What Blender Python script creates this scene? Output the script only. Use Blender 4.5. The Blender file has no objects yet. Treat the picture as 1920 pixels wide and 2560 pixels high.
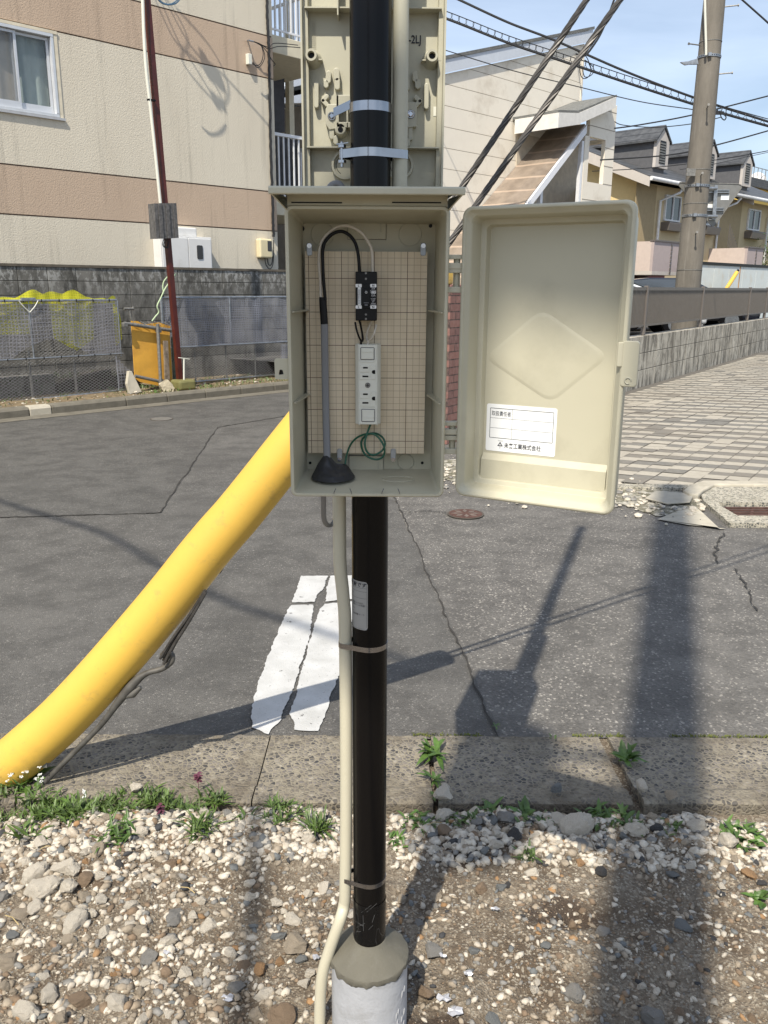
import bpy, bmesh, math, random
import numpy as np
from mathutils import Vector, Matrix
random.seed(7); rng=np.random.RandomState(11)
S=bpy.context.scene; COL=S.collection
R_=math.radians
# ---------------------------------------------------------------- camera
FPX=2100.0; TH=R_(15.0); ROLL=R_(.33); H=1.5
CF=Vector((0,math.cos(TH),-math.sin(TH))); U0=Vector((0,math.sin(TH),math.cos(TH))); R0=Vector((1,0,0))
CR=R0*math.cos(ROLL)+U0*math.sin(ROLL); CU=U0*math.cos(ROLL)-R0*math.sin(ROLL); CC=Vector((0,0,H))
cam=bpy.data.cameras.new("camera"); cam.sensor_fit='HORIZONTAL'; cam.sensor_width=36; cam.lens=FPX/1920*36
cam.clip_start=.05; cam.clip_end=800
co=bpy.data.objects.new("camera",cam); COL.objects.link(co)
co.matrix_world=Matrix(((CR.x,CU.x,-CF.x,CC.x),(CR.y,CU.y,-CF.y,CC.y),(CR.z,CU.z,-CF.z,CC.z),(0,0,0,1)))
S.camera=co
S.render.resolution_x=768; S.render.resolution_y=1024
# ---------------------------------------------------------------- light
EL=R_(53); SH=(.322,.947); K=.7536
w=bpy.data.worlds.new("World"); S.world=w; w.use_nodes=True
nt=w.node_tree; N=nt.nodes; bg=N['Background']
sky=N.new('ShaderNodeTexSky'); sky.sky_type='NISHITA'; sky.sun_disc=False
sky.sun_elevation=EL; sky.sun_rotation=math.atan2(-SH[0],-SH[1]); sky.air_density=1.0; sky.dust_density=1.2; sky.ozone_density=1.6
tc=N.new('ShaderNodeTexCoord'); mp=N.new('ShaderNodeMapping'); mp.inputs['Scale'].default_value=(1,1.6,5)
nz=N.new('ShaderNodeTexNoise'); nz.inputs['Scale'].default_value=1.6; nz.inputs['Detail'].default_value=7; nz.inputs['Distortion'].default_value=.6
rp=N.new('ShaderNodeValToRGB'); rp.color_ramp.elements[0].position=.22; rp.color_ramp.elements[1].position=.85
rp.color_ramp.elements[1].color=(.62,.62,.62,1)
mx=N.new('ShaderNodeMix'); mx.data_type='RGBA'; mx.inputs[7].default_value=(9.0,10.2,12.0,1)
nt.links.new(tc.outputs['Generated'],mp.inputs[0]); nt.links.new(mp.outputs[0],nz.inputs[0]); nt.links.new(nz.outputs[0],rp.inputs[0])
nt.links.new(rp.outputs[0],mx.inputs[0]); nt.links.new(sky.outputs[0],mx.inputs[6]); nt.links.new(mx.outputs[2],bg.inputs[0])
bg.inputs[1].default_value=.088
sl=bpy.data.lights.new("sun",'SUN'); sl.energy=4.1; sl.angle=R_(.53); sl.color=(1,.925,.80)
so=bpy.data.objects.new("sun",sl); COL.objects.link(so)
sd=Vector((SH[0]*math.cos(EL),SH[1]*math.cos(EL),-math.sin(EL)))
so.rotation_euler=sd.to_track_quat('-Z','Y').to_euler(); so.location=(-3,-8,12)
S.view_settings.view_transform='Standard'; S.view_settings.look='None'; S.view_settings.exposure=0.60; S.view_settings.gamma=1
S.render.engine='CYCLES'
# ---------------------------------------------------------------- helpers: pixels of the photo -> points on real planes
def ray(px,py): return CF+CR*((px-960)/FPX)-CU*((py-1280)/FPX)
def G(px,py,z=0.0):
    d=ray(px,py); t=(z-H)/d.z; return CC+d*t
def Y(px,py,y):
    d=ray(px,py); return CC+d*(y/d.y)
O=Vector((-4.414,9.58,0)); dL=Vector((.697,.717,0)).normalized(); nL=Vector((-dL.y,dL.x,0)); UP=Vector((0,0,1))
def W(a,b,z): return O+dL*a+nL*b+UP*z
def LA(px,py,b):
    d=ray(px,py); t=((O-CC).dot(nL)+b)/d.dot(nL); p=CC+d*t; return (p-O).dot(dL),p.z
def LP(px,py,b):
    a,z=LA(px,py,b); return W(a,b,z)
def PLN(px,py,p0,n):
    d=ray(px,py); return CC+d*((p0-CC).dot(n)/d.dot(n))
# ---------------------------------------------------------------- objects
OFF={}
def tag(o,label=None,cat=None,group=None,kind=None):
    if label: o['label']=label
    if cat: o['category']=cat
    if group: o['group']=group
    if kind: o['kind']=kind
    return o
def thing(name,loc,label,cat,group=None):
    o=bpy.data.objects.new(name,None); o.empty_display_size=.05; COL.objects.link(o); o.location=loc
    OFF[o.name]=Vector(loc); return tag(o,label,cat,group)
class MB:
    def __init__(s): s.v=[]; s.f=[]; s.m=[]; s.mi=0
    def add(s,vs,fs):
        n=len(s.v); s.v+= [tuple(p) for p in vs]; s.f+=[tuple(i+n for i in f) for f in fs]; s.m+=[s.mi]*len(fs); return s
    def quad(s,*p): return s.add(p,[tuple(range(len(p)))])
    def par(s,o,u,v,w):
        o,u,v,w=map(Vector,(o,u,v,w)); P=[o,o+u,o+u+v,o+v]; P+= [p+w for p in P]
        return s.add(P,[(3,2,1,0),(4,5,6,7),(0,1,5,4),(1,2,6,5),(2,3,7,6),(3,0,4,7)])
    def box(s,x0,x1,y0,y1,z0,z1): return s.par((x0,y0,z0),(x1-x0,0,0),(0,y1-y0,0),(0,0,z1-z0))
    def lb(s,a0,a1,b0,b1,z0,z1): return s.par(W(a0,b0,z0),dL*(a1-a0),nL*(b1-b0),UP*(z1-z0))
    def prism(s,pts,ext):
        pts=[Vector(p) for p in pts]; ext=Vector(ext); n=len(pts)
        fs=[tuple(range(n))[::-1],tuple(range(n,2*n))]+[(i,(i+1)%n,(i+1)%n+n,i+n) for i in range(n)]
        return s.add(pts+[p+ext for p in pts],fs)
    def loops(s,L_,close=True,cap0=False,cap1=False):
        n=len(L_[0]); vs=[p for l in L_ for p in l]; fs=[]
        for k in range(len(L_)-1):
            for i in range(n if close else n-1):
                j=(i+1)%n; fs.append((k*n+i,k*n+j,(k+1)*n+j,(k+1)*n+i))
        if cap0: fs.append(tuple(range(n))[::-1])
        if cap1: fs.append(tuple((len(L_)-1)*n+i for i in range(n)))
        return s.add(vs,fs)
    def tube(s,pts,r,n=12,cap=True,sx=1.0,side=None):
        pts=[Vector(p) for p in pts]; rs=r if isinstance(r,(list,tuple)) else [r]*len(pts); L_=[]; prev=None
        for i,p in enumerate(pts):
            t=(pts[min(i+1,len(pts)-1)]-pts[max(i-1,0)]).normalized()
            if prev is None:
                a=Vector(side) if side is not None else (UP if abs(t.z)<.9 else Vector((1,0,0)))
                a=(a-t*a.dot(t)).normalized()
            else: a=(prev-t*prev.dot(t)).normalized()
            prev=a; b=t.cross(a)
            L_.append([p+(a*math.cos(2*math.pi*k/n)*sx+b*math.sin(2*math.pi*k/n))*rs[i] for k in range(n)])
        return s.loops(L_,True,cap,cap)
    def cyl(s,c,axis,r,h,n=24,r2=None):
        c=Vector(c); ax=Vector(axis).normalized(); return s.tube([c,c+ax*h],[r,r if r2 is None else r2],n)
    def build(s,name,mat,parent=None,smooth=False,bev=0,origin=None,recalc=True,bseg=2):
        me=bpy.data.meshes.new(name)
        if parent is not None: off=OFF[parent.name]
        else:
            if origin is not None: off=Vector(origin)
            else:
                a=np.array(s.v); off=Vector(((a[:,0].min()+a[:,0].max())/2,(a[:,1].min()+a[:,1].max())/2,a[:,2].min()))
        me.from_pydata([(x-off.x,y-off.y,z-off.z) for x,y,z in s.v],[],s.f)
        mats=mat if isinstance(mat,(list,tuple)) else [mat]
        for m in mats: me.materials.append(m)
        if len(mats)>1: me.polygons.foreach_set('material_index',s.m)
        if recalc:
            b=bmesh.new(); b.from_mesh(me); bmesh.ops.recalc_face_normals(b,faces=b.faces); b.to_mesh(me); b.free()
        if smooth:
            me.polygons.foreach_set('use_smooth',[True]*len(me.polygons))
            try: me.set_sharp_from_angle(angle=R_(38))
            except Exception: pass
        me.update()
        o=bpy.data.objects.new(name,me); COL.objects.link(o)
        if parent is not None: o.parent=parent; OFF[o.name]=off
        else: o.location=off; OFF[o.name]=off
        if parent is not None and parent.type=='MESH' : o.location=(0,0,0)
        if bev:
            md=o.modifiers.new('bevel','BEVEL'); md.width=bev; md.segments=bseg; md.limit_method='ANGLE'; md.angle_limit=R_(40)
            md.harden_normals=False
        return o
def rr(cx,cz,w,h,r,seg=5):
    P=[]
    for (sx,sz,a0) in ((1,1,0),(-1,1,90),(-1,-1,180),(1,-1,270)):
        for k in range(seg+1):
            a=R_(a0+90*k/seg); P.append((cx+sx*(w/2-r)+r*math.cos(a),cz+sz*(h/2-r)+r*math.sin(a)))
    return P
def smooth_path(pts,n=6):
    pts=[Vector(p) for p in pts]; out=[]
    for i in range(len(pts)-1):
        p0=pts[max(i-1,0)];p1=pts[i];p2=pts[i+1];p3=pts[min(i+2,len(pts)-1)]
        for k in range(n):
            t=k/n; out.append(.5*((2*p1)+(p2-p0)*t+(2*p0-5*p1+4*p2-p3)*t*t+(3*p1-p0-3*p2+p3)*t**3))
    out.append(pts[-1]); return out
# ---------------------------------------------------------------- materials
class NB:
    def __init__(s,name):
        s.m=bpy.data.materials.new(name); s.m.use_nodes=True; s.t=s.m.node_tree; s.n=s.t.nodes; s.b=s.n['Principled BSDF']
        s.tc=s.n.new('ShaderNodeTexCoord').outputs['Object']
    def ln(s,a,b): s.t.links.new(a,b)
    def put(s,i,v):
        if isinstance(v,(int,float)): i.default_value=v
        elif isinstance(v,tuple): i.default_value=v if len(v)==len(i.default_value) else (*v,1)[:len(i.default_value)]
        else: s.ln(v,i)
    def map(s,sc=(1,1,1),rot=(0,0,0),loc=(0,0,0),src=None):
        q=s.n.new('ShaderNodeMapping'); q.inputs['Scale'].default_value=sc; q.inputs['Rotation'].default_value=rot; q.inputs['Location'].default_value=loc
        s.ln(src or s.tc,q.inputs[0]); return q.outputs[0]
    def noise(s,scale,detail=4,rough=.55,src=None,dist=0):
        q=s.n.new('ShaderNodeTexNoise'); q.inputs['Scale'].default_value=scale; q.inputs['Detail'].default_value=detail; q.inputs['Roughness'].default_value=rough; q.inputs['Distortion'].default_value=dist
        s.ln(src or s.tc,q.inputs[0]); return q.outputs[0]
    def vor(s,scale,feat='F1',out='Distance',src=None,rnd=1):
        q=s.n.new('ShaderNodeTexVoronoi'); q.feature=feat; q.inputs['Scale'].default_value=scale; q.inputs['Randomness'].default_value=rnd
        s.ln(src or s.tc,q.inputs[0]); return q.outputs[out]
    def ramp(s,f,*st):
        q=s.n.new('ShaderNodeValToRGB'); e=q.color_ramp.elements
        while len(e)<len(st): e.new(.5)
        for i,(p,c) in enumerate(st):
            e[i].position=p; e[i].color=(c,c,c,1) if isinstance(c,(int,float)) else (*c,1)
        s.ln(f,q.inputs[0]); return q.outputs[0]
    def mix(s,f,a,b,mode='MIX'):
        q=s.n.new('ShaderNodeMix'); q.data_type='RGBA'; q.blend_type=mode
        s.put(q.inputs[0],f); s.put(q.inputs[6],a); s.put(q.inputs[7],b); return q.outputs[2]
    def math(s,op,a,b=0.0,c=None):
        q=s.n.new('ShaderNodeMath'); q.operation=op; s.put(q.inputs[0],a); s.put(q.inputs[1],b)
        if c is not None: s.put(q.inputs[2],c)
        return q.outputs[0]
    def xyz(s,src=None):
        q=s.n.new('ShaderNodeSeparateXYZ'); s.ln(src or s.tc,q.inputs[0]); return q.outputs
    def bump(s,h,d=.002,st=1):
        q=s.n.new('ShaderNodeBump'); q.inputs['Distance'].default_value=d; q.inputs['Strength'].default_value=st; s.ln(h,q.inputs['Height'])
        if s.b.inputs['Normal'].links: s.ln(s.b.inputs['Normal'].links[0].from_socket,q.inputs['Normal'])
        s.ln(q.outputs[0],s.b.inputs['Normal']); return q
    def out(s,col,rough=.6,metal=0,spec=None):
        s.put(s.b.inputs['Base Color'],col); s.put(s.b.inputs['Roughness'],rough); s.b.inputs['Metallic'].default_value=metal
        if spec is not None: s.b.inputs['Specular IOR Level'].default_value=spec
        return s.m
def plain(name,c,rough=.5,metal=0,var=.12,sc=8,bsc=0,bd=.0005,spec=None,dirt=None,dsc=3):
    q=NB(name); d=tuple(x*(1-var) for x in c); e=tuple(min(1,x*(1+var)) for x in c)
    col=q.mix(q.ramp(q.noise(sc,5),(.3,0.),(.7,1.)),d,e)
    if dirt: col=q.mix(q.ramp(q.noise(dsc,7,.65),(.52,0.),(.75,.8)),col,dirt)
    m=q.out(col,q.ramp(q.noise(sc*3,3),(.2,max(0,rough-.06)),(.8,min(1,rough+.06))),metal,spec)
    if bsc: q.bump(q.noise(bsc,4),bd)
    return m
M={}
M['beige']=plain('beige_plastic',(.47,.445,.335),.40,var=.03,sc=5,bsc=900,bd=.00008,dirt=(.37,.345,.255),dsc=7)
M['beige2']=plain('beige_plastic_panel',(.42,.405,.315),.45,var=.03,sc=6,bsc=700,bd=.0001,dirt=(.3,.28,.21),dsc=12)
M['cream']=plain('cream_conduit',(.52,.485,.37),.38,var=.03,sc=5)
M['offwhite']=plain('offwhite_plastic',(.66,.66,.58),.35,var=.02)
M['black']=plain('black_steel',(.011,.010,.010),.3,var=.2,sc=14)
q=NB('black_steel_pole'); s1=q.noise(60,3,.5,q.map((8,8,.35)))
M['pole']=q.out((.0045,.004,.004),q.ramp(s1,(.3,.22),(.7,.27)),0,.2)
q=NB('black_tape'); s1=q.noise(40,6,.7,q.map((1,1,.5),(0,.6,.3)))
s2=q.math('LESS_THAN',q.math('ABSOLUTE',q.math('SUBTRACT',q.noise(26,2,.5,q.map((1,1,.3),(.3,.9,0))),.5)),.004)
M['tape']=q.out(q.mix(q.math('MULTIPLY',s2,.25),(.004,.004,.0045),(.12,.12,.12)),q.ramp(s1,(.3,.12),(.7,.32)),0,.3)
M['plasticblack']=plain('black_plastic',(.005,.005,.006),.35,var=.1,spec=.22)
M['steel']=plain('stainless_steel',(.36,.36,.38),.16,1,var=.08,sc=30)
M['galv']=plain('galvanised_steel',(.34,.36,.38),.42,.85,var=.25,sc=22)
M['galvdull']=plain('dull_galvanised_steel',(.22,.215,.2),.55,.55,var=.3,sc=30)
M['yellowp']=plain('yellow_plastic',(.70,.45,.075),.42,var=.03,sc=3,dirt=(.60,.37,.07),dsc=5)
M['wire']=plain('guy_strand',(.085,.08,.075),.5,.6,var=.3,sc=60)
M['cable']=plain('black_cable',(.013,.013,.014),.5)
M['grey_cable']=plain('grey_cable',(.20,.205,.215),.45,var=.05)
M['wirewhite']=plain('white_wire',(.55,.5,.42),.4,var=.04)
M['green_wire']=plain('green_wire',(.008,.085,.045),.35,var=.1)
M['putty']=plain('duct_putty',(.028,.03,.034),.45,var=.2,sc=25,bsc=70,bd=.001)
M['paper']=plain('white_paper_label',(.78,.79,.78),.35,var=.01)
M['silver']=plain('silver_sticker',(.34,.34,.33),.4,.2,var=.05)
M['ink']=plain('black_ink',(.012,.012,.02),.6)
M['inkwhite']=plain('white_ink',(.6,.6,.6),.6)
M['graphite']=plain('thin_grey_ink',(.12,.12,.13),.6)
M['pvc']=plain('grey_sleeve',(.40,.41,.43),.5,var=.06,sc=7,bsc=40,bd=.002,dirt=(.27,.27,.27),dsc=16)
M['mortar']=plain('mortar',(.115,.107,.083),.85,var=.1,sc=14,bsc=300,bd=.0008,dirt=(.15,.142,.118),dsc=22)
# grid board: sheet ruled every 10 mm with a heavier line every 50 mm
q=NB('ruled_plywood'); x,y,z=q.xyz()
def ruled(c,o,per,wd): return q.math('LESS_THAN',q.math('PINGPONG',q.math('ADD',c,o+10*per*7),per/2),wd)
RUL=(0,0)
M['_rule']=(q,x,z,ruled)
def asphalt(name,base,lt,scale=1.0,chips=.5,dark=.5):
    q=NB(name); v=q.vor(150*scale,'F1','Color'); d=q.vor(150*scale); e=q.xyz(v)
    c=q.mix(q.ramp(e[0],(.0,0.),(1.,1.)),tuple(b*.62 for b in base),tuple(b*1.35 for b in base))
    c=q.mix(q.ramp(e[1],(1-.10*chips,0.),(1-.05*chips,1.)),c,lt)
    c=q.mix(q.math('MULTIPLY',q.ramp(q.vor(60*scale,'F1','Distance'),(.10,1.),(.2,0.)),dark*.8),c,tuple(b*.35 for b in base))
    c=q.mix(q.ramp(q.vor(27*scale,'F1','Distance'),(.05,1.),(.1,0.)),c,tuple(min(1,l*1.2) for l in lt))
    big=q.noise(1.0,7,.68); c=q.mix(q.ramp(big,(.35,0.),(.7,.6)),c,tuple(b*1.5 for b in base))
    c=q.mix(q.ramp(q.noise(4,6,.7),(.38,.6),(.55,0.)),c,tuple(b*.62 for b in base)); c=q.mix(q.ramp(q.noise(.55,4,.7,None,.8),(.55,0.),(.62,.35)),c,tuple(b*.7 for b in base))
    m=q.out(c,.8); q.bump(d,.0045,.9); q.bump(q.noise(500,3),.0012,.6); q.bump(q.noise(7,5,.6),.006,.5); return m
M['road']=asphalt('worn_asphalt',(.108,.102,.093),(.37,.345,.305),.8,.9,.8)
M['road2']=asphalt('smoother_asphalt',(.093,.089,.082),(.27,.255,.23),1.15,.6,.4)
M['road3']=asphalt('old_asphalt',(.080,.077,.071),(.22,.21,.19),1.0,.5,.5)
q=NB('exposed_aggregate'); v=q.vor(68,'F1','Color'); d=q.vor(68,'DISTANCE_TO_EDGE'); e=q.xyz(v)
st=q.mix(q.ramp(e[0],(.15,0.),(.9,1.)),(.045,.045,.047),(.19,.17,.15)); st=q.mix(q.ramp(e[1],(.85,0.),(.9,1.)),st,(.30,.27,.22))
dd=q.math('ADD',d,q.math('MULTIPLY',q.math('SUBTRACT',q.noise(120,3),.5),.22))
c=q.mix(q.ramp(dd,(.08,0.),(.16,1.)),(.25,.22,.165),st); c=q.mix(q.ramp(q.noise(3,7,.75),(.42,0.),(.60,.8)),c,(.12,.10,.072)); c=q.mix(q.ramp(q.noise(11,6,.7),(.52,0.),(.66,.6)),c,(.28,.25,.19))
M['aggr']=q.out(c,.85); q.bump(q.ramp(dd,(.02,0.),(.25,1.)),.0022,.8); q.bump(q.noise(200,4),.002)
q=NB('light_aggregate'); v=q.vor(60,'F1','Color'); e=q.xyz(v); d=q.vor(60,'DISTANCE_TO_EDGE')
c=q.mix(q.ramp(d,(.05,0.),(.14,1.)),(.42,.38,.3),q.mix(q.ramp(e[0],(.3,0.),(.9,1.)),(.1,.1,.09),(.42,.4,.33)))
M['aggr2']=q.out(q.mix(q.ramp(q.noise(6,5),(.5,0.),(.7,.5)),c,(.14,.13,.09)),.85); q.bump(d,.004)
M['conc']=plain('pale_concrete',(.42,.385,.31),.85,var=.12,sc=9,bsc=160,bd=.002,dirt=(.26,.235,.18),dsc=5)
M['kerb']=plain('old_kerb_concrete',(.14,.127,.10),.88,var=.2,sc=10,bsc=120,bd=.003,dirt=(.085,.075,.055),dsc=4)
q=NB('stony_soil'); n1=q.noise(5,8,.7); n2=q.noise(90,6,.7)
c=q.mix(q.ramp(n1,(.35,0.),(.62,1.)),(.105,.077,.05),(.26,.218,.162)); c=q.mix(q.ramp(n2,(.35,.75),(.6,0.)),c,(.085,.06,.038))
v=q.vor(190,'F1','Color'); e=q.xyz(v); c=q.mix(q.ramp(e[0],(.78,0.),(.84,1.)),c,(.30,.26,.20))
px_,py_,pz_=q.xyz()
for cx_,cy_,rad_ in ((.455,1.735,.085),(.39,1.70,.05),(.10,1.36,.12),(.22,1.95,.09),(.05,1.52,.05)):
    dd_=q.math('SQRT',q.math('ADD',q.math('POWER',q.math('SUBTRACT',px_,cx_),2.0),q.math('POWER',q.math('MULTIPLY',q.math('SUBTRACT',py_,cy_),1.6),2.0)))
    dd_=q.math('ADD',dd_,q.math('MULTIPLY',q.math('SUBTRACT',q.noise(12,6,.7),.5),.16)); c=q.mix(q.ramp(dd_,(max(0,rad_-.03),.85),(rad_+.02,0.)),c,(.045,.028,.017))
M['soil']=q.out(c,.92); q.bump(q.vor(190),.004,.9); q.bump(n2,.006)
M['verge']=plain('verge_soil',(.20,.15,.085),.95,var=.35,sc=9,bsc=60,bd=.02,dirt=(.09,.105,.04),dsc=2.2)
def stone(name,c,dark=None):
    q=NB(name); oi=q.n.new('ShaderNodeObjectInfo'); dark=dark or tuple(x*.55 for x in c)
    mp=q.n.new('ShaderNodeVectorMath'); mp.operation='ADD'; q.ln(q.tc,mp.inputs[0]); q.ln(oi.outputs['Location'],mp.inputs[1])
    n=q.noise(38,7,.7,mp.outputs[0]); cc=q.mix(q.ramp(n,(.32,0.),(.6,1.)),dark,c)
    cc=q.mix(q.ramp(q.noise(16,4,.6,mp.outputs[0]),(.55,0.),(.75,.6)),cc,(.26,.19,.12))
    m=q.out(cc,.88); q.bump(q.noise(170,6,.7,mp.outputs[0]),.0028); return m
M['st0']=stone('chalky_stone',(.60,.55,.46),(.36,.31,.245)); M['st1']=stone('tan_stone',(.36,.30,.225)); M['st2']=stone('grey_stone',(.25,.24,.22))
M['st3']=stone('bluish_stone',(.17,.178,.175),(.1,.105,.105)); M['st4']=stone('orange_stone',(.34,.20,.095)); M['st5']=stone('dark_stone',(.05,.05,.052),(.02,.02,.02))
M['st6']=stone('brown_stone',(.24,.17,.11))
M['leaf']=plain('weed_leaf',(.06,.115,.02),.5,var=.5,sc=30); M['leaf2']=plain('grass_blade',(.07,.115,.024),.5,var=.55,sc=45)
M['petal']=plain('white_petal',(.8,.8,.78),.6); M['purple']=plain('purple_leaf',(.12,.035,.06),.6,var=.3)

q=NB('yellow_guard_plastic'); g1=q.noise(3,6,.7); sc_=q.noise(30,5,.7,q.map((1,.2,1),(0,.9,0)))
c=q.mix(q.ramp(g1,(.35,0.),(.7,1.)),(.70,.445,.075),(.62,.39,.07)); c=q.mix(q.ramp(sc_,(.64,0.),(.70,.55)),c,(.42,.27,.07)); c=q.mix(q.ramp(q.noise(9,7,.75),(.60,0.),(.72,.5)),c,(.36,.24,.09))
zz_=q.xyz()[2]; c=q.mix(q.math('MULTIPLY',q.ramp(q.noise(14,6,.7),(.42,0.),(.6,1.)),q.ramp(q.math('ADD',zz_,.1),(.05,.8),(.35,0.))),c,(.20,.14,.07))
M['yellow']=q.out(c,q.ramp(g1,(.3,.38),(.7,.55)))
M['stonefine']=None
# ================================================================ THE GROUND AND ROADS
def struct(name,mb,mat,**k): return tag(mb.build(name,mat,**k),kind='structure')
mb=MB(); mb.quad((-300,-300,-.12),(300,-300,-.12),(300,400,-.12),(-300,400,-.12)); struct('terrain',mb,M['verge'])
mb=MB()
EDGE=[(-60,2.6),(60,2.6),(60,200),(-60,200)]
mb.quad(*[(x,y,0.0) for x,y in EDGE]); struct('road',mb,M['road'],origin=(0,0,0))
# finer asphalt left of the long joint
J0=G(1246,1850); J1=G(990,1252)
jd=(J1-J0).normalized(); J2=J0+jd*9
def jag(a,b,n,amp,z=None):
    a=Vector(a); b=Vector(b); d=(b-a).normalized(); s=Vector((-d.y,d.x,0)); o=[]
    w_=0
    for i in range(n+1):
        w_=w_*.6+random.uniform(-amp,amp)
        p=a.lerp(b,i/n)+s*(w_ if 0<i<n else 0); o.append(Vector((p.x,p.y,p.z if z is None else z)))
    return o
def cleanp(mb,pts): mb.f.append(tuple(range(len(mb.v),len(mb.v)+len(pts)))); mb.v+=[tuple(p) for p in pts]; mb.m.append(mb.mi)
jl=jag(J0,J2,60,.012,.003)
mb=MB(); cleanp(mb,jl+[Vector((-9,J2.y,.003)),Vector((-9,2.6,.003))])
struct('asphalt_patch',mb,M['road2'],origin=(0,0,0))
pa=[G(*p) for p in ((0,1296),(401,1284),(543,1070),(722,1040),(722,1024))]
kR=W(4.3,-.25,0); kL=W(-2.5,-.25,0)
mb=MB(); cleanp(mb,[Vector((p.x,p.y,.006)) for p in [pa[0]-Vector((3,-.35,0))]+pa[:4]+[kR,kL]]); struct('asphalt_patch',mb,M['road3'],origin=(0,0,0))
M['crack']=plain('dark_crack',(.035,.032,.028),.95)
def crack(pts,w,n=40,amp=.01,z=.009,name='road_crack'):
    mb=MB()
    for a,b in zip(pts[:-1],pts[1:]):
        P=jag(a,b,n,amp,z); d=(Vector(b)-Vector(a)).normalized(); s=Vector((-d.y,d.x,0))
        ws=[w*random.uniform(.3,1.5) for _ in P]
        Lf=[p+s*q for p,q in zip(P,ws)]; Rt=[p-s*q for p,q in zip(P,ws)]
        for i in range(len(P)-1): mb.quad(Lf[i],Lf[i+1],Rt[i+1],Rt[i])
    return struct(name,mb,M['crack'])
crack([J0,J0.lerp(J2,.45)],.0038,130,.006)
crack([pa[0],pa[1],pa[2],pa[3]],.0045,60,.008)
crack([G(1005,1283),G(1075,1278),G(1120,1284)],.004,24,.01)
crack([G(1808,1335),G(1785,1370),G(1795,1412)],.006,12,.012); crack([G(1836,1425),G(1868,1475),G(1893,1530)],.0045,12,.010)
# white paint
q=NB('worn_white_paint'); n1=q.noise(26,7,.7); n4=q.noise(5,4,.6); f=q.ramp(q.math('ADD',n1,q.math('MULTIPLY',q.math('SUBTRACT',n4,.5),.35)),(.66,0.),(.68,1.))
c=q.mix(q.ramp(q.noise(9,5),(.35,0.),(.7,.8)),(.52,.52,.51),(.38,.38,.365)); c=q.mix(f,c,(.10,.095,.09))
n3=q.noise(150,2,.5); c=q.mix(q.ramp(n3,(.70,0.),(.72,1.)),c,(.14,.135,.13)); M['paint']=q.out(c,.6); q.bump(q.noise(160,5),.002)
def paintpoly(px,amp=.006):
    P=[G(x,y,.0085) for x,y in px]; out=[]
    for i in range(len(P)):
        a=P[i]; b=P[(i+1)%len(P)]; n=max(2,int((b-a).length/.014)); out+=jag(a,b,n,amp*.6,.0085)[:-1]
    c=sum(P,Vector())/len(P)
    mb=MB(); cleanp(mb,out); return mb
def zb1(x,y): return (x*.5787,1280+y*.5787)
q1=[(1300,275),(1415,275),(1398,330),(1374,352),(1358,388),(1262,390),(1275,350)]
q2=[(1258,402),(1352,398),(1354,430),(1335,540),(1306,640),(1272,745),(1254,790),(1230,840),(1208,905),(1160,960),(1088,930),(1084,890),(1090,830),(1112,750),(1150,640),(1200,520),(1240,430)]
q3=[(1428,275),(1555,275),(1540,372),(1404,386),(1410,330)]
q4=[(1402,396),(1536,384),(1510,520),(1470,690),(1436,770),(1415,850),(1395,895),(1375,945),(1272,940),(1268,900),(1250,872),(1278,800),(1288,745),(1330,580),(1350,520),(1380,420)]
for i,qq in enumerate((q1,q2,q3,q4)):
    struct('road_marking',paintpoly([zb1(*p) for p in qq]),M['paint'],origin=(0,0,0))
# mortar / rubble seam on the far side and the crossover concrete
# ---- gutter slabs in front
JX=[-2.42,-1.80,-1.18,-.48,.152,.80,1.42,2.04,2.7]
JX=[-3.1,-2.4,-1.72,-1.08,-.385,.158,.742,1.36,1.98,2.6]
for i in range(len(JX)-1):
    mb=MB(); x0=JX[i]+(.008 if i in (5,) else .002); x1=JX[i+1]-(.008 if i in (4,) else .002); n=26
    if i==6: x0+=.03
    rows=[]
    def edge(y,z,am,sd): 
        r_=random.Random(sd*77+i); return [Vector((x0+(x1-x0)*k/n,y+r_.uniform(-am,am),z)) for k in range(n+1)]
    ne=2.155+i*.003
    fe=[Vector((x0+(x1-x0)*k/n,2.595,.006)) for k in range(n+1)]
    prof=[[Vector((p.x,p.y,-.1)) for p in fe],fe,edge(2.585,.012,.006,1),edge(2.36,.014,.0,2),edge(2.27,.020,.004,3),edge(2.245,.034,.006,4),edge(ne+.01,.036,.007,5),[Vector((x0+(x1-x0)*k/n,ne,.03)) for k in range(n+1)],[Vector((x0+(x1-x0)*k/n,ne,-.1)) for k in range(n+1)]]
    mb.loops(prof,close=False)
    mb.f.append(tuple(k*(n+1) for k in range(len(prof)))); mb.m.append(0); mb.f.append(tuple(k*(n+1)+n for k in range(len(prof)))[::-1]); mb.m.append(0)
    struct('gutter_slab',mb,M['aggr'])
# ---- gravel ground
def gz(x,y):
    z=.018+.012*math.sin(x*2.3+y*1.1)+.010*math.sin(x*5.1-y*4.3+1)+.006*math.sin(x*11+2*y)+.005*math.sin(y*13-x*3)
    e=max(0,1-(abs(y-2.03)/.16)**2); z+=.02*e
    if y>2.1: z-=(y-2.1)*.7
    dx,dy=x-.47,y-1.72; z-=.03*math.exp(-(dx*dx/.012+dy*dy/.004))
    return z
from mathutils import noise as mn
nx,ny=300,190; X0,X1,Y0,Y1=-1.7,1.9,.75,2.19
vs=[];fs=[]
for j in range(ny+1):
    for i in range(nx+1):
        x=X0+(X1-X0)*i/nx; y=Y0+(Y1-Y0)*j/ny
        z=gz(x,y)+.012*mn.fractal(Vector((x*14,y*14,3)),.8,2.1,4)
        vs.append((x,y,z))
for j in range(ny):
    for i in range(nx):
        a=j*(nx+1)+i; fs.append((a,a+1,a+nx+2,a+nx+1))
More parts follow.
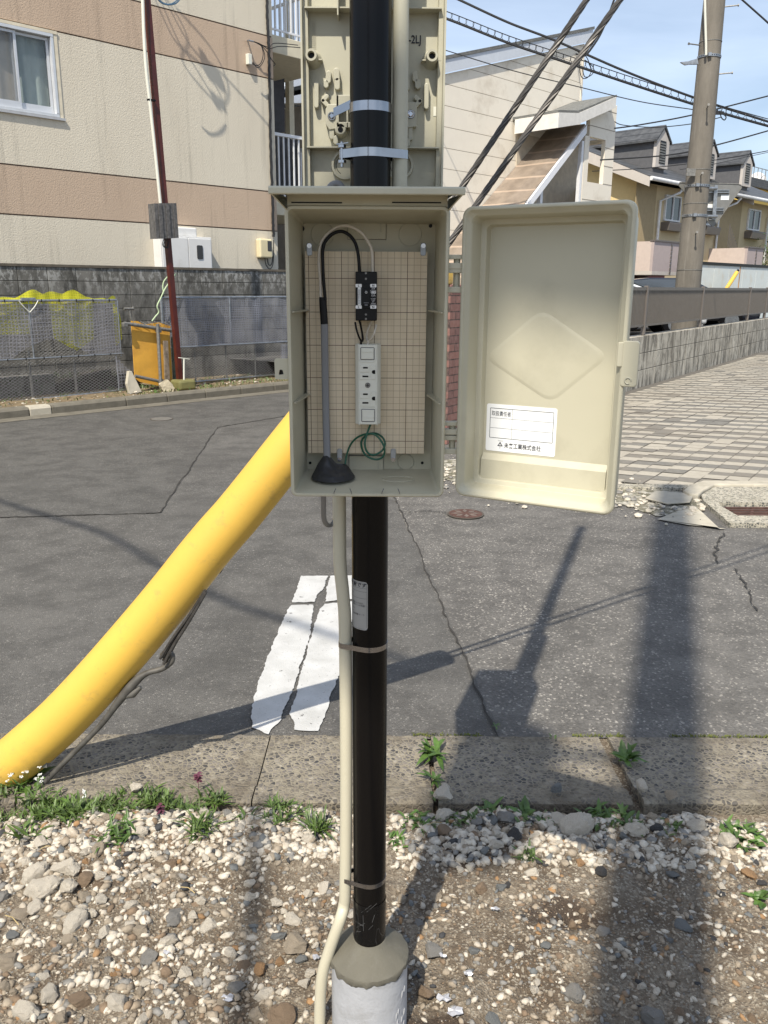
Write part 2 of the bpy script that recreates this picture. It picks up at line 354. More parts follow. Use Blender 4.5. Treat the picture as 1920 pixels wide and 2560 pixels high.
mb=MB(); mb.v=vs; mb.f=fs; mb.m=[0]*len(fs); mb0=MB(); mb0.quad((-4,2.1,-.006),(4,2.1,-.006),(4,2.62,-.006),(-4,2.62,-.006)); struct('soil',mb0,M['soil'],origin=(0,0,0)); struct('gravel_ground',mb,M['soil'],smooth=True,origin=(0,0,0),recalc=False)
mb=MB(); 
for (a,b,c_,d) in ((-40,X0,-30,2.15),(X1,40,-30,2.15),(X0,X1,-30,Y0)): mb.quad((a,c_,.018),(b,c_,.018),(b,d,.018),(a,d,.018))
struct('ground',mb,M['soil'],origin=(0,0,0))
# ---- stones
PHI=(1+5**.5)/2
ICO=[Vector(p).normalized() for p in ((-1,PHI,0),(1,PHI,0),(-1,-PHI,0),(1,-PHI,0),(0,-1,PHI),(0,1,PHI),(0,-1,-PHI),(0,1,-PHI),(PHI,0,-1),(PHI,0,1),(-PHI,0,-1),(-PHI,0,1))]
ICF=[(0,11,5),(0,5,1),(0,1,7),(0,7,10),(0,10,11),(1,5,9),(5,11,4),(11,10,2),(10,7,6),(7,1,8),(3,9,4),(3,4,2),(3,2,6),(3,6,8),(3,8,9),(4,9,5),(2,4,11),(6,2,10),(8,6,7),(9,8,1)]
def rock_mesh(seed,sub=2,amp=.34,flat=.75):
    r_=random.Random(seed); b=bmesh.new(); bmesh.ops.create_icosphere(b,subdivisions=sub+2,radius=1)
    pl_=[(Vector((r_.gauss(0,1),r_.gauss(0,1),r_.gauss(0,1))).normalized(),r_.uniform(.42,.82)) for _ in range(13)]
    sc=Vector((1,r_.uniform(.65,.95),r_.uniform(.5,flat)))
    for v in b.verts:
        p=v.co.copy()
        for nn,dd in pl_:
            t=p.dot(nn)
            if t>dd: p-=nn*(t-dd)*.93
        p*=1+.10*mn.noise(p*2.3+Vector((seed,0,0)))+.10*mn.noise(p*5+Vector((0,seed,0)))+.045*mn.noise(p*13+Vector((seed,seed,0)))
        v.co=Vector((p.x*sc.x,p.y*sc.y,p.z*sc.z))
    me=bpy.data.meshes.new('stone'); b.to_mesh(me); b.free()
    me.polygons.foreach_set('use_smooth',[True]*len(me.polygons)); 
    try: me.set_sharp_from_angle(angle=R_(28))
    except Exception: pass
    return me
def stonecol(x,y,r_):
    t=r_.random()
    if y>1.9: ws=(.62,.16,.10,.05,.01,.03,.03)
    elif x<-.15: ws=(.42,.28,.12,.04,.02,.01,.11)
    else: ws=(.26,.30,.16,.10,.04,.02,.12)
    for k,w_ in enumerate(ws):
        t-=w_
        if t<0: return k
    return 1
rk={}
for k in range(7):
    for s_ in range(6):
        me=rock_mesh(k*10+s_,2 if k<6 else 2); me.materials.append(M['st%d'%k]); rk[k,s_]=me
CN=['chalky white','tan','grey','blue-grey','orange-brown','almost black','earthy brown']
LM=[(45,1955,'the foot of the yellow cable guard'),(60,2100,'the sparse tuft at the left edge'),(300,2110,'the weed clump in the left gravel'),(505,2095,'the spiky grass tuft'),(700,2060,'the dense dark grass tuft'),(795,2090,'the fine tuft by the conduit'),(1045,2060,'the bushy weed beside the pole'),(1085,1950,'the first weedy gutter joint'),(1235,2035,'the first weed clump right of the pole'),(1320,2150,'the isolated mossy tuft'),(1490,2040,'the weeds under the second slab'),(1600,1990,'the wide gap between gutter slabs'),(1850,2085,'the round-leaved weed at the right'),(1900,2230,'the light green weed far right'),(790,2300,'the bend of the cream conduit'),(960,2420,'the pole base'),(1430,2280,'the dark hollow in the soil'),(20,2540,'the bottom left corner'),(480,2540,'the bottom edge left of the conduit'),(1250,2540,'the bottom edge right of the pole'),(1900,2540,'the bottom right corner'),(135,2235,'the long boulder in the left gravel'),(500,2300,'the middle of the left gravel'),(1700,2320,'the middle of the right gravel')]
LMG=[(G(a,b,.03),c) for a,b,c in LM]
def stone_label(x,y,rad,k):
    for p,c in sorted(LMG,key=lambda t:(t[0].x-x)**2+(t[0].y-y)**2)[:4]:
        s_=_sl(x,y,rad,k,p,c)
        if s_ not in USED: break
    USED.add(s_); return s_
USED=set()
def _sl(x,y,rad,k,p,c):
    dx,dy=x-p.x,y-p.y; d=math.hypot(dx,dy)
    w1='right of' if dx>0 else 'left of'; w2='behind' if dy>0 else 'in front of'
    rel=w1 if abs(dx)>2.2*abs(dy) else (w2 if abs(dy)>2.2*abs(dx) else ('behind and ' if dy>0 else 'in front and ')+w1)
    q='close ' if d<.055 else ('' if d<.13 else 'well ')
    size='very large' if rad>.036 else ('large' if rad>.026 else ('medium' if rad>.0185 else ('small' if rad>.014 else 'tiny')))
    s_=f'{size} {CN[k]} stone {q}{rel} {c}'
    return s_ if len(s_.split())<=16 else f'{size} {CN[k]} stone {w1} {c}'
def place_words(x,y):
    px=None
    if y>1.95: zone='in the pale band beside the gutter slabs'
    elif y>1.7: zone='in the middle of the gravel'
    else: zone='near the bottom of the photo'
    if x<-.55: s_='at the far left'
    elif x<-.25: s_='left of the weeds and pole'
    elif x<-.03: s_='just left of the conduit'
    elif x<.22: s_='just right of the black pole'
    elif x<.5: s_='right of the pole'
    else: s_='at the far right'
    return zone+' '+s_
placed=[]; rs=random.Random(5)
def put_stone(x,y,rad,k,s_=None,rot=None,sink=.2,lab=None,grp='loose stones on the gravel ground',sz=None):
    o=bpy.data.objects.new('stone',rk[k,s_ if s_ is not None else rs.randrange(6)]); COL.objects.link(o)
    o.scale=(rad,rad,rad*(sz or 1)); o.rotation_euler=(rs.uniform(-.3,.3),rs.uniform(-.3,.3),rs.uniform(0,6.28) if rot is None else rot)
    o.location=(x,y,gz(x,y)+rad*sink if y<2.15 else .05+rad*.45)
    tag(o,lab or stone_label(x,y,rad,k),'stone',grp); placed.append((x,y,rad))
def gpx(px,py):
    p=G(px,py,.03); return p.x,p.y
# stones read off the photo (pixel centre, width px, colour kind)
SP=[(1112,1988,36,0),(1108,2012,60,0),(1113,2048,60,0),(1391,1991,46,3),(1600,1985,42,0),(1676,2012,46,1),(1180,2040,46,0),(1270,2062,58,2),(1435,2085,96,0),(1400,2065,64,0),(1106,2088,50,6),(1238,2102,34,0),(1284,2106,50,5),(1212,2104,30,0),(1240,2128,42,0),(1398,2118,40,0),(1455,2122,68,2),(1592,2080,60,0),(1640,2076,40,5),(1746,2070,62,0),(1815,2106,68,0),(1750,2112,34,1),(1557,2094,34,3),(1500,2152,26,0),(1110,2185,40,1),(1177,2170,30,0),(1150,2170,28,0),(1332,2188,46,0),(1390,2180,28,0),(1255,2222,36,3),(1204,2225,50,6),(1270,2215,24,5),(1090,2238,40,1),(1450,2160,30,4),(1905,2190,30,5),
 (1433,2299,34,6),(1363,2374,26,3),(1080,2392,54,2),(1605,2452,34,0),(1430,2488,70,2),(1468,2508,36,0),(1635,2530,80,2),(1345,2430,26,0),(1505,2372,30,3),(1340,2462,24,0),(1060,2492,60,6),(1400,2295,20,0),(1710,2300,44,3),(1540,2490,26,1),(1792,2476,26,0),
 (118,2090,40,0),(105,2120,50,0),(160,2115,34,0),(203,2117,36,0),(252,2145,60,1),(270,2125,40,0),(352,2105,40,0),(408,2060,52,0),(512,2048,50,0),(575,2068,34,0),(340,1990,34,0),(300,2176,38,5),(160,2182,70,0),(88,2195,70,0),(180,2190,50,0),(105,2235,90,0),(170,2230,60,0),(212,2250,50,1),(150,2290,44,0),(190,2310,80,0),(218,2210,50,6),(440,2192,40,1),(620,2205,40,0),(437,2282,60,2),(350,2320,52,1),(260,2325,40,0),(20,2400,70,1),(175,2350,50,1),(270,2395,36,2),(370,2378,56,2),(404,2455,44,0),(120,2485,60,0),(60,2530,80,0),(205,2495,64,6),(295,2505,70,0),(150,2545,60,1),(480,2490,44,6),(650,2430,50,4),(700,2410,36,4),(730,2298,50,0),(700,2340,50,3),(740,2370,80,1),(420,2340,50,0),(90,2270,60,0),(250,2255,46,0),(330,2260,40,0),(60,2160,40,0),(30,2130,36,0),(215,2150,36,0),(460,2420,46,0),(520,2420,34,0),(100,2440,44,0),(420,2520,44,0),(350,2470,36,1),(50,2290,60,1),(560,2500,44,1),(590,2470,50,2),(660,2495,56,0),(700,2490,36,0),(760,2470,40,0),(810,2440,0,0),(690,2250,34,0),(810,2220,44,0),(770,2228,30,0),(715,2555,100,6),(640,2540,50,1),(1010,2290,36,3),(1045,2310,34,2),(1005,2240,30,1),(0,2250,50,2),(520,2300,60,0),(10,2460,44,1),(555,2240,30,3),(390,2150,26,0),(30,2330,40,3)]
for px,py,wd,k in SP:
    if wd<5: continue
    x,y=gpx(px,py); ax=(Vector((x,y,0))-CC).dot(CF); put_stone(x,y,wd*.5/FPX*ax*1.05,k)
def free(x,y,r):
    if (x+.024)**2+(y-1.4)**2<(.085+r)**2 or ((x+.12)**2+(y-1.38)**2)<(.03+r)**2: return False
    return all((x-a)**2+(y-b)**2>(.72*(r+c))**2 for a,b,c in placed)
cnt=len(placed); tries=0
while cnt<285 and tries<9000:
    tries+=1
    y=rs.uniform(1.28,2.15); x=rs.uniform(-1.05,1.1)*(.55+.45*y/2.1)
    band=y>1.88 and (x>.05 or x<-.35)
    if not band and rs.random()>(.55 if x<-.1 else .22): continue
    r=rs.uniform(.011,.021)*(1.15 if band else 1)
    if free(x,y,r): put_stone(x,y,r,stonecol(x,y,rs)); cnt+=1
# fine gravel: one object, seven stone colours
ICOV=np.array([tuple(v) for v in ICO]); ICOF=np.array(ICF)
def gravel(n):
    V=[];F=[];MI=[];c=0; r_=np.random.RandomState(3); k0=0
    while k0<n:
        y=r_.uniform(1.05,2.17); x=r_.uniform(-1.3,1.35)
        dens=.30+.55*mn.noise(Vector((x*4,y*4,7)))+.3*mn.noise(Vector((x*13,y*13,2)))
        band=y>1.9 and (x>.03 or x<-.1)
        if x<-.1: dens+=.22
        if band: dens+=.7
        if r_.rand()>dens: continue
        r=.0016+.0095*r_.rand()**4.0
        if band or (x<-.3 and r_.rand()<.5): r*=1.5
        if (x+.024)**2+(y-1.4)**2<.087**2: continue
        k=stonecol(x,y,random.Random(int(k0*7919)))
        if r<.0075 and k in (3,4): k=2 if k==3 else 1
        if r<.0055 and k0%5: k=(1,6,1,2,6,6)[k0%6]
        J=ICOV*(1+.62*(r_.rand(12,1)-.5))
        sc=np.array([1.15,r_.uniform(.45,.95),r_.uniform(.35,.75)]); a=r_.uniform(0,6.28); ca,sa=math.cos(a),math.sin(a)
        P=J*sc*r; t=r_.uniform(-.5,.5); ct,st_=math.cos(t),math.sin(t)
        P=np.stack([P[:,0],P[:,1]*ct-P[:,2]*st_,P[:,1]*st_+P[:,2]*ct],1)
        P=np.stack([P[:,0]*ca-P[:,1]*sa,P[:,0]*sa+P[:,1]*ca,P[:,2]],1)
        zz=gz(x,y)+.012*mn.fractal(Vector((x*14,y*14,3)),.8,2.1,4)
        V.append(P+np.array([x,y,zz+r*.08])); F.append(ICOF+c); MI.append(np.full(20,k)); c+=12; k0+=1
    V=np.concatenate(V);F=np.concatenate(F);MI=np.concatenate(MI)
    me=bpy.data.meshes.new('gravel'); me.vertices.add(len(V)); me.vertices.foreach_set('co',V.ravel()); me.loops.add(len(F)*3); me.loops.foreach_set('vertex_index',F.ravel())
    me.polygons.add(len(F)); me.polygons.foreach_set('loop_start',np.arange(0,len(F)*3,3)); me.polygons.foreach_set('loop_total',np.full(len(F),3)); 
    for k in range(7): me.materials.append(M['st%d'%k])
    me.polygons.foreach_set('material_index',MI.astype(np.int32)); me.update(calc_edges=True); me.validate()
    o=bpy.data.objects.new('gravel',me); COL.objects.link(o); tag(o,'fine pale gravel and pebbles covering the soil','gravel',kind='stuff')
gravel(40000)
# scraps of foil and paper
def scrap(px,py,wd,lab,sd):
    r_=random.Random(sd); p=G(px,py,.04); mb=MB(); ax=(p-CC).dot(CF); s=wd/FPX*ax*.5; z=gz(p.x,p.y)+.012; n=14
    P=[Vector((p.x+s*r_.uniform(.55,1.1)*math.cos(2*math.pi*k/n),p.y+.7*s*r_.uniform(.5,1.1)*math.sin(2*math.pi*k/n),z+r_.uniform(0,.006))) for k in range(n)]
    c=Vector((p.x,p.y,z+.004)); mb.add([c]+P+[q_-UP*.0012 for q_ in P],[(0,1+k,1+(k+1)%n) for k in range(n)]+[(1+k,1+n+k,1+n+(k+1)%n,1+(k+1)%n) for k in range(n)]); return tag(mb.build('foil_scrap',M['foil'],recalc=False),lab,'litter','scraps of silvery paper on the gravel')
M['foil']=plain('grey_paper_foil',(.45,.45,.47),.4,.3,var=.2,sc=60)
scrap(570,2490,40,'torn silvery scrap in the gravel left of the conduit foot',1); scrap(414,2366,22,'small silvery star-shaped scrap in the left gravel',2); scrap(790,2405,26,'silvery scrap beside the bend of the cream conduit',3)
scrap(1110,2500,42,'torn silvery scrap right of the pole base, upper of two',4); scrap(1135,2530,46,'torn silvery scrap right of the pole base, lower of two',5); scrap(1238,2282,24,'small silvery scrap right of the pole in sandy soil',6); scrap(1107,2398,24,'crumpled silvery scrap close to the pole base',7); scrap(1168,2440,30,'thin curved silvery scrap right of the pole base',8)
for (px,py,a,ln,nm) in ((30,2300,-.6,60,'dry straw at the far left of the gravel'),(115,2120,.4,34,'short straw among white stones at left'),(470,2225,-.5,50,'dry straw in the middle of the left gravel'),(475,2035,.2,40,'dry straw bent over the grass strip'),(1085,2060,.3,50,'dry straw by the bushy weed'),(700,2520,.9,40,'dry straw near the conduit foot')):
    p=G(px,py,.05); mb=MB(); d=Vector((math.cos(a),math.sin(a),0))*(ln/FPX*1.9*.5); mb.tube([p-d,p+Vector((0,.004,.004)),p+d],.0012,5); tag(mb.build('straw',plain('dry_straw',(.42,.32,.15),.8,var=.3)),nm,'straw')
# ---- weeds
def blade(mb,p,ang,ln,wd,lean,curl=.5,seg=4,fold=.25):
    d=Vector((math.cos(ang),math.sin(ang),0)); s=Vector((-d.y,d.x,0)); L_=[]
    for k in range(seg+1):
        t=k/seg; h=math.sin(lean)*ln*t-curl*ln*.5*t*t; r=math.cos(lean)*ln*t+.2*ln*t*t*curl
        c=p+d*r+UP*max(h,-.005); wq=wd*(math.sin(math.pi*min(1,.12+.88*t))**.7 if t<1 else .02)
        L_.append([c-s*wq+UP*fold*wq,c,c+s*wq+UP*fold*wq])
    mb.loops(L_,close=False)
def zgr(x,y): return gz(x,y) if y<2.14 else .03
def tuft(mb,x,y,n,ln,wd,r=.03,leafy=False):
    for _ in range(n):
        a=random.uniform(0,6.28); rr_=r*random.random()**.5; b=random.uniform(0,6.28)
        p=Vector((x+rr_*math.cos(b),y+rr_*math.sin(b),zgr(x,y)))
        blade(mb,p,a,ln*random.uniform(.5,1.2),wd*random.uniform(.6,1.2),random.uniform(.5,1.45) if not leafy else random.uniform(.2,1.1),random.uniform(.2,1.1))
def weed(px,py,n,ln,wd,r,leafy,label,z=.03,fl=0,cat='weed'):
    p=G(px,py,z); mb=MB(); tuft(mb,p.x,p.y,n,ln,wd,r,leafy)
    if fl:
        mats=[M['leaf'],M['petal']]
        for _ in range(fl):
            a=random.uniform(0,6.28); q_=p+Vector((math.cos(a)*r*.7,math.sin(a)*r*.7,0)); t=q_+Vector((random.uniform(-.01,.01),random.uniform(-.01,.01),random.uniform(.04,.075)))
            mb.mi=0; mb.tube([q_,t],.0006,4); mb.mi=1
            for _k in range(9): 
                c=t+Vector((random.uniform(-.005,.005),random.uniform(-.005,.005),random.uniform(-.003,.003))); mb.tube([c,c+Vector((0,0,.0016))],.0016,5)
        return tag(mb.build('weed',mats,recalc=False,origin=(p.x,p.y,.02)),label,cat)
    return tag(mb.build('weed',M['leaf' if leafy else 'leaf2'],recalc=False,origin=(p.x,p.y,.02)),label,cat)
weed(1085,1890,22,.085,.009,.02,True,'bright green dandelion-like weed in the first gutter joint right of the pole',.02)
weed(1087,1950,12,.05,.006,.014,True,'small weed lower in the gutter joint below the large green weed',.03)
weed(1085,1985,9,.04,.005,.01,True,'darkest small weed at the bottom of the gutter joint right of the pole',.04)
weed(1565,1905,24,.055,.009,.02,True,'leafy green weed in the gutter joint at the right',.02)
weed(1388,1862,5,.02,.004,.02,True,'tiny weed at the road edge between the two gutter joints',.008)
weed(1238,1830,5,.022,.004,.01,True,'tiny weed growing at the end of the long asphalt crack',.008)
weed(1235,2035,45,.055,.006,.03,True,'green weed clump behind white stones right of the black pole')
weed(1310,2045,16,.06,.008,.02,True,'broad-leaved light green weed between pale stones right of the pole')
weed(1045,2060,55,.04,.006,.045,True,'low bushy weed beside the black pole on its right')
weed(1490,2040,50,.05,.006,.04,True,'green weed clump under the second gutter slab at right')
weed(1555,2055,40,.045,.006,.035,True,'darker weed clump left of the broken slab at right')
weed(1320,2150,60,.035,.003,.025,False,'isolated dark green moss-like tuft in the gravel right of the pole')
weed(1850,2085,50,.05,.008,.05,True,'round-leaved weed at the right edge behind white stones')
weed(1900,2230,16,.035,.008,.02,True,'light green weed at the far right edge of the gravel')
weed(990,2110,30,.035,.004,.03,True,'pale green weed touching the right side of the black pole')
weed(505,2095,80,.07,.003,.035,False,'spiky grass tuft in front of the white stone left of the pole')
weed(795,2090,70,.07,.003,.03,False,'fine grass tuft just left of the beige conduit')
weed(700,2060,80,.055,.003,.05,False,'dense dark grass tuft left of the beige conduit')
weed(300,2110,60,.06,.004,.05,True,'weed clump reaching down into the gravel at left')
weed(60,2100,18,.07,.005,.03,False,'sparse grass tuft among white stones at the left edge')
weed(150,2035,30,.06,.009,.03,True,'broad leaved weed in the grass strip at the left')
weed(45,1955,26,.085,.012,.05,True,'large-leaved weed at the foot of the yellow cable guard')
weed(45,1975,14,.06,.004,.035,True,'white-flowered weed in front of the yellow cable guard',fl=7)
weed(95,1985,12,.05,.004,.03,True,'small white-flowered weed right of the cable guard foot',fl=5)
weed(225,2020,10,.05,.004,.03,True,'white-flowered weed in the middle of the grass strip',fl=3)
mb=MB(); p=G(497,1975,.04); mb.tube([p,p+UP*.05],.0008,5); 
for k in range(30): blade(mb,p+UP*random.uniform(.03,.055),random.uniform(0,6.28),.014,.004,.2)
tag(mb.build('weed',M['purple'],recalc=False),'reddish purple dead-nettle in the grass strip left of the pole','weed')
mb=MB(); p=G(403,2055,.04); mb.tube([p,p+UP*.05],.0008,5)
for k in range(30): blade(mb,p+UP*random.uniform(.03,.055),random.uniform(0,6.28),.014,.004,.2)
tag(mb.build('weed',M['purple'],recalc=False),'second purple dead-nettle above the white stone at left','weed')
mb=MB()
for _ in range(4200):
    t=random.random(); px=-40+780*t; py=random.gauss(2022,14)+ (24*math.sin(px/90)) *.4
    if px>560: py+=12
    p=G(px,py,.03)
    if mn.noise(Vector((px*.012,py*.03,0)))<-.12+.25*(t>.7)+.2*(py<2008): continue
    blade(mb,Vector((p.x,p.y,zgr(p.x,p.y))),random.uniform(0,6.28),random.uniform(.02,.065),random.choice((.0011,.0013,.0016,.0035,.0045)),random.uniform(.4,1.4),random.uniform(.2,1))
for _ in range(500):
    px=random.uniform(1020,1940); py=random.gauss(2058+.02*(px-1000),9); p=G(px,py,.03)
    if mn.noise(Vector((px*.01,4,0)))<.0: continue
    blade(mb,Vector((p.x,p.y,zgr(p.x,p.y))),random.uniform(0,6.28),random.uniform(.015,.04),random.choice((.0018,.004,.005)),random.uniform(.3,1.3),random.uniform(.2,1))
tag(mb.build('grass',M['leaf2'],recalc=False,origin=(0,2.1,0)),'green grass and low weeds along the edge of the gutter slabs','grass',kind='stuff')
# moss in the joint between slab and asphalt
mb=MB()
for _ in range(1500):
    x=random.uniform(.1,1.6); 
    if mn.noise(Vector((x*3,0,0)))<-.05: continue
    p=Vector((x,2.6+random.gauss(0,.006),.006)); blade(mb,p,random.uniform(0,6.28),random.uniform(.004,.010),.0022,1.0,.3,2)
tag(mb.build('moss',plain('moss',(.10,.115,.02),.9,var=.4,sc=40),recalc=False,origin=(0,2.6,0)),'thin line of green moss in the joint between asphalt and gutter slabs','moss',kind='stuff')
# ================================================================ THE BLACK POLE AND ITS FITTINGS
PX,PY=-.0242,1.40; PR=.0315
mb=MB(); mb.cyl((PX,PY,0),UP,.0765,.205,64)
base=thing('pole_base',(PX,PY,0),'round grey concrete foot sleeve with rough mortar top holding the black pole','pole base')
mb.build('sleeve',M['pvc'],base,smooth=True)
# mortar cap with ragged lower edge
mb=MB(); n=96; L_=[]
def ringp(r,z,f=lambda a:0,fr=lambda a:0): return [Vector((PX+(r+fr(2*math.pi*k/n))*math.cos(2*math.pi*k/n),PY+(r+fr(2*math.pi*k/n))*math.sin(2*math.pi*k/n),z+f(2*math.pi*k/n))) for k in range(n)]
rag=lambda a: .010*mn.noise(Vector((math.cos(a)*3,math.sin(a)*3,1)))+.006*mn.noise(Vector((math.cos(a)*11,math.sin(a)*11,5)))
rg2=lambda a: .0022*mn.noise(Vector((math.cos(a)*6,math.sin(a)*6,9)))
L_=[ringp(.0766,.196,rag),ringp(.0786,.198,rag,rg2),ringp(.0792,.206,lambda a:.6*rag(a),rg2),ringp(.0788,.212,lambda a:.2*rag(a),rg2),ringp(.0772,.2138,lambda a:.15*rag(a),rg2),ringp(.055,.230),ringp(.037,.243),ringp(.0335,.250),ringp(.030,.2505)]
mb.loops(L_); mb.build('mortar_cap',M['mortar'],base,smooth=True)
mb=MB()
for k in range(9):
    a=-.55+random.uniform(-.28,.25); z=random.uniform(.06,.16); c=Vector((PX+.0765*math.cos(a),PY-.0765*abs(math.sin(a+.0)),z))
    mb.tube([c+Vector((-.001,-.0005,-.009)),c,c+Vector((.0015,-.0002,.010))],[.0006,.002,.0007],6)
mb.build('wrinkle',M['pvc'],base,smooth=True)
pole=thing('service_pole',(PX,PY,.15),'glossy black steel service pole standing in the gravel carrying the open outlet box','pole')
mb=MB(); mb.cyl((PX,PY,.15),UP,PR,5.2,64); mb.build('shaft',M['pole'],pole,smooth=True)
mb=MB(); mb.cyl((PX,PY,5.35),UP,PR+.003,.03,32); mb.build('cap',M['plasticblack'],pole,smooth=True)
zt=Y(920,2268,PY-PR).z
mb=MB(); L_=[[Vector((PX+(PR+.0009)*math.cos(2*math.pi*k/64),PY+(PR+.0009)*math.sin(2*math.pi*k/64),z+(.0015*math.sin(k*2.1)+.0012*random.random() if i==0 else 0))) for k in range(64)] for i,z in enumerate((.254,.262,zt))]
mb.loops(L_); mb.build('tape_wrap',M['tape'],pole,smooth=True)
# scratches on the tape
mb=MB()
def onpole(px,py,r): # pixel -> pole surface
    d=ray(px,py); o=CC-Vector((PX,PY,0)); A=d.x**2+d.y**2; B=2*(o.x*d.x+o.y*d.y); C_=o.x**2+o.y**2-r*r; D=B*B-4*A*C_
    return CC+d*((-B-math.sqrt(max(D,0)))/(2*A))
def z6(x,y): return (760+x*.2306,2050+y*.2305)
for a,b,wd in (((640,1035),(645,1205),.0005),((765,1030),(740,1110),.0005),((560,1100),(640,1150),.0004),((540,1215),(615,1210),.0005),((570,1165),(660,1120),.0004),((700,1190),(750,1140),.0003),((620,1005),(730,925),.0003),((680,1000),(790,905),.0003)):
    mb.tube([onpole(*z6(*a),PR+.0011),onpole(*z6((a[0]+b[0])/2,(a[1]+b[1])/2),PR+.0011),onpole(*z6(*b),PR+.0011)],wd*.7,4)
mb.build('scratch',plain('scuffed_plastic',(.10,.10,.10),.6),pole)
def zpole(py): return Y(922,py,PY-PR).z
# strap loops: hull of circles
def strap(name,mb,z,h,circ,t=.0007,tilt=(0,0),parent=pole,mat=None):
    import itertools
    pts=[]
    for cx,cy,r in circ:
        for k in range(64): a=2*math.pi*k/64; pts.append((cx+(r+t)*math.cos(a),cy+(r+t)*math.sin(a)))
    pts=sorted(set(pts))
    def half(P):
        h_=[]
        for p in P:
            while len(h_)>1 and (h_[-1][0]-h_[-2][0])*(p[1]-h_[-2][1])-(h_[-1][1]-h_[-2][1])*(p[0]-h_[-2][0])<=0: h_.pop()
            h_.append(p)
        return h_
    hull=half(pts)[:-1]+half(pts[::-1])[:-1]
    zz=lambda x,y: z+tilt[0]*(x-PX)+tilt[1]*(y-PY)
    o_=[Vector((x,y,zz(x,y)-h/2)) for x,y in hull]; u_=[p+UP*h for p in o_]
    cx=sum(p.x for p in o_)/len(o_); cy=sum(p.y for p in o_)/len(o_); sc=lambda p:Vector((cx+(p.x-cx)*.975,cy+(p.y-cy)*.975,p.z))
    mb.loops([[sc(p) for p in o_],o_,u_,[sc(p) for p in u_]]); return mb
CR_=.0115
LX,LY=PX-PR-CR_-.001,PY-.004     # lower conduit axis at the pole
RX,RY=.0225,PY+.005              # upper conduit axis
strap('s',mb1:=MB(),zpole(1626),.0095,[(PX,PY,PR),(LX,LY,CR_)]); mb1.build('strap',M['steel'],pole,smooth=True)
strap('s',mb1:=MB(),zpole(2218),.0095,[(PX,PY,PR),(LX,LY,CR_)],tilt=(.0,0)); mb1.build('strap',M['steel'],pole,smooth=True)
strap('s',mb1:=MB(),zpole(380)+.001,.0125,[(PX,PY,PR),(RX,RY,CR_),(PX-.042,PY+.0,.006)]); mb1.build('strap',M['steel'],pole,smooth=True)
strap('s',mb1:=MB(),zpole(262),.0135,[(PX,PY,PR)],t=.0009); mb1.par((PX-.058,PY+.02,zpole(262)-.0075),(.034,-.034,.008),(.0007,.0007,0),(0,0,.0125)); mb1.build('strap',M['steel'],pole,smooth=True)
# strap clamp screw left of lower upper-strap
mb=MB(); zc=zpole(380)
for dz in (-.0125,.0095): mb.cyl((PX-.044,PY-.006,zc+dz),UP,.0065,.004,14)
mb.cyl((PX-.044,PY-.006,zc-.018),UP,.0022,.036,10); mb.par((PX-.052,PY-.010,zc+.0135),(.018,0,.0022),(0,.008,0),(0,0,.0012)); mb.build('strap_clamp',M['steel'],pole,smooth=True)
# sticker wrapped on the pole
z0=zpole(1578)+.001; z1=zpole(1456)-.0
a1=math.atan2(onpole(919.5,1500,PR).y-PY,onpole(919.5,1500,PR).x-PX); aw=.062/PR; a0=a1-aw
sr=PR+.0004
def sk(s,t,dr=0): a=a0+s/PR; return Vector((PX+(sr+dr)*math.cos(a),PY+(sr+dr)*math.sin(a),z0+t))
SW,SHH=.062,z1-z0; R6=rr(SW/2,SHH/2,SW,SHH,.005,4)
def strip_patch(mb,x0,x1,y0,y1,dr=0,n=10): mb.loops([[sk(x0+(x1-x0)*k/n,y0,dr) for k in range(n+1)],[sk(x0+(x1-x0)*k/n,y1,dr) for k in range(n+1)]],close=False)
mb=MB(); nseg=24
for i in range(nseg):
    xa,xb=SW*i/nseg,SW*(i+1)/nseg
    def lim(x):
        e=min(x,SW-x); r=.005
        return r-math.sqrt(max(0,r*r-(r-e)**2)) if e<r else 0
    mb.quad(sk(xa,lim(xa)),sk(xb,lim(xb)),sk(xb,SHH-lim(xb)),sk(xa,SHH-lim(xa)))
stk=mb.build('sticker',M['silver'],pole,recalc=False)
mb=MB(); e=.002
for yy in (SHH*.865,SHH*.795,SHH*.655): strip_patch(mb,e,SW-e,yy,yy+.0004,.0002,16)
for yy in (e,SHH-e): strip_patch(mb,.005,SW-.005,yy,yy+.0003,.0002,16)
mb.loops([[sk(SW-e,.005,.0002),sk(SW-e,SHH-.005,.0002)],[sk(SW-e-.0003,.005,.0002),sk(SW-e-.0003,SHH-.005,.0002)]],close=False)
mb.build('ruling',M['ink'],stk,recalc=False)
def textmesh(s,size,align='LEFT',bold=0,shear=0):
    cu=bpy.data.curves.new('lettering','FONT'); cu.body=s; cu.size=size; cu.align_x=align; cu.offset=bold; cu.resolution_u=3; cu.shear=shear
    o=bpy.data.objects.new('lettering',cu); COL.objects.link(o); bpy.context.view_layer.update(); dg=bpy.context.evaluated_depsgraph_get()
    me=o.evaluated_get(dg).to_mesh(); v=[tuple(p.co) for p in me.vertices]; f_=[tuple(p.vertices) for p in me.polygons]
    o.evaluated_get(dg).to_mesh_clear(); bpy.data.objects.remove(o); bpy.data.curves.remove(cu)
    return v,f_
def text_on(mb,s,size,fn,align='LEFT',bold=0,shear=0):
    v,f_=textmesh(s,size,align,bold,shear); mb.add([fn(x,y) for x,y,z in v],f_)
mb=MB()
text_on(mb,'の財産です',.0098,lambda x,y: sk(.0105+x,SHH*.895+y*.9,.0003),bold=.0002,shear=.25)
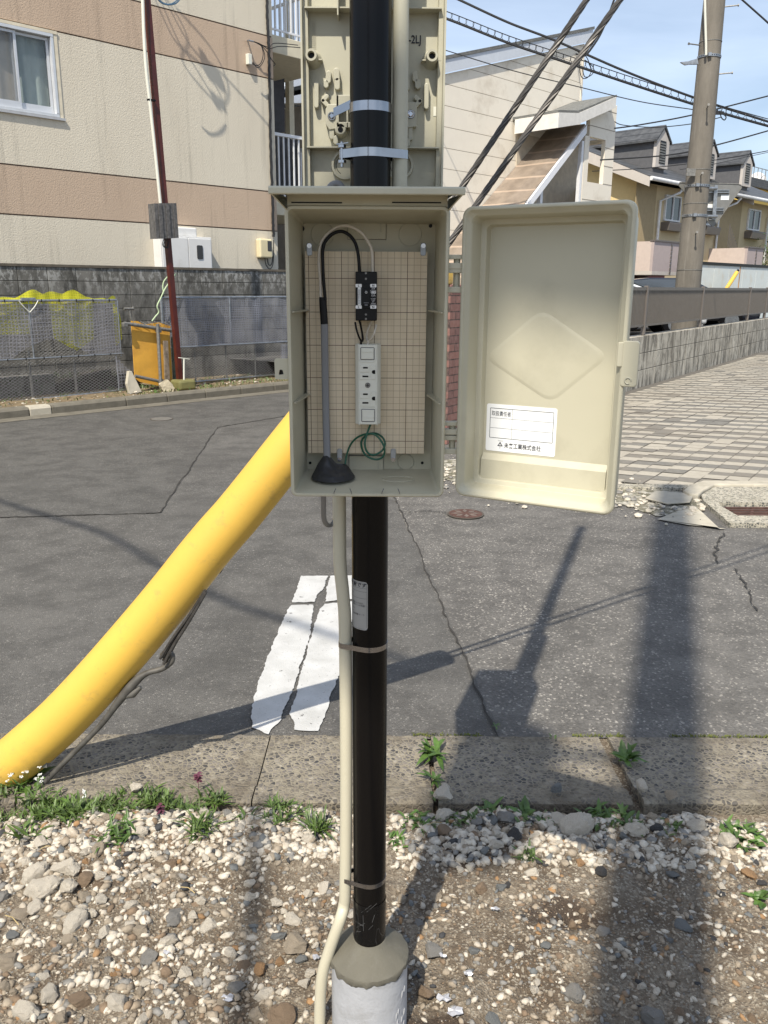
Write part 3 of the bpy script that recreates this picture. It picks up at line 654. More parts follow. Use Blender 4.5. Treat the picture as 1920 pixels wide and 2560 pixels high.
for s_,yy,sz,xe in (('なります。',.72,.0034,.035),('処置となります。',.535,.0036,.057),('絶縁コートの処置',.49,.0036,.057),('ください。',.42,.0034,.037),('します。',.345,.0034,.035),('絶縁被覆 テープ',.30,.0036,.056)):
    v,f_=textmesh(s_,sz,'RIGHT'); mb.add([sk(xe+x,SHH*yy+y,.0003) for x,y,z in v],f_)
mb.build('lettering',M['ink'],stk,recalc=False)
# ---- conduits
c1=[(LX-.0085,LY+.004,Y(850,1240,1.4).z+.06),(LX-.0085,LY+.002,1.10),(LX-.0080,LY,1.03),(LX-.003,LY,.97),(LX,LY,.90),(LX,LY,.6)]
zz=[Y(863,y,LY).z for y in (1800,2215,2290)]
for y in (2215,2262,2300,2380,2450,2560):
    xm={2215:863,2262:860,2300:850,2380:822,2450:804,2560:799}[y]; p=Y(xm,y,LY-(.0 if y<2300 else .012)); c1.append((p.x,p.y,p.z))
p=c1[-1]; c1.append((p[0]+.002,p[1],.0))
mb=MB(); mb.tube(smooth_path(c1,8),CR_,20,side=(0,1,0)); tag(mb.build('conduit',M['cream'],smooth=True),'cream flexible conduit running down the left of the black pole into the gravel','conduit')
mb=MB(); mb.tube([(.0222,RY,1.36),(.0222,RY,1.55),(.0215,RY,1.7),(.0212,RY,1.9),(.021,RY,2.9)],CR_+.0005,20,side=(0,1,0)); tag(mb.build('conduit',M['beige2'],smooth=True),'straight beige conduit on the right of the black pole above the hood','conduit')
# ================================================================ METER BOARD behind the pole
mp_=thing('meter_box',(PX,1.62,1.63),'beige plastic meter box mounted back to front behind the black pole above the hood','meter box')
XL=Y(749,20,1.46).x; XR=Y(1117,20,1.46).x; ZB=1.60; ZT=2.12; YP=1.49; YF=1.462
mb=MB(); w_,h_=XR-XL,ZT-ZB; cx,cz=(XL+XR)/2,(ZB+ZT)/2
def rl(w__,h__,y,r=.008,cx_=cx,cz_=cz): return [Vector((x,y,z)) for x,z in rr(cx_,cz_,w__,h__,r)]
mb.loops([rl(w_-.03,h_-.03,1.63),rl(w_-.012,h_-.012,1.62),rl(w_,h_,1.50),rl(w_,h_,YF),rl(w_-.006,h_-.006,YF),rl(w_-.008,h_-.008,YF+.012),rl(w_-.022,h_-.01,YF+.0125),rl(w_-.024,h_-.012,YP)],cap0=True,cap1=True)
mb.build('shell',M['beige2'],mp_,smooth=True)
def z2(x,y): return (660+x*.3134,y*.3134)
def pad(mb,x0,y0,x1,y1,r,dep,yb=YP):
    a=Y(*z2(x0,y0),yb-dep); b=Y(*z2(x1,y1),yb-dep); rr_=r*.3134/FPX*1.36
    d=(b-a); d.y=0; L_=max(d.length,1e-6); u=d/L_; v=Vector((-u.z,0,u.x)); P=[]
    for c_,s0 in ((b,-90),(a,90)):
        for k in range(9): an=R_(s0+180*k/8); P.append(c_+u*math.cos(an)*rr_+v*math.sin(an)*rr_)
    mb.prism([Vector((p.x,yb-dep,p.z)) for p in P],(0,dep,0))
for grp in ([(417,670,417,840,19)],[(515,585,512,640,22),(495,655,495,680,20)],[(578,565,580,620,24),(584,640,584,692,22)],[(500,768,470,800,17),(470,800,500,832,17)],
            [(1205,585,1208,630,22),(1225,650,1228,685,22)],[(1298,680,1296,850,18)],[(1212,775,1245,805,17),(1245,805,1212,840,17)],[(540,860,541,1090,20)],[(572,1100,572,1130,20)],[(1168,980,1168,1100,18)],[(1148,1120,1148,1150,18)],[(1146,650,1146,700,16)]):
    mb=MB()
    for g_ in grp: pad(mb,*g_,.012)
    mb.build('slot_pad',M['beige2'],mp_,bev=.0012)
def zrib(y): return Y(*z2(500,y),YP-.01).z
for yy in (80,1183): z=zrib(yy); mb=MB(); mb.box(XL+.007,XR-.007,YF+.004,YP,z-.001,z+.001); mb.build('rib',M['beige2'],mp_)
xr=Y(*z2(593,60),YP-.01).x; mb=MB(); mb.box(xr-.001,xr+.001,YF-.002,YP,zrib(150),ZT-.01); mb.build('rib',M['beige2'],mp_); mb=MB()
xr=Y(*z2(1160,60),YP-.01).x; mb.box(xr-.001,xr+.001,YF+.006,YP,zrib(80),zrib(35))
mb.build('rib',M['beige2'],mp_)
for bx_,by_ in ((375,435),(1342,440)):
    c=Y(*z2(bx_,by_),YF-.004); mb=MB(); n=24
    def rg(r,y): return [Vector((c.x+r*math.cos(2*math.pi*k/n),y,c.z+r*math.sin(2*math.pi*k/n))) for k in range(n)]
    mb.loops([rg(.0145,YP),rg(.0105,YP-.008),rg(.0088,c.y),rg(.0055,c.y),rg(.005,c.y+.012)],cap1=True); b_=mb.build('boss',M['beige2'],mp_,smooth=True)
    mb=MB(); mb.par((c.x-.0165,YP-.016,c.z-.004),(.033,0,0),(0,.016,0),(0,0,.002)); mb.build('fin',M['beige2'],b_)
    mb=MB(); mb.cyl((c.x,c.y+.0105,c.z),(0,-1,0),.0045,.001,16); mb.build('screw_hole',M['plasticblack'],b_)
# bracket arms with screws
for sx_,(u0,v0) in ((-1,(540,925)),(1,(1170,910))):
    c=Y(*z2(u0,v0),YP-.016); mb=MB()
    mb.prism([(c.x-.010,YP-.014,c.z-.012),(c.x-.004,YP-.014,c.z-.020),(c.x+.010,YP-.014,c.z-.018),(c.x+.010,YP-.014,c.z+.018),(c.x-.006,YP-.014,c.z+.018),(c.x-.010,YP-.014,c.z+.010)],(0,.014,0))
    if sx_<0:
        mb.box(c.x+.008,PX,YP-.022,YP-.004,c.z+.012,c.z+.030); mb.box(c.x+.008,PX,YP-.022,YP-.004,c.z-.018,c.z-.010); mb.box(c.x+.008,c.x+.012,YP-.022,YP-.004,c.z-.018,c.z+.03); mb.box(c.x+.024,c.x+.027,YP-.022,YP-.004,c.z-.018,c.z+.02)
    br=mb.build('bracket',M['beige2'],mp_,bev=.0008)
    mb=MB(); mb.cyl((c.x,YP-.0135,c.z),(0,-1,0),.0072,.003,20,.0058); mb.cyl((c.x,YP-.0165,c.z),(0,-1,0),.0052,.0018,20,.003); mb.par((c.x-.004,YP-.0187,c.z-.0005),(.008,0,0),(0,.001,0),(0,0,.001)); mb.par((c.x-.0005,YP-.0188,c.z-.004),(.001,0,0),(0,.001,0),(0,0,.008)); mb.build('screw',M['steel'],br,smooth=True)
c=Y(*z2(610,1030),YP-.02); mb=MB(); mb.cyl((c.x,YP-.022,c.z),(0,1,0),.0085,.022,20,.0115); b_=mb.build('keyhole_boss',M['beige2'],mp_,smooth=True,bev=.001)
mb=MB(); mb.cyl((c.x,YP-.0223,c.z-.001),(0,-1,0),.0042,.0005,14); mb.box(c.x-.0018,c.x+.0018,YP-.0227,YP-.0222,c.z-.001,c.z+.0075); mb.build('keyhole',M['plasticblack'],b_)
# round knockout ring behind the pole
c=Y(*z2(648,1312),YP-.012)
mb=MB(); n=40
def rgc(r,y,cx_=None): 
    return [Vector((PX-.022+r*math.cos(2*math.pi*k/n),y,c.z+r*math.sin(2*math.pi*k/n))) for k in range(n)]
for cx0,rad in ((Y(*z2(640,1312),YP).x+.002,.0235),(Y(*z2(1110,1312),YP).x-.006,.0235)):
    rg3=lambda r,y:[Vector((cx0+r*math.cos(2*math.pi*k/n),y,c.z+r*math.sin(2*math.pi*k/n))) for k in range(n)]
    mb=MB(); mb.loops([rg3(rad,YP),rg3(rad-.001,YP-.011),rg3(rad-.0045,YP-.011),rg3(rad-.0055,YP-.004)],cap1=True); k_=mb.build('knockout',M['beige2'],mp_,smooth=True)
    mb=MB(); mb.tube([Vector((cx0+(rad-.0085)*math.cos(a),YP-.0042,c.z+(rad-.0085)*math.sin(a))) for a in [R_(100+140*k/16) for k in range(17)]],.0005,5); mb.build('scored_line',M['plasticblack'],k_)
mb=MB(); v_=Y(*z2(1152,345),YP-.0008); text_on(mb,'-2LJ',.0165,lambda x,y:Vector((v_.x+x*.8,YP-.0008,v_.z+y)),bold=.0003); mb.build('lettering',M['ink'],mp_,recalc=False)
mb=MB(); 
for yy,zz_ in ((170,400),): 
    a=Y(*z2(372,yy),YP); b=Y(*z2(425,zz_),YP)
    for k in range(15):
        z=a.z+(b.z-a.z)*(k+.3)/15; mb.box(a.x+.001,a.x+.0075,YP-.0004,YP,z-.0006,z+.0006); mb.box(b.x-.0075,b.x-.0015,YP-.0004,YP,z-.0012,z-.0002)
mb.build('embossed_marks',M['beige2'],mp_)
mb=MB(); p=Y(*z2(1366,888),YP-.0006); mb.box(p.x-.003,p.x+.003,YP-.0007,YP,p.z-.007,p.z+.007); mb.build('white_mark',M['offwhite'],mp_)
# ================================================================ OUTLET BOX
YB=1.2167; BX0,BX1=-.1389,.0886; BZ0,BZ1=1.197,1.6075
bcx,bcz=(BX0+BX1)/2,(BZ0+BZ1)/2; bw,bh=BX1-BX0,BZ1-BZ0
box=thing('outlet_box',(bcx,1.36,BZ0),'open beige plastic outlet box with hood strapped to the front of the black pole','outlet box')
def bl(w__,h__,y,r=.009,dz=0): return [Vector((x,y,z)) for x,z in rr(bcx,bcz+dz,w__,h__,r)]
mb=MB(); YK=1.347
mb.loops([bl(bw-.022,bh-.022,YK+.006),bl(bw-.012,bh-.012,YK+.004),bl(bw-.008,bh-.008,YB+.014),bl(bw,bh,YB+.013),bl(bw,bh,YB+.002,.010),bl(bw-.003,bh-.003,YB,.009),bl(bw-.010,bh-.010,YB,.006),bl(bw-.012,bh-.012,YB+.004,.006),bl(bw-.026,bh-.030,YK,.004)],cap0=True,cap1=True)
mb.build('shell',M['beige'],box,smooth=True)
hx0=Y(670,478,1.175).x; hx1=Y(1164,478,1.175).x; zf0=Y(917,484,1.175).z; zf1=Y(917,468,1.175).z
mb=MB(); P=lambda y,z0_,z1_,ex: [Vector((hx0+ex,y,z0_)),Vector((hx1-ex,y,z0_)),Vector((hx1-ex,y,z1_)),Vector((hx0+ex,y,z1_))]
mb.loops([P(1.175,zf0-.001,zf1,0),P(1.1785,zf0-.0012,zf1+.0015,0),P(1.24,zf1+.001,zf1+.005,.004),P(1.37,zf1+.004,zf1+.008,.010)],cap0=True,cap1=True)
# slanted cheeks and top block below the hood
hood=mb.build('hood',M['beige'],box,bev=.0015)
mb=MB(); mb.box(BX0+.004,BX1-.004,1.2200,1.36,BZ1-.003,zf1+.004)
for x0_,xe in ((hx0+.001,BX0+.002),(hx1-.001,BX1-.002)):
    mb.prism([(x0_,1.182,zf0+.001),(xe,1.213,BZ1-.006),(xe,1.355,BZ1-.006),(x0_+(.006 if x0_<0 else -.006),1.36,zf1+.004)],(.0022 if x0_<0 else -.0022,0,0))
mb.build('hood_support',M['beige'],hood)
for a,b in ((728,855),(980,1103)):
    mb=MB(); p=Y(a,506,1.2185); q_=Y(b,506,1.2185); mb.box(p.x,q_.x,1.2188,1.2194,p.z-.0008,p.z+.0008); mb.build('gap',M['plasticblack'],hood)
# side ribs
for yy,zz_ in (((230,1090),(310,1070)),((1412,1095),(1325,1070))):
    p=Y(660+yy[0]*.3134,440+yy[1]*.3134,YB+.012); q_=Y(660+zz_[0]*.3134,440+zz_[1]*.3134,1.33)
    xw=BX0+.007 if yy[0]<800 else BX1-.007; s_=1 if yy[0]<800 else -1
    mb=MB(); mb.prism([(xw,YB+.006,p.z),(xw+s_*.003,YB+.006,p.z),(xw+s_*.016,1.33,p.z),(xw,1.346,p.z)],(0,0,.002)); mb.build('side_rib',M['beige'],box)
for xs,ys in (((245,510),(325,435)),((1390,510),(1305,435))):
    p=Y(660+xs[0]*.3134,840+xs[1]*.3134,YB+.01); xw=BX0+.007 if xs[0]<800 else BX1-.007; s_=1 if xs[0]<800 else -1
    z_=1.335
    mb=MB(); mb.prism([(xw,YB+.006,z_),(xw+s_*.003,YB+.006,z_),(xw+s_*.016,1.33,z_),(xw,1.346,z_)],(0,0,.002)); mb.build('side_rib',M['beige'],box)
# back wall knockouts, cover plates, screws holes
def z5(x,y): return (660+x*.3134,440+y*.3134)
def z6b(x,y): return (660+x*.3134,840+y*.3134)
def ring(mb,c,r,t,nrm='y',n=32,gap=None):
    pts=[]
    for k in range(n+1):
        a=2*math.pi*k/n; pts.append(c+(Vector((math.cos(a)*r,0,math.sin(a)*r)) if nrm=='y' else Vector((math.cos(a)*r,math.sin(a)*r,0))))
    mb.tube(pts,t,6)
for (x,y,r) in ((465,465,87),(1165,465,87)):
    mb=MB(); ring(mb,Y(*z5(x,y),YK-.0005),r*.3134/FPX*1.33,.0006); mb.build('knockout_ring',M['beige2'],box)
mb=MB(); ring(mb,Y(*z6b(1130,1005),YK-.0005),64*.3134/FPX*1.38,.0008); mb.build('knockout_ring',M['beige2'],box)
zf=BZ0+.0135
for x,y in ((1070,1140),):
    mb=MB(); c=G(*z6b(x,y),zf+.002); pts=[c+Vector((math.cos(a)*.025,math.sin(a)*.019,0)) for a in [2*math.pi*k/32 for k in range(33)]]; mb.tube(pts,.0006,5); mb.build('knockout_ring',M['beige2'],box)
for (x0_,y0_,x1_,y1_,fn) in ((668,325,972,505,z5),(680,955,950,1106,z6b)):
    a=Y(*fn(x0_,y0_),YK-.003); b=Y(*fn(x1_,y1_),YK-.003)
    mb=MB(); mb.box(a.x,b.x,YK-.004,YK,b.z,a.z); cv=mb.build('cover_plate',M['beige'],box,bev=.0006)
    mb=MB(); mb.box(a.x-.0006,b.x+.0006,YK-.0015,YK-.0003,b.z-.0006,a.z+.0008); mb.build('shadow_gap',M['graphite'],cv)
    mb=MB(); xx=b.x-.008; mb.box(xx-.0012,xx+.0012,YK-.005,YK-.003,(a.z+b.z)/2-.006,(a.z+b.z)/2+.006); mb.build('catch',M['beige2'],cv)
for (x,y,fn,r) in ((1328,398,z5,.0028),(300,420,z5,.0045),(368,1012,z6b,.0024),(1262,1012,z6b,.0024)):
    c=Y(*fn(x,y),YK-.0004); mb=MB(); mb.cyl((c.x,c.y,c.z),(0,-1,0),r,.0006,16)
    if y==420: mb.box(c.x-.0018,c.x+.0018,c.y-.0006,c.y,c.z,c.z+.016)
    mb.build('screw_hole',M['plasticblack'],box)
# notches in the bottom lip
for a,b in ((560,697),(942,1080)):
    mb=MB()
    for x,s_ in ((a,1),(b,-1)):
        p0=G(*z6b(x,1250),zf-.001); pts=[Y(*z6b(x-2*s_,1258),YB-.0006),G(*z6b(x,1245),BZ0+.0095),G(*z6b(x+s_*12,1218),BZ0+.0115)]
        mb.tube(pts,.0006,5)
    mb.build('notch_line',M['graphite'],box)
    p0=Y(*z6b(a,1262),YB-.001); p1=Y(*z6b(b,1262),YB-.001)
# left latch ear
p0=Y(*z6b(84,178),YB+.008); p1=Y(*z6b(212,345),YB+.008)
mb=MB(); hc=Y(*z6b(136,290),YB+.008)
outer=[Vector((x,YB+.006,z)) for x,z in rr((p0.x+p1.x)/2,(p0.z+p1.z)/2,p1.x-p0.x,p0.z-p1.z,.003,5)]
nO=len(outer); hole=[]
for o_ in outer:
    d=Vector((o_.x-hc.x,0,o_.z-hc.z)).normalized(); hole.append(Vector((hc.x,YB+.006,hc.z))+d*.0042)
mb.loops([hole,outer,[p+Vector((0,.004,0)) for p in outer],[p+Vector((0,.004,0)) for p in hole],hole]); mb.build('latch_ear',M['beige'],box)
# backboard
T0=Y(*z5(327,600),1.325); T1=Y(*z5(1306,603),1.325); B0=Y(*z6b(353,935),1.325); B1=Y(*z6b(1273,937),1.325)
bx0,bx1,bz0,bz1=(T0.x+B0.x)/2,(T1.x+B1.x)/2,B0.z,T0.z
vx=Y(*z6b(627,590),1.325).x; hz=Y(*z6b(700,588),1.325).z
q,x,y,z=M['_rule'][0],*M['_rule'][1:3],None
q,x,z,_=M['_rule']
def rl_(c,off,per,wd):
    s_=q.math('ADD',c,per*40-off); return q.math('LESS_THAN',q.math('PINGPONG',s_,per/2),wd/2)
ox=vx-bcx; oz=hz-BZ0
minor=q.math('MAXIMUM',rl_(x,ox,.01,.0006),rl_(z,oz,.01,.0006)); major=q.math('MAXIMUM',rl_(x,ox,.05,.0009),rl_(z,oz,.05,.0009))
c=q.mix(q.ramp(q.noise(60,4,.6,q.map((1,1,.15))),(.3,0.),(.7,1.)),(.60,.50,.35),(.70,.60,.44))
c=q.mix(q.math('MULTIPLY',minor,.62),c,(.17,.10,.055)); c=q.mix(q.math('MULTIPLY',major,.9),c,(.06,.022,.012)); M['board']=q.out(c,.55)
mb=MB(); mb.box(bx0,bx1,1.325,1.334,bz0,bz1); board=mb.build('backboard',M['board'],box)
for fn,x,y,up in ((z5,362,585,1),(z5,1270,585,1),(z6b,603,945,-1),(z6b,1031,945,-1)):
    c=Y(*fn(x,y),1.323); mb=MB(); zm=c.z
    hh=.012
    mb.prism([Vector((x_,1.3225,z_)) for x_,z_ in rr(c.x,zm,.0082,.0185,.003,6)],(0,.0022,0))
    cl=mb.build('clip',M['galv'],board,bev=.0004)
    mb=MB(); mb.cyl((c.x,1.3225,zm+up*.005-(.003 if up<0 else 0)),(0,-1,0),.0034,.0018,14); zq=zm+up*.005-(.003 if up<0 else 0); mb.box(c.x-.0026,c.x+.0026,1.3202,1.3207,zq-.0004,zq+.0004); mb.build('screw',M['steel'],cl)
# ---- lid
LA0=Vector((.1052,1.222,0)); LA1=Vector((.3115,1.1045,0)); lu=(LA1-LA0).normalized(); lw=(LA1-LA0).length; ln_=Vector((lu.y,-lu.x,0))
if ln_.y>0: ln_=-ln_
LZ0,LZ1=1.1995,1.607; lcz=(LZ0+LZ1)/2; lh=LZ1-LZ0; LD=.048
def LQ(s,z,d): return LA0+lu*s+UP*z-ln_*d
def ll(w__,h__,d,r): return [LQ(x,z,d) for x,z in rr(lw/2,lcz,w__,h__,r,6)]
mb=MB()
mb.loops([ll(lw-.030,lh-.030,LD+.003,.012),ll(lw-.016,lh-.016,LD,.016),ll(lw-.012,lh-.012,.010,.014),ll(lw,lh,.0085,.014),ll(lw,lh,.002,.014),ll(lw-.004,lh-.004,0,.013),ll(lw-.010,lh-.010,0,.011),ll(lw-.014,lh-.014,.004,.011),ll(lw-.022,lh-.022,.006,.011),ll(lw-.026,lh-.026,.010,.010),ll(lw-.030,lh-.030,LD-.014,.008),ll(lw-.044,lh-.044,LD-.012,.007),ll(lw-.048,lh-.048,LD-.0005,.005)],cap0=True,cap1=True)
lid=mb.build('lid',M['beige'],box,smooth=True,bev=.0008)
def z7(x,y): return (1100+x*.4943,460+y*.4943)
def LS(px,py,d=LD-.0005): # pixel -> lid panel coords
    p=PLN(px,py,LA0-ln_*d,ln_); return (p-LA0).dot(lu),p.z
def LV(px,py,d=LD-.0005,e=0): s_,z_=LS(px,py,d); return LQ(s_,z_,d-e)
# diamond
dc=[LS(*z7(*p)) for p in ((515,640),(845,870),(560,1100),(235,880))]
def rdia(k,e):
    c0=sum(a for a,b in dc)/4; c1_=sum(b for a,b in dc)/4; out=[]
    P=[(c0+(a-c0)*k,c1_+(b-c1_)*k) for a,b in dc]
    for i in range(4):
        a,b,c_=P[i-1],P[i],P[(i+1)%4]; t=.16
        for j in range(6):
            v=j/5; p0=(b[0]+(a[0]-b[0])*t,b[1]+(a[1]-b[1])*t); p1=b; p2=(b[0]+(c_[0]-b[0])*t,b[1]+(c_[1]-b[1])*t)
            out.append(LQ((1-v)**2*p0[0]+2*v*(1-v)*p1[0]+v*v*p2[0],(1-v)**2*p0[1]+2*v*(1-v)*p1[1]+v*v*p2[1],LD-.0005-e))
    return out
mb=MB(); mb.loops([rdia(1.06,-.0002),rdia(1.03,.0001),rdia(.97,.0009),rdia(.93,.0011),rdia(.5,.0013)],cap1=True); dm=mb.build('embossed_diamond',M['beige'],lid)
for pl_ in dm.data.polygons: pl_.use_smooth=True
# bottom ledge strip
a=LV(*z7(205,1368)); b=LV(*z7(850,1432)); 
sa,za=LS(*z7(190,1372)); sb,zb_=LS(*z7(858,1438)); zz_=(za+zb_)/2; za=zb_=zz_
mb=MB(); mb.prism([LQ(.024,zz_+.005,LD-.0005),LQ(.024,zz_-.004,LD-.0075),LQ(.024,LZ0+.0165,LD-.0090),LQ(.024,LZ0+.0165,LD)],lu*(lw-.048)); mb.build('ledge',M['beige'],lid)
for x,y in ((225,1500),(403,1520),(605,1545),(798,1565)):
    s_,z_=LS(*z7(x,y),LD-.0085); mb=MB(); pts=[LQ(s_+.0045*math.cos(t),z_+.0045*math.sin(t),LD-.0086) for t in [2*math.pi*k/20 for k in range(21)]]; mb.tube(pts,.0003,4); mb.build('moulding_ring',M['beige'],lid)
# latch tab at the right of the lid
t0=z7(915,785); t1=z7(1005,1030)
c0=PLN(*t0,LA0,ln_); c1_=PLN(*t1,LA0,ln_); sL=lw-.004; z_t=PLN(*z7(1000,795),LA0,ln_).z; z_b=PLN(*z7(992,1028),LA0,ln_).z; sR=(PLN(*z7(1003,900),LA0,ln_)-LA0).dot(lu)
mb=MB(); mb.prism([LQ(x,z,-.001) for x,z in rr((sL+sR)/2,(z_t+z_b)/2,sR-sL,z_t-z_b,.004,4)],-ln_*.005); mb.prism([LQ(sL-.006,z_t-.002,-.002),LQ(sL+.001,z_t-.002,-.002),LQ(sL+.001,(z_t+z_b)/2-.004,-.002),LQ(sL-.006,(z_t+z_b)/2-.004,-.002)],-ln_*.012)
lt=mb.build('latch_tab',M['beige'],lid,bev=.001)
mb=MB(); c=PLN(*z7(952,995),LA0,ln_); mb.tube([c+lu*.004*math.cos(t)+UP*.004*math.sin(t)+ln_*.0015 for t in [5.2*k/14 for k in range(15)]],.0009,5); mb.build('hook_mark',M['beige2'],lt)
# label
s0,zt_=LS(1218,1008); s1,_z=LS(1394,1020); _s,zb_=LS(1214,1124.6); s1=(LS(1394,1020)[0]+LS(1387.6,1140.5)[0])/2; s0=(LS(1218,1008)[0]+LS(1214,1124.6)[0])/2
lbw,lbh=s1-s0,zt_-zb_
def LBL(x,y,e=.0004): return LQ(s0+x*lbw,zb_+y*lbh,LD-.0005-e)
mb=MB(); P=[LBL(x/lbw,y/lbh,.0003) for x,y in rr(lbw/2,lbh/2,lbw,lbh,.003,4)]; mb.prism(P,-ln_*-.0002); lab=mb.build('label',M['paper'],lid)
mb=MB()
def lline(x0_,y0_,x1_,y1_,t):
    a=Vector((x0_*lbw,y0_*lbh,0)); b=Vector((x1_*lbw,y1_*lbh,0)); d=(b-a).normalized(); s_=Vector((-d.y,d.x,0))*t; P=[a-s_,b-s_,b+s_,a+s_]; mb.quad(*[LBL(p.x/lbw,p.y/lbh,.0007) for p in P])
x0_,x1_,y0_,y1_=.055,.955,.285,.91; xm=.375
for l_ in ((x0_,y0_,x1_,y0_),(x0_,y1_,x1_,y1_),(x0_,y0_,x0_,y1_),(x1_,y0_,x1_,y1_)): lline(*l_,.00035)
for l_ in ((x0_,.495,x1_,.495),(x0_,.705,x1_,.705),(xm,y0_,xm,y1_)): lline(*l_,.00018)
mb.build('table_lines',M['ink'],lab,recalc=False)
def fit(mb,s,x0f,x1f,yf,hf,bold=0):
    v,f_=textmesh(s,1.0,'LEFT',bold); xs=[p[0] for p in v]; ys=[p[1] for p in v]; ax,bx=min(xs),max(xs); ay,by=min(ys),max(ys)
    mb.add([LBL(x0f+(p[0]-ax)/(bx-ax)*(x1f-x0f),yf+(p[1]-ay)/(by-ay)*hf,.0008) for p in v],f_)
mb=MB(); fit(mb,'取扱責任者',.075,.355,.755,.10); fit(mb,'未来工業株式会社',.275,.80,.085,.115,.012)
# small emblem: wavy crown over a triangle on a stem
def pl2(pts): mb.quad(*[LBL(x,y,.0008) for x,y in pts])
pl2([(.215,.21),(.178,.12),(.190,.12),(.215,.185)]); pl2([(.215,.21),(.215,.185),(.240,.12),(.252,.12)]); pl2([(.178,.115),(.252,.115),(.252,.13),(.178,.13)]); pl2([(.2125,.06),(.2175,.06),(.2175,.2),(.2125,.2)])
for k in range(5): x=.178+.015*k; pl2([(x,.222),(x+.012,.235),(x+.016,.235),(x+.004,.222)]); pl2([(x+.012,.235),(x+.020,.222),(x+.016,.222),(x+.010,.232)])
mb.build('lettering',M['ink'],lab,recalc=False)
# hinges between box and lid
def z5s(x,y): return (1100+x*.262,620+y*.2622)
for zc_,ys in ((0,(65,145,190,235,370,405)),(1,(1650,1720,1780,1815,1905,1960))):
    Yh=1.235; zz_=[Y(1130,620+y_*.2622,Yh).z for y_ in ys]
    hx_0=BX1-.002; hx_1=LA0.x+.006; xm_=(hx_0+hx_1)/2+.002
    mb=MB()
    mb.box(hx_0,hx_1,Yh-.008,Yh+.004,zz_[0]-.006,zz_[0]); mb.box(hx_0,hx_1+.002,Yh-.010,Yh+.004,zz_[1]-.008,zz_[1]); mb.box(hx_0,hx_1-.002,Yh-.009,Yh+.004,zz_[2]-.007,zz_[2])
    mb.box(hx_0,hx_1-.003,Yh-.009,Yh+.004,zz_[4]-.008,zz_[4])
    mb.cyl((xm_,Yh,zz_[4]-.004),UP,.0048,zz_[0]-zz_[4]+.002,16)
    hg=mb.build('hinge',M['beige'],box,bev=.0008)
# ---- devices inside the box
YD=1.29
pt=lambda fn,x,y,yy: Y(*fn(x,y),yy)
a=pt(z5,729,762,YD); b=pt(z5,900,1155,YD)
br=thing('circuit_breaker',((a.x+b.x)/2,1.325,b.z),'small black circuit breaker with white L and N tabs on the ruled board','circuit breaker')
mb=MB(); mb.box(a.x,b.x,YD,1.325,b.z,a.z); bb=mb.build('body',M['plasticblack'],br,bev=.0012)
za_=pt(z5,800,862,YD).z; zb2=pt(z5,800,1055,YD).z; xa=pt(z5,782,900,YD).x; xb=pt(z5,846,900,YD).x
mb=MB(); mb.box(a.x+.0005,b.x-.0005,YD-.004,YD+.001,zb2,za_); mb.build('face_plate',M['plasticblack'],br,bev=.0006)
mb=MB(); mb.box(xa,xb,YD-.009,YD-.003,zb2+.004,za_-.006); sw=mb.build('switch',M['plasticblack'],br,bev=.001)
YT=YD-.0043
for x in (755,872):
    for y,s_ in ((875,0),(1045,0)):
        p=pt(z5,x,y,YT); mb=MB(); mb.prism([Vector((u_,YT,v_)) for u_,v_ in rr(p.x,p.z,.0092,.0048,.001,3)],(0,.0004,0)); tb=mb.build('terminal_tab',M['paper'],br)
        mb=MB(); v,f_=textmesh('L' if x<800 else 'N',.0045,'CENTER',.0001); mb.add([Vector((p.x+q_[0],YT-.0003,p.z-.0016+q_[1])) for q_ in v],f_); mb.build('lettering',M['ink'],tb,recalc=False)
mb=MB(); p=pt(z5,761,960,YT); mb.prism([Vector((u_,YT,v_)) for u_,v_ in rr(p.x,p.z,.0046,.0255,.0008,3)],(0,.0003,0)); tb=mb.build('spec_label',M['paper'],br)
mb=MB()
for k,dx in enumerate((-.0012,.0006)):
    for j in range(12): mb.box(p.x+dx-.0003,p.x+dx+.0005,YT-.0003,YT-.0002,p.z-.011+j*.0018,p.z-.011+j*.0018+random.uniform(.0007,.0014))
mb.build('small_print',M['ink'],tb)
mb=MB()
for s_,y,sz in (('定格',897,.003),('感度電流',914,.0026),('15A',953,.0046),('AC100V',975,.0024),('1.5kA',987,.0026),('IN',1000,.0030),('30mA',1016,.0034),('感度電流',1030,.0024)):
    p=pt(z5,871,y,YT); v,f_=textmesh(s_,sz,'CENTER'); mb.add([Vector((p.x+q_[0]*.9,YT-.0002,p.z-.0015+q_[1])) for q_ in v],f_)
mb.build('lettering',M['inkwhite'],br,recalc=False)
p=pt(z5,873,929,YT); mb=MB(); mb.prism([Vector((u_,YT,v_)) for u_,v_ in rr(p.x,p.z,.0078,.0033,.0015,4)],(0,.0003,0)); tb=mb.build('oval_mark',M['paper'],br)
mb=MB(); v,f_=textmesh('AC100',.0024,'CENTER'); mb.add([Vector((p.x+q_[0],YT-.0002,p.z-.0009+q_[1])) for q_ in v],f_); mb.build('lettering',M['ink'],tb,recalc=False)
p=pt(z5,815,928,YD-.0093); mb=MB(); ring(mb,Vector((p.x,YD-.0093,p.z)),.0018,.0003,n=6); mb.tube([(p.x-.001,YD-.0095,p.z),(p.x,YD-.0095,p.z-.001),(p.x+.001,YD-.0095,p.z+.001)],.0003,4); mb.build('mark',M['inkwhite'],sw)
p=pt(z5,815,1015,YD-.0093); mb=MB(); mb.box(p.x-.0035,p.x+.0035,YD-.011,YD-.0085,p.z,p.z+.0012); mb.box(p.x-.0022,p.x+.0022,YD-.0095,YD-.009,p.z-.0035,p.z-.0015); mb.build('thumb_ridge',M['graphite'],sw)
mb=MB()
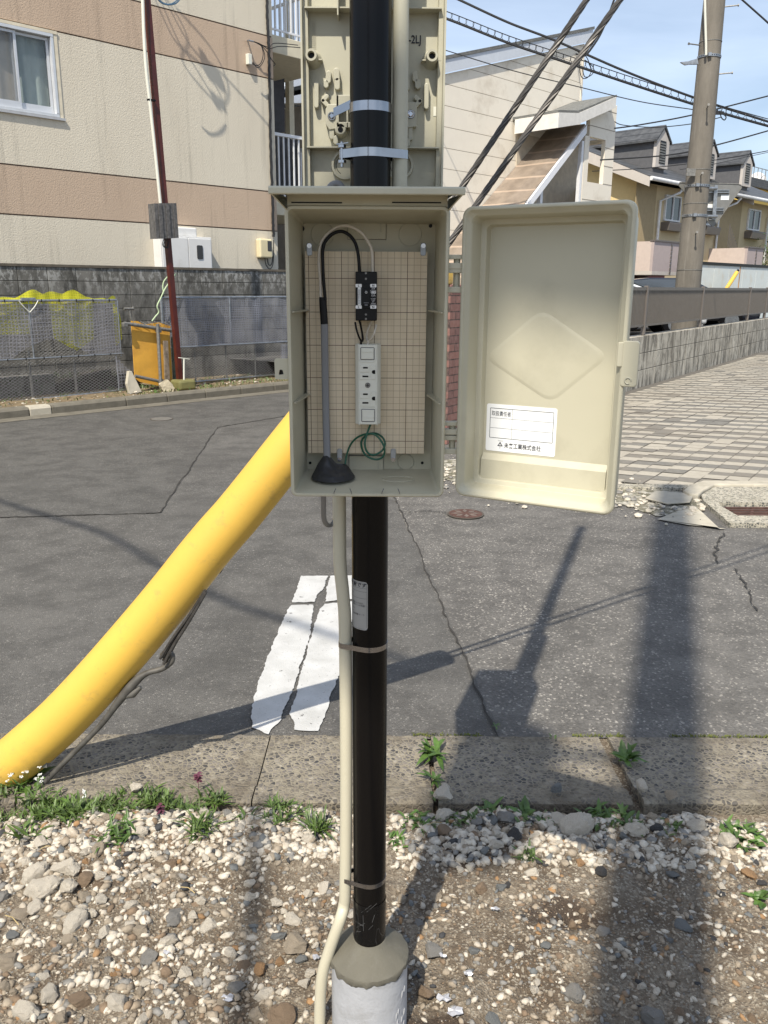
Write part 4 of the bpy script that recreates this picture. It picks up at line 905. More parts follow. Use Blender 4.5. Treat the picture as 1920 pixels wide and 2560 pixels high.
for y in (775,820,1105,1140): p=pt(z5,813,y,YD); mb.cyl((p.x,YD-.0002,p.z),(0,-1,0),.0016,.0004,10)
mb.build('screw',M['galvdull'],br)
# power socket
YS=1.296; a=pt(z6b,722,68,YS); b=pt(z6b,932,708,YS); sx0=a.x; sx1=pt(z6b,930,68,YS).x; a2=pt(z6b,732,708,YS)
sx0=(a.x+a2.x)/2; sx1=(sx1+b.x)/2
ps=thing('power_socket',((sx0+sx1)/2,1.325,b.z),'off-white double power socket screwed to the ruled board below the breaker','power socket')
mb=MB(); cxs=(sx0+sx1)/2; czs=(a.z+b.z)/2; ws=sx1-sx0; hs=a.z-b.z
lp=lambda w__,h__,y,r:[Vector((x,y,z)) for x,z in rr(cxs,czs,w__,h__,r,4)]
mb.loops([lp(ws,hs,1.325,.0015),lp(ws,hs,YS+.008,.0015),lp(ws-.001,hs-.001,YS+.006,.0015),lp(ws-.009,hs,YS+.001,.001),lp(ws-.012,hs-.002,YS,.001)],cap0=True,cap1=True); mb.build('body',M['offwhite'],ps)
def sq(x0_,y0_,x1_,y1_,y=YS): p=pt(z6b,x0_,y0_,y); q_=pt(z6b,x1_,y1_,y); return p.x,q_.x,q_.z,p.z
for (x0_,y0_,x1_,y1_) in ((772,93,878,188),(780,585,882,682)):
    X_=sq(x0_,y0_,x1_,y1_); cx_,cz_=(X_[0]+X_[1])/2,(X_[2]+X_[3])/2; ww,hh=X_[1]-X_[0],X_[3]-X_[2]
    mb=MB(); mb.tube([Vector((x,YS-.0002,z)) for x,z in rr(cx_,cz_,ww+.0005,hh+.0005,.0014,3)]+[Vector((rr(cx_,cz_,ww+.0005,hh+.0005,.0014,3)[0][0],YS-.0002,rr(cx_,cz_,ww+.0005,hh+.0005,.0014,3)[0][1]))],.0005,4); g_=mb.build('button_gap',M['graphite'],ps)
    mb=MB(); mb.box(X_[0]+.0006,X_[1]-.0006,YS-.0014,YS+.001,X_[2]+.0006,X_[3]-.0006); bt=mb.build('release_button',M['offwhite'],ps,bev=.0006)
    mb=MB(); zc_=X_[2]+hh*(.32 if y0_>400 else .62); mb.box(X_[0]+.002,X_[1]-.002,YS-.0022,YS-.001,zc_,zc_+.0012); mb.build('ridge',M['offwhite'],bt,bev=.0003)
    mb=MB(); dd_=(hh/2+.0035)*(1 if y0_>400 else -1); zc_=cz_+dd_
    pts=[(cx_-ww/2-.004,YS-.0002,cz_-dd_*1.2),(cx_-ww/2-.003,YS-.0002,cz_+dd_*.7),(cx_-ww/2+.001,YS-.0002,zc_),(cx_+ww/2-.001,YS-.0002,zc_),(cx_+ww/2+.003,YS-.0002,cz_+dd_*.7),(cx_+ww/2+.004,YS-.0002,cz_-dd_*1.2)]
    mb.tube(pts,.0006,6); mb.build('raised_border',M['offwhite'],ps,smooth=True)
for k in (0,1):
    dy=k*211
    for (x0_,y0_,x1_,y1_) in ((762,232,845,288),(762,300,845,348),(856,232,892,348)):
        X_=sq(x0_,y0_+dy,x1_,y1_+dy); mb=MB(); P=[Vector((x,YS-.0009,z)) for x,z in rr((X_[0]+X_[1])/2,(X_[2]+X_[3])/2,X_[1]-X_[0],X_[3]-X_[2],.0014,3)]; mb.prism(P,(0,.0012,0)); mb.build('raised_face',M['offwhite'],ps,bev=.0005)
    for (x0_,y0_,x1_,y1_) in ((790,247,828,260),(785,316,833,329)):
        X_=sq(x0_,y0_+dy,x1_,y1_+dy,YS-.001); mb=MB(); mb.box(X_[0],X_[1],YS-.0012,YS-.0008,X_[2],X_[3]); mb.build('slot',M['plasticblack'],ps)
    X_=sq(860,272+dy,887,303+dy,YS-.001); r_h=(X_[3]-X_[2])/2; c_x=X_[0]+r_h; c_z=(X_[2]+X_[3])/2
    mb=MB(); P=[Vector((X_[1],YS-.0012,X_[2])),Vector((X_[1],YS-.0012,X_[3]))]+[Vector((c_x+r_h*math.cos(t),YS-.0012,c_z+r_h*math.sin(t))) for t in [math.pi/2+math.pi*j/10 for j in range(11)]]; mb.prism(P,(0,.0003,0)); mb.build('earth_slot',M['plasticblack'],ps)
p=pt(z6b,827,393,YS); mb=MB(); mb.cyl((p.x,YS,p.z),(0,-1,0),.0043,.0014,20,.0036); mb.build('screw',M['galvdull'],ps,bev=.0004)
mb=MB(); mb.box(p.x-.0024,p.x+.0024,YS-.0018,YS-.0013,p.z-.0004,p.z+.0004); mb.box(p.x-.0004,p.x+.0004,YS-.00185,YS-.00135,p.z-.0024,p.z+.0024); mb.build('screw_slot',M['plasticblack'],ps)
# ---- wires
def wp(pts,yy): return smooth_path([Y(x,y,(yy if not isinstance(yy,list) else yy[i])) for i,(x,y) in enumerate(pts)],6)
white=[(802,750),(800.6,700),(797.4,662),(798,630),(804,604),(818,585.7),(840.8,568.5),(862.5,564),(883,569),(904.8,583.5),(920,604),(929.7,628),(932,684)]
blk=[(813,750),(808.8,700),(807,662.7),(806.6,630),(810.4,609.6),(821,594),(834,583.5),(849.4,578.7),(862.5,581),(877.6,592),(889.6,611.7),(896,641),(899,684)]
fc=thing('supply_cable',tuple(Y(817,1140,1.30)),'grey flat supply cable inside the box with arching black and white cores','cable')
mb=MB(); mb.tube(wp(white,1.303),.0024,10); mb.build('white_core',M['wirewhite'],fc,smooth=True)
mb=MB(); mb.tube(wp(blk,1.300),.0025,10); mb.build('black_core',M['plasticblack'],fc,smooth=True)
pA=Y(807.5,760,1.303); pB=Y(811,810,1.303); pC=Y(814,1000,1.308); pD=Y(818,1155,1.30)
mb=MB(); mb.tube(smooth_path([pB,pC,pD],6),.0031,14,sx=1.0,side=(0,1,0)); 
mb2=MB()
def flat(mb,pts,w__,t__):
    L_=[]
    for i,p in enumerate(pts):
        t=(pts[min(i+1,len(pts)-1)]-pts[max(i-1,0)]).normalized(); s_=Vector((-t.z,0,t.x)).normalized(); n_=Vector((0,1,0))
        L_.append([p+s_*(w__*math.copysign(abs(math.cos(a))**.6,math.cos(a)))+n_*(t__*math.copysign(abs(math.sin(a))**.6,math.sin(a))) for a in [2*math.pi*k/16 for k in range(16)]])
    mb.loops(L_,True,True,True)
mb=MB(); flat(mb,smooth_path([pB-UP*-.004,pC,pD],6),.0056,.0035); mb.build('grey_sheath',M['grey_cable'],fc,smooth=True)
mb=MB(); flat(mb,smooth_path([pA+UP*.010,pA,(pA+pB)/2,pB],4),.0057,.0042); mb.build('tape_sleeve',M['plasticblack'],fc,smooth=True)
for pts,mat,lab_ in (([(888,806),(893,830),(903,853),(907,846),(902,815),(898,800)],'plasticblack','short black wire loops between breaker and socket'),([(941,812),(935,835),(922,852),(917,846),(920,825),(930,800)],'wirewhite','short white wire loops between breaker and socket')):
    cc_=smooth_path([Y(x,y,[1.302,1.296,1.304,1.312,1.312,1.312][i]) for i,(x,y) in enumerate(pts)],6); mb=MB(); mb.tube(cc_,.0016,8)
    mb.tube([Y(903 if 'black' in lab_ else 920,850,1.304),Y(902 if 'black' in lab_ else 921,866,1.304)],.0018,8); tag(mb.build('wire',M[mat],smooth=True),lab_,'wire')
gp=[(850,705),(825,770),(805,850),(820,920),(870,950),(935,920),(965,870),(950,815),(900,780),(845,780),(795,810),(775,860),(795,930),(840,970),(900,985),(950,960),(962,900),(930,830),(880,785),(820,782),(760,800),(710,840),(675,900),(655,970),(645,1045)]
gy=[1.312-.010*math.sin(i*.5)-(.0 if i<12 else .005) for i in range(len(gp))]
mb=MB(); mb.tube(smooth_path([Y(*z6b(x,y),gy[i]) for i,(x,y) in enumerate(gp)],7),.0013*1.25,8); tag(mb.build('earth_wire',M['green_wire'],smooth=True),'dark green earth wire looped below the power socket','wire')
# putty: mound on the floor
fz=BZ0+.0145
ol=[(375,1140),(440,1172),(520,1181),(600,1171),(690,1155),(725,1130),(690,1095),(640,1062),(560,1065),(480,1070),(410,1080),(380,1110)]
cen=Vector((0,0,0)); B_=[]
for x,y in ol:
    p=G(*z6b(x,y),fz); p.y=min(max(p.y,1.235),1.345); B_.append(p)
def mid(k,L_): return L_
top1=Y(*z6b(495,985),1.30); top2=Y(*z6b(648,1045),1.305)
c0=sum(B_,Vector())/len(B_)
mb=MB(); n=64; rings=[]
yb0,yb1=min(p.y for p in B_),max(p.y for p in B_); xb0,xb1=min(p.x for p in B_),max(p.x for p in B_)
# height field mound over an ellipse footprint
nr=22; grid=[]
cX,cY=(xb0+xb1)/2,1.292; rX,rY=(xb1-xb0)/2,.040
def hgt(x,y):
    u_=((x-cX)/rX)**2+((y-cY)/rY)**2; e=max(0,1-u_)**.5
    a_=math.exp(-(((x-top1.x)/.016)**2+((y-1.302)/.020)**2)); b_=math.exp(-(((x-top2.x)/.012)**2+((y-1.306)/.018)**2))
    t=min(1,e*1.6); return t*((top1.z-fz)*.97*a_+(top2.z-fz)*.75*b_*(1-.5*a_)+.010*e+.0015*mn.noise(Vector((x*120,y*120,0))))
rings=[]
for j in range(nr+1):
    rr_=1-j/nr; rr_=max(rr_,.001)
    rings.append([Vector((cX+rX*rr_*math.cos(2*math.pi*k/n)*(1+.06*mn.noise(Vector((math.cos(k*.2),math.sin(k*.2),3)))),cY+rY*rr_*math.sin(2*math.pi*k/n),0)) for k in range(n)])
rings=[[Vector((p.x,p.y,fz-.001+hgt(p.x,p.y))) for p in r_] for r_ in rings]
mb.loops(rings,cap1=True); tag(mb.build('putty',M['putty'],smooth=True),'dark grey putty mound sealing the cable entry on the floor of the box','putty')
# grey cable loop below the box and peeking above the hood
mb=MB(); flat(mb,smooth_path([Y(*p,yy_) for p,yy_ in (((807,1225),1.335),((808.5,1250),1.345),((809,1288),1.375),((813,1306),1.395),((823,1313),1.415),((836,1304),1.435),((848,1280),1.445),((853,1250),1.445))],6),.0045,.0032); tag(mb.build('cable_loop',M['grey_cable'],smooth=True),'grey cable loop hanging below the left corner of the outlet box','cable')
mb=MB(); flat(mb,smooth_path([Y(*p,1.43) for p in ((815,500),(818,478),(828,463),(840,458),(852,462),(860,478),(862,500))],6),.0045,.0035); tag(mb.build('cable_loop',M['grey_cable'],smooth=True),'top of a grey cable loop peeping above the hood left of the pole','cable')
# ================================================================ YELLOW GUARD, GUY WIRES, ANCHOR ROD
AN=G(110,1960); YG=2.304
gpts=[(-75,1995),(0,1932),(75,1868),(153,1798),(235,1712),(310,1627),(380,1545),(440,1472),(495,1402),(548,1338),(592,1288),(655,1210),(718,1130),(788,1042),(855,955),(905,890)]
P=smooth_path([Y(x,y,YG) for x,y in gpts],3); nP=len(P)
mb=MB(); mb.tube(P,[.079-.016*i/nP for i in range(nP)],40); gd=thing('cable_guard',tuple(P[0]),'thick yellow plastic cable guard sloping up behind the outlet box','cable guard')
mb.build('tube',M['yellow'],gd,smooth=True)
mb=MB(); s_=[p+Vector((.052,-.03,-.050))*(.9-.15*i/nP) for i,p in enumerate(P)]; mb.tube(s_[3:],.004,8); mb.build('seam_lip',M['yellow'],gd,smooth=True)
c=Y(115,1893,2.27); mb=MB(); mb.box(c.x-.012,c.x+.004,c.y-.01,c.y+.01,c.z-.03,c.z+.02); mb.build('bottom_clip',M['galvdull'],gd)
mb=MB(); rod=[(102,1965),(178,1888),(250,1815),(292,1760),(325,1718),(352,1692),(375,1680),(405,1672),(428,1655),(430,1638),(418,1628),(405,1640)]
R3=smooth_path([Y(x,y,2.27) for x,y in rod],4); rr3=[.0085+(.006*math.exp(-((i/4-4)/1.1)**2)) for i in range(len(R3))]; mb.tube([R3[0]+Vector((-.05,0,-.05))]+R3,[.0085]+rr3,12); ar=thing('anchor_rod',tuple(AN),'weathered steel anchor rod with hooked eye under the yellow cable guard','anchor rod'); M['rod']=plain('dark_weathered_steel',(.11,.105,.095),.6,.4,var=.3,sc=30); mb.build('rod',M['rod'],ar,smooth=True)
mb=MB(); p=Y(332,1735,2.268); mb.tube([Y(305,1745,2.268),p,Y(352,1718,2.268)],[.004,.012,.006],12); mb.build('collar',M['rod'],ar,smooth=True)
def strand(mb,a,b,r,n=7,turns=18,seg=260):
    a=Vector(a); b=Vector(b); t=(b-a).normalized(); u_=t.orthogonal().normalized(); v_=t.cross(u_)
    for k in range(n):
        L_=[]
        for i in range(seg+1):
            s_=i/seg; th_=2*math.pi*(turns*s_+k/n); L_.append(a.lerp(b,s_)+(u_*math.cos(th_)+v_*math.sin(th_))*r*.66)
        mb.tube(L_,r*.42,5)
for (t0,b0,lb_) in (((1466,0),(500,1452),'upper left twisted steel guy wire running from the yellow guard up to the right'),((1550,0),(545,1430),'lower right twisted steel guy wire running from the yellow guard up to the right')):
    a=Y(*b0,2.31 if t0[0]<1500 else 2.30); b=Y(*t0,2.3); e=b+(b-a)*1.6
    mb=MB(); strand(mb,a,e,.0076,6,26,420); tag(mb.build('guy_wire',M['wire'],smooth=True),lb_,'guy wire')
mb=MB()
for k in range(6):
    off=Vector((random.uniform(-.012,.012),random.uniform(-.01,.01),random.uniform(-.012,.012))); mb.tube(smooth_path([Y(x,y,2.262)+off*(.3+i*.3) for i,(x,y) in enumerate(((512,1478),(470,1545),(430,1602),(402,1650)))],4),.004,6)
tag(mb.build('guy_grip',M['wire'],smooth=True),'frayed bundle of dark guy strands hooked to the anchor rod below the guard','wire grip')
# ================================================================ LEFT SIDE: KERB, VERGE, FENCES, WALL, APARTMENT BLOCK
mb=MB(); mb.quad(W(-40,0.13,.10),W(60,.13,.10),W(60,60,.10),W(-40,60,.10)); struct('verge',mb,M['verge'])
k0=0
A_=[-6,-5.2,-4.4,-3.5,-2.6,-1.7,-.8,.35,.62,1.6,2.2,2.8,3.4,4.0,4.7,5.6,6.5,7.5,8.5,10,12,14,18]
for i in range(len(A_)-1):
    mb=MB(); P=lambda a:[W(a,0,-.02),W(a,0,.085),W(a,.025,.115),W(a,.14,.12),W(a,.14,-.02)]
    mb.loops([P(A_[i]+.005),P(A_[i+1]-.005)],close=False,cap0=True,cap1=True)
    struct('kerb',mb,M['conc' if i==7 else 'kerb'],bev=.008)
mb=MB(); mb.quad(W(-6,-.26,.010),W(18,-.26,.010),W(18,0,.010),W(-6,0,.010)); struct('gutter',mb,M['kerb'],origin=(0,0,0))
# verge litter as one stuff object
mb=MB()
for _ in range(2600):
    a=random.uniform(-.5,8); b=random.uniform(.14,1.5); r=.004+.02*random.random()**4; c=W(a,b,.10+r*.3)
    mb.mi=random.choice((0,0,1,2,3,3)); P=[v*r*random.uniform(.7,1.2) for v in ICO]; mb.add([c+Vector((p.x,p.y,p.z*.5)) for p in P],ICF)
tag(mb.build('verge_litter',[M['st0'],M['st2'],M['verge'],M['st6']],recalc=False,origin=tuple(W(3,.6,.1))),'pebbles, leaves and dirt strewn on the verge below the block wall','litter',kind='stuff')
mb=MB()
for _ in range(2600):
    a=random.choice((random.uniform(3.2,8),random.uniform(1.9,3.2),random.uniform(0,8))); b=random.uniform(.15,1.3); c=W(a,b,.10)
    if mn.noise(Vector((a*2,b*4,1)))<-.1: continue
    blade(mb,c,random.uniform(0,6.28),random.uniform(.03,.10),random.uniform(.003,.009),random.uniform(.5,1.4),.6,3)
tag(mb.build('grass',M['leaf2'],recalc=False,origin=tuple(W(3,.6,.1))),'thin grass growing on the verge behind the far kerb','grass',kind='stuff')
# block wall
BW=1.6; wz=1.735; course=.187
q=NB('weathered_block'); n1=q.noise(2.6,8,.7,q.map((1,1,.8))); n2=q.noise(14,6,.7,q.map((1,1,.6)))
c=q.mix(q.ramp(n1,(.3,0.),(.62,1.)),(.055,.053,.047),(.17,.165,.15)); zz=q.xyz()[2]
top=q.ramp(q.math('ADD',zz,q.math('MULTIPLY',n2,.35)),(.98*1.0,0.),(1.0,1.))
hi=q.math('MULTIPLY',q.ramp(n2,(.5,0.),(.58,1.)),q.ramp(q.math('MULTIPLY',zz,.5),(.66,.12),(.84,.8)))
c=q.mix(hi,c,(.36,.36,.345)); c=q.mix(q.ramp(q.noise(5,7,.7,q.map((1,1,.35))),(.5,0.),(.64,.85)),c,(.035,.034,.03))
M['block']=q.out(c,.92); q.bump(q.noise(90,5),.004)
wallo=thing('block_wall',tuple(W(3.0,BW,0)),'weathered grey concrete block wall in front of the striped apartment block','wall')
a_=[-3.0+.405*i for i in range(30)]; NR=9
for r_ in range(NR):
    mb=MB(); z1=wz-r_*course; z0=max(z1-course+.008,.02)
    for i in range(len(a_)-1): mb.lb(a_[i]+.004,a_[i+1]-.004,BW+random.uniform(0,.003),BW+.12,z0,z1)
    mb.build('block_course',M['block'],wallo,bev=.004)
mb=MB(); mb.lb(a_[0],a_[-1],BW+.008,BW+.11,.02,wz-.004); mb.build('mortar_joints',plain('joint_mortar',(.05,.048,.042),.95,var=.3),wallo)
mb=MB(); mb.lb(a_[0],a_[-1],BW-.012,BW+.13,wz+.001,wz+.035); mb.build('coping',plain('dark_coping',(.10,.085,.065),.8,var=.3),wallo)
# ---- net fences
FB=.8
def pipe(mb,p,q_,r=.016,n=10): mb.tube([p,q_],r,n)
def chain(mb,a0,a1,b,z0,z1,sp=.055,r=.0016):
    # diagonal wires both ways, clipped to the rectangle
    H_=z1-z0; sl=.62
    for s_ in (1,-1):
        x=a0-H_/sl
        while x<a1+H_/sl:
            pts=[]
            # line a = x + s*t/sl , z=z0+t
            ts=[]
            t0,t1=0,H_
            if s_>0: lo=(a0-x)*sl; hi=(a1-x)*sl
            else: lo=(x-a1)*sl; hi=(x-a0)*sl
            t0=max(t0,lo); t1=min(t1,hi)
            if t1>t0+.01: mb.tube([W(x+s_*t0/sl,b+.003*s_,z0+t0),W(x+s_*t1/sl,b+.003*s_,z0+t1)],r,4,False)
            x+=sp
def netmat(name,c,al,scale,lw,base=.1,rot=0):
    q=NB(name); g=q.map((1,1,1),(0,0,rot)); x,y,z=q.xyz()
    u=q.math('ADD',q.math('MULTIPLY',x,dL.x),q.math('MULTIPLY',y,dL.y)); nn=q.noise(1.8,3,.5)
    u=q.math('ADD',u,q.math('MULTIPLY',nn,.12)); z2_=q.math('ADD',z,q.math('MULTIPLY',q.noise(1.3,3,.5),.16))
    f=q.math('MAXIMUM',q.math('LESS_THAN',q.math('PINGPONG',u,scale/2),lw),q.math('LESS_THAN',q.math('PINGPONG',z2_,scale/2),lw))
    fold=q.ramp(q.noise(3.2,5,.6),(.40,0.),(.75,.28))
    al_=q.math('MINIMUM',q.math('ADD',q.math('ADD',q.math('MULTIPLY',f,al),base),fold),1.0)
    q.out(c,.8); q.put(q.b.inputs['Alpha'],al_); return q.m
M['chain']=plain('chain_wire',(.22,.22,.225),.5,.2,var=.2,sc=30)
M['net']=netmat('grey_garden_net',(.24,.24,.265),.50,.044,.0052,.10)
M['ynet']=netmat('yellow_net',(.56,.54,.025),.3,.03,.004,.58)
M['net2']=netmat('fine_grey_net',(.21,.22,.26),.40,.032,.0045,.16)
def sheet(mb,a0,a1,z0,z1,b,amp,na=50,nz_=18,sag=0,seed=0,bot=None,top=None):
    rows=[]
    for j in range(nz_+1):
        r_=[]
        for i in range(na+1):
            u=i/na; v=j/nz_; a=a0+(a1-a0)*u; zt_=(top(u) if top else z1); zb_=(bot(u) if bot else z0)
            z=zb_+(zt_-zb_)*v; bb=b+amp*mn.noise(Vector((a*3+seed,z*2.2,seed)))+amp*.6*mn.noise(Vector((a*9+seed,z*1.5,seed+3)))
            r_.append(W(a,bb,z))
        rows.append(r_)
    mb.loops(rows,close=False)
def fz_(px,py,b=FB): a,z=LA(px,py,b); return a,z
aL0=-1.2; aL1=LA(291,750,FB)[0]; zT=(LA(0,752,FB)[1]+LA(291,750,FB)[1])/2; zM=LA(300,884,FB)[1]; zB=LA(295,976,FB)[1]
fence=thing('net_fence',tuple(W((aL0+aL1)/2,FB,.1)),'left net fence of grey pipes, garden netting and chain link with yellow net over it','fence')
mb=MB(); pipe(mb,W(aL0,FB,zT),W(aL1,FB,zT),.015); mb.build('top_rail',M['galv'],fence,smooth=True)
mb=MB(); pipe(mb,W(aL0,FB-.02,zM),W(aL1+.03,FB-.02,zM),.012); mb.build('middle_rail',M['galv'],fence,smooth=True)
mb=MB(); pipe(mb,W(aL0,FB,zB-.05),W(aL1,FB,zB),.012); mb.build('bottom_rail',M['galv'],fence,smooth=True)
for px,top_,bot_ in ((75,zT,zM),(296,zT,zM-.03)):
    a=LA(px,800,FB)[0]; mb=MB(); pipe(mb,W(a,FB-.005,bot_),W(a,FB-.005,top_),.012); mb.build('post',M['galv'],fence,smooth=True)
for px in (78,190): a=LA(px,940,FB+.03)[0]; mb=MB(); pipe(mb,W(a,FB+.05,.08),W(a,FB+.05,zM+.1),.017); mb.build('post',M['galvdull'],fence,smooth=True)
a=LA(294,930,FB)[0]; mb=MB(); pipe(mb,W(a,FB,zB),W(a,FB,zM-.02),.008); mb.build('post',M['galv'],fence,smooth=True)
mb=MB(); chain(mb,aL0,aL1,FB+.015,zB-.03,zT-.1,.060,.0024); mb.build('chain_link',M['chain'],fence)
mb=MB(); sheet(mb,aL0,aL1,zM,zT,FB-.012,.02,60,20,bot=lambda u: zM+.0+.22*max(0,math.sin(u*9.5+1.2))*(1 if u<.9 else 0)); mb.build('garden_net',M['net'],fence,recalc=False)
mb=MB(); 
for i in range(14): a=aL0+(aL1-aL0)*(i+.5)/14; mb.tube([W(a,FB-.018,zT-.02),W(a,FB-.018,zT+.018)],.006,6)
for i in range(14): a=aL0+(aL1-aL0)*(i+.3)/14; mb.tube([W(a,FB-.036,zM-.016),W(a,FB-.036,zM+.016)],.006,6)
mb.build('cable_ties',M['plasticblack'],fence)
a=LA(68,745,FB)[0]; mb=MB(); mb.lb(a-.09,a+.09,FB-.04,FB+.03,zT-.005,zT+.035); mb.build('clamp',M['galv'],fence,bev=.006)
mb=MB()
for s_ in (1,-1): mb.tube(smooth_path([W(a+s_*.12,FB-.03,zT),W(a+s_*.07,FB-.035,zT-.07),W(a,FB-.035,zT-.14)],5),.006,6)
mb.build('white_cord',M['offwhite'],fence,smooth=True)
mb=MB(); 
lump=[((LA(x_,750,FB)[0]-aL0-.1)/(aL1-aL0-.1),h_,w_) for x_,h_,w_ in ((20,.03,.05),(84,.12,.055),(134,.10,.06),(184,.12,.05),(215,.03,.06),(284,.04,.02))]
Yt=lambda u: zT+.012+max(h_*math.exp(-((u-c_)/w_)**2) for c_,h_,w_ in lump)+.02*mn.noise(Vector((u*24,1,1)))
sheet(mb,aL0+.1,aL1,zT-.04,zT,FB+.02,.05,90,8,top=Yt,seed=4); sheet(mb,aL0+.1,aL1,zT-.04,zT,FB+.06,.06,90,8,top=lambda u:Yt(u)-.02,seed=9)
a1=LA(128,760,FB)[0]; a2=LA(235,760,FB)[0]
sheet(mb,a1,a2,zM+.12,zT,FB+.05,.05,30,20,seed=8,bot=lambda u: zM+.06+.32*abs(u-.55))
sheet(mb,aL0,a1-.25,zM+.25,zT,FB+.05,.04,24,14,seed=2,bot=lambda u: zM+.30)
a3=LA(311,800,FB)[0]; sheet(mb,aL1-.02,a3,zT-.5,zT-.04,FB+.08,.03,8,16,seed=5,top=lambda u:zT-.02-.25*u*u,bot=lambda u:zT-.62+.1*u)
tag(mb.build('yellow_net',M['ynet'],recalc=False),'bright yellow net draped over the top rail of the left fence','net')
mb=MB(); a0=LA(285,900,FB)[0]; a1=LA(328,960,FB)[0]; sheet(mb,a0,a1,.12,zM,FB-.05,.05,14,20,seed=12,top=lambda u: zM-.02-.25*u,bot=lambda u:.11)
tag(mb.build('loose_net',M['net'],recalc=False),'loose end of grey netting hanging down at the right end of the left fence','net')
# right fence
aR0=LA(402,744,FB)[0]; aR1=LA(760,743,FB)[0]; zT2=LA(410,744,FB)[1]; zM2=LA(447,868,FB)[1]; zB2=.14
f2=thing('net_fence',tuple(W((aR0+aR1)/2,FB,.1)),'right net fence with grey netting over chain link, beside the dark red pole','fence')
for nm,z_,r_ in (('top_rail',zT2,.016),('middle_rail',zM2,.012),('bottom_rail',zB2,.013)):
    mb=MB(); pipe(mb,W(aR0,FB-(.02 if nm[0]=='m' else 0),z_),W(aR1,FB-(.02 if nm[0]=='m' else 0),z_),r_); mb.build(nm,M['galv'],f2,smooth=True)
for px in (405,575,719):
    a=LA(px,800,FB)[0]; mb=MB(); pipe(mb,W(a,FB-.005,zM2-.02 if px>420 else .1),W(a,FB-.005,zT2),.013 if px>420 else .022); mb.build('post',M['galv'],f2,smooth=True)
for px in (490,568,641): a=LA(px,900,FB)[0]; mb=MB(); pipe(mb,W(a,FB+.03,.1),W(a,FB+.03,zM2),.012); mb.build('post',M['galvdull'],f2,smooth=True)
mb=MB(); chain(mb,aR0+.1,aR1,FB+.015,zB2,zM2+.18,.060,.0024); mb.build('chain_link',M['chain'],f2)
mb=MB(); sheet(mb,aR0+.03,aR1,zM2-.02,zT2,FB-.01,.025,60,16,seed=3); mb.build('garden_net',M['net2'],f2,recalc=False)
mb=MB(); a=LA(405,738,FB)[0]; mb.lb(a-.015,a+.015,FB-.02,FB+.02,zT2+.01,zT2+.06); mb.build('cap',M['plasticblack'],f2)
mb=MB(); sheet(mb,aR1-.55,aR1-.32,zM2-.3,zM2-.03,FB-.05,.05,10,10,seed=21); tag(mb.build('loose_net',M['net2'],recalc=False),'bundle of grey netting hanging under the middle rail of the right fence','net')
# dark stored things behind the left fence
mb=MB(); a=LA(40,960,FB+.35)[0]; mb.lb(a-.35,a+.5,FB+.3,FB+.5,.1,.36); mb.lb(a-.2,a+.7,FB+.32,FB+.52,.1,.2); tag(mb.build('concrete_blocks',M['block'],bev=.01),'pale concrete blocks lying behind the left net fence','blocks')
mb=MB(); 
for k in range(5): a=LA(120+40*k,900,FB+.4)[0]; mb.par(W(a,FB+.3,.1),dL*.4+UP*.05,nL*.3,UP*(.12+.05*(k%3)))
tag(mb.build('planter',plain('dark_planter',(.035,.03,.025),.9,var=.4),bev=.01),'row of dark planters behind the left net fence','planter')
mb=MB()
for k in range(900):
    a=random.uniform(-.8,2.2); c=W(a,FB+random.uniform(.25,.6),random.uniform(.12,.34)); blade(mb,c,random.uniform(0,6.28),.08,.010,random.uniform(.2,1.2),.8,3)
tag(mb.build('plant',plain('dark_leaf',(.025,.045,.012),.6,var=.5,sc=20),recalc=False),'dark leafy plants growing behind the left net fence','plant')
# ---- orange board barrier
OB=.62
def lo(px,py,b=OB): return LP(px,py,b)
ob=thing('orange_board',tuple(lo(380,965)),'faded orange board tied to scaffold pipes between the two net fences','board')
mb=MB(); top=[(328,802),(345,803),(362,812),(378,809),(398,806),(415,812),(427,816),(424,824)]; P=[lo(*p) for p in top]+[lo(432,958),lo(400,965),lo(350,955),lo(337,945)]
mb.prism(P,nL*.012); mb.build('panel',plain('orange_panel',(.66,.35,.05),.6,var=.15,sc=5,dirt=(.42,.19,.04),dsc=4),ob)
for (p,q_,r) in (((310,808),(428,826),.024),((338,940),(402,954),.022),((394,810),(403,979),.024)):
    mb=MB(); mb.tube([lo(*p,OB-.05 if p[0]!=394 else OB-.09),lo(*q_,OB-.05 if p[0]!=394 else OB-.09)],r,14); mb.build('scaffold_pipe',M['galvdull'],ob,smooth=True)
for (x,y) in ((396,826),(402,953),(312,812)): mb=MB(); c=lo(x,y,OB-.07); mb.par(c-dL*.035-nL*.03-UP*.03,dL*.07,nL*.06,UP*.06); mb.build('clamp',M['galvdull'],ob,bev=.01)
mb=MB(); 
for k in range(16): c=lo(333+6*k,806+(k%3)*3,OB-.01); mb.tube([c-UP*.03,c+dL*.02*random.uniform(-1,1)-nL*.02,c+UP*.02],.003,5)
mb.build('tie_wire',M['galvdull'],ob)
mb=MB(); mb.prism([lo(410,852,OB-.12),lo(420,852,OB-.12),lo(425,950,OB-.12),lo(414,953,OB-.12)],nL*.03); tag(mb.build('plank',plain('weathered_wood',(.20,.16,.12),.9,var=.5,sc=20)),'weathered wooden plank leaning against the orange board','plank')
mb=MB(); mb.prism([lo(430,842,OB+.05),lo(437,842,OB+.05),lo(446,965,OB+.05),lo(436,965,OB+.05)],nL*.03); tag(mb.build('plank',plain('greenish_wood',(.10,.13,.10),.9,var=.5,sc=20)),'greenish plank between the orange board and the dark red pole','plank')
mb=MB(); mb.prism([lo(322,928,.5),lo(330,928,.5),lo(355,980,.42),lo(325,985,.42),lo(318,960,.45)],nL*.06); tag(mb.build('concrete_slab',M['conc'],bev=.006),'broken pale concrete slab leaning at the foot of the orange board','slab')
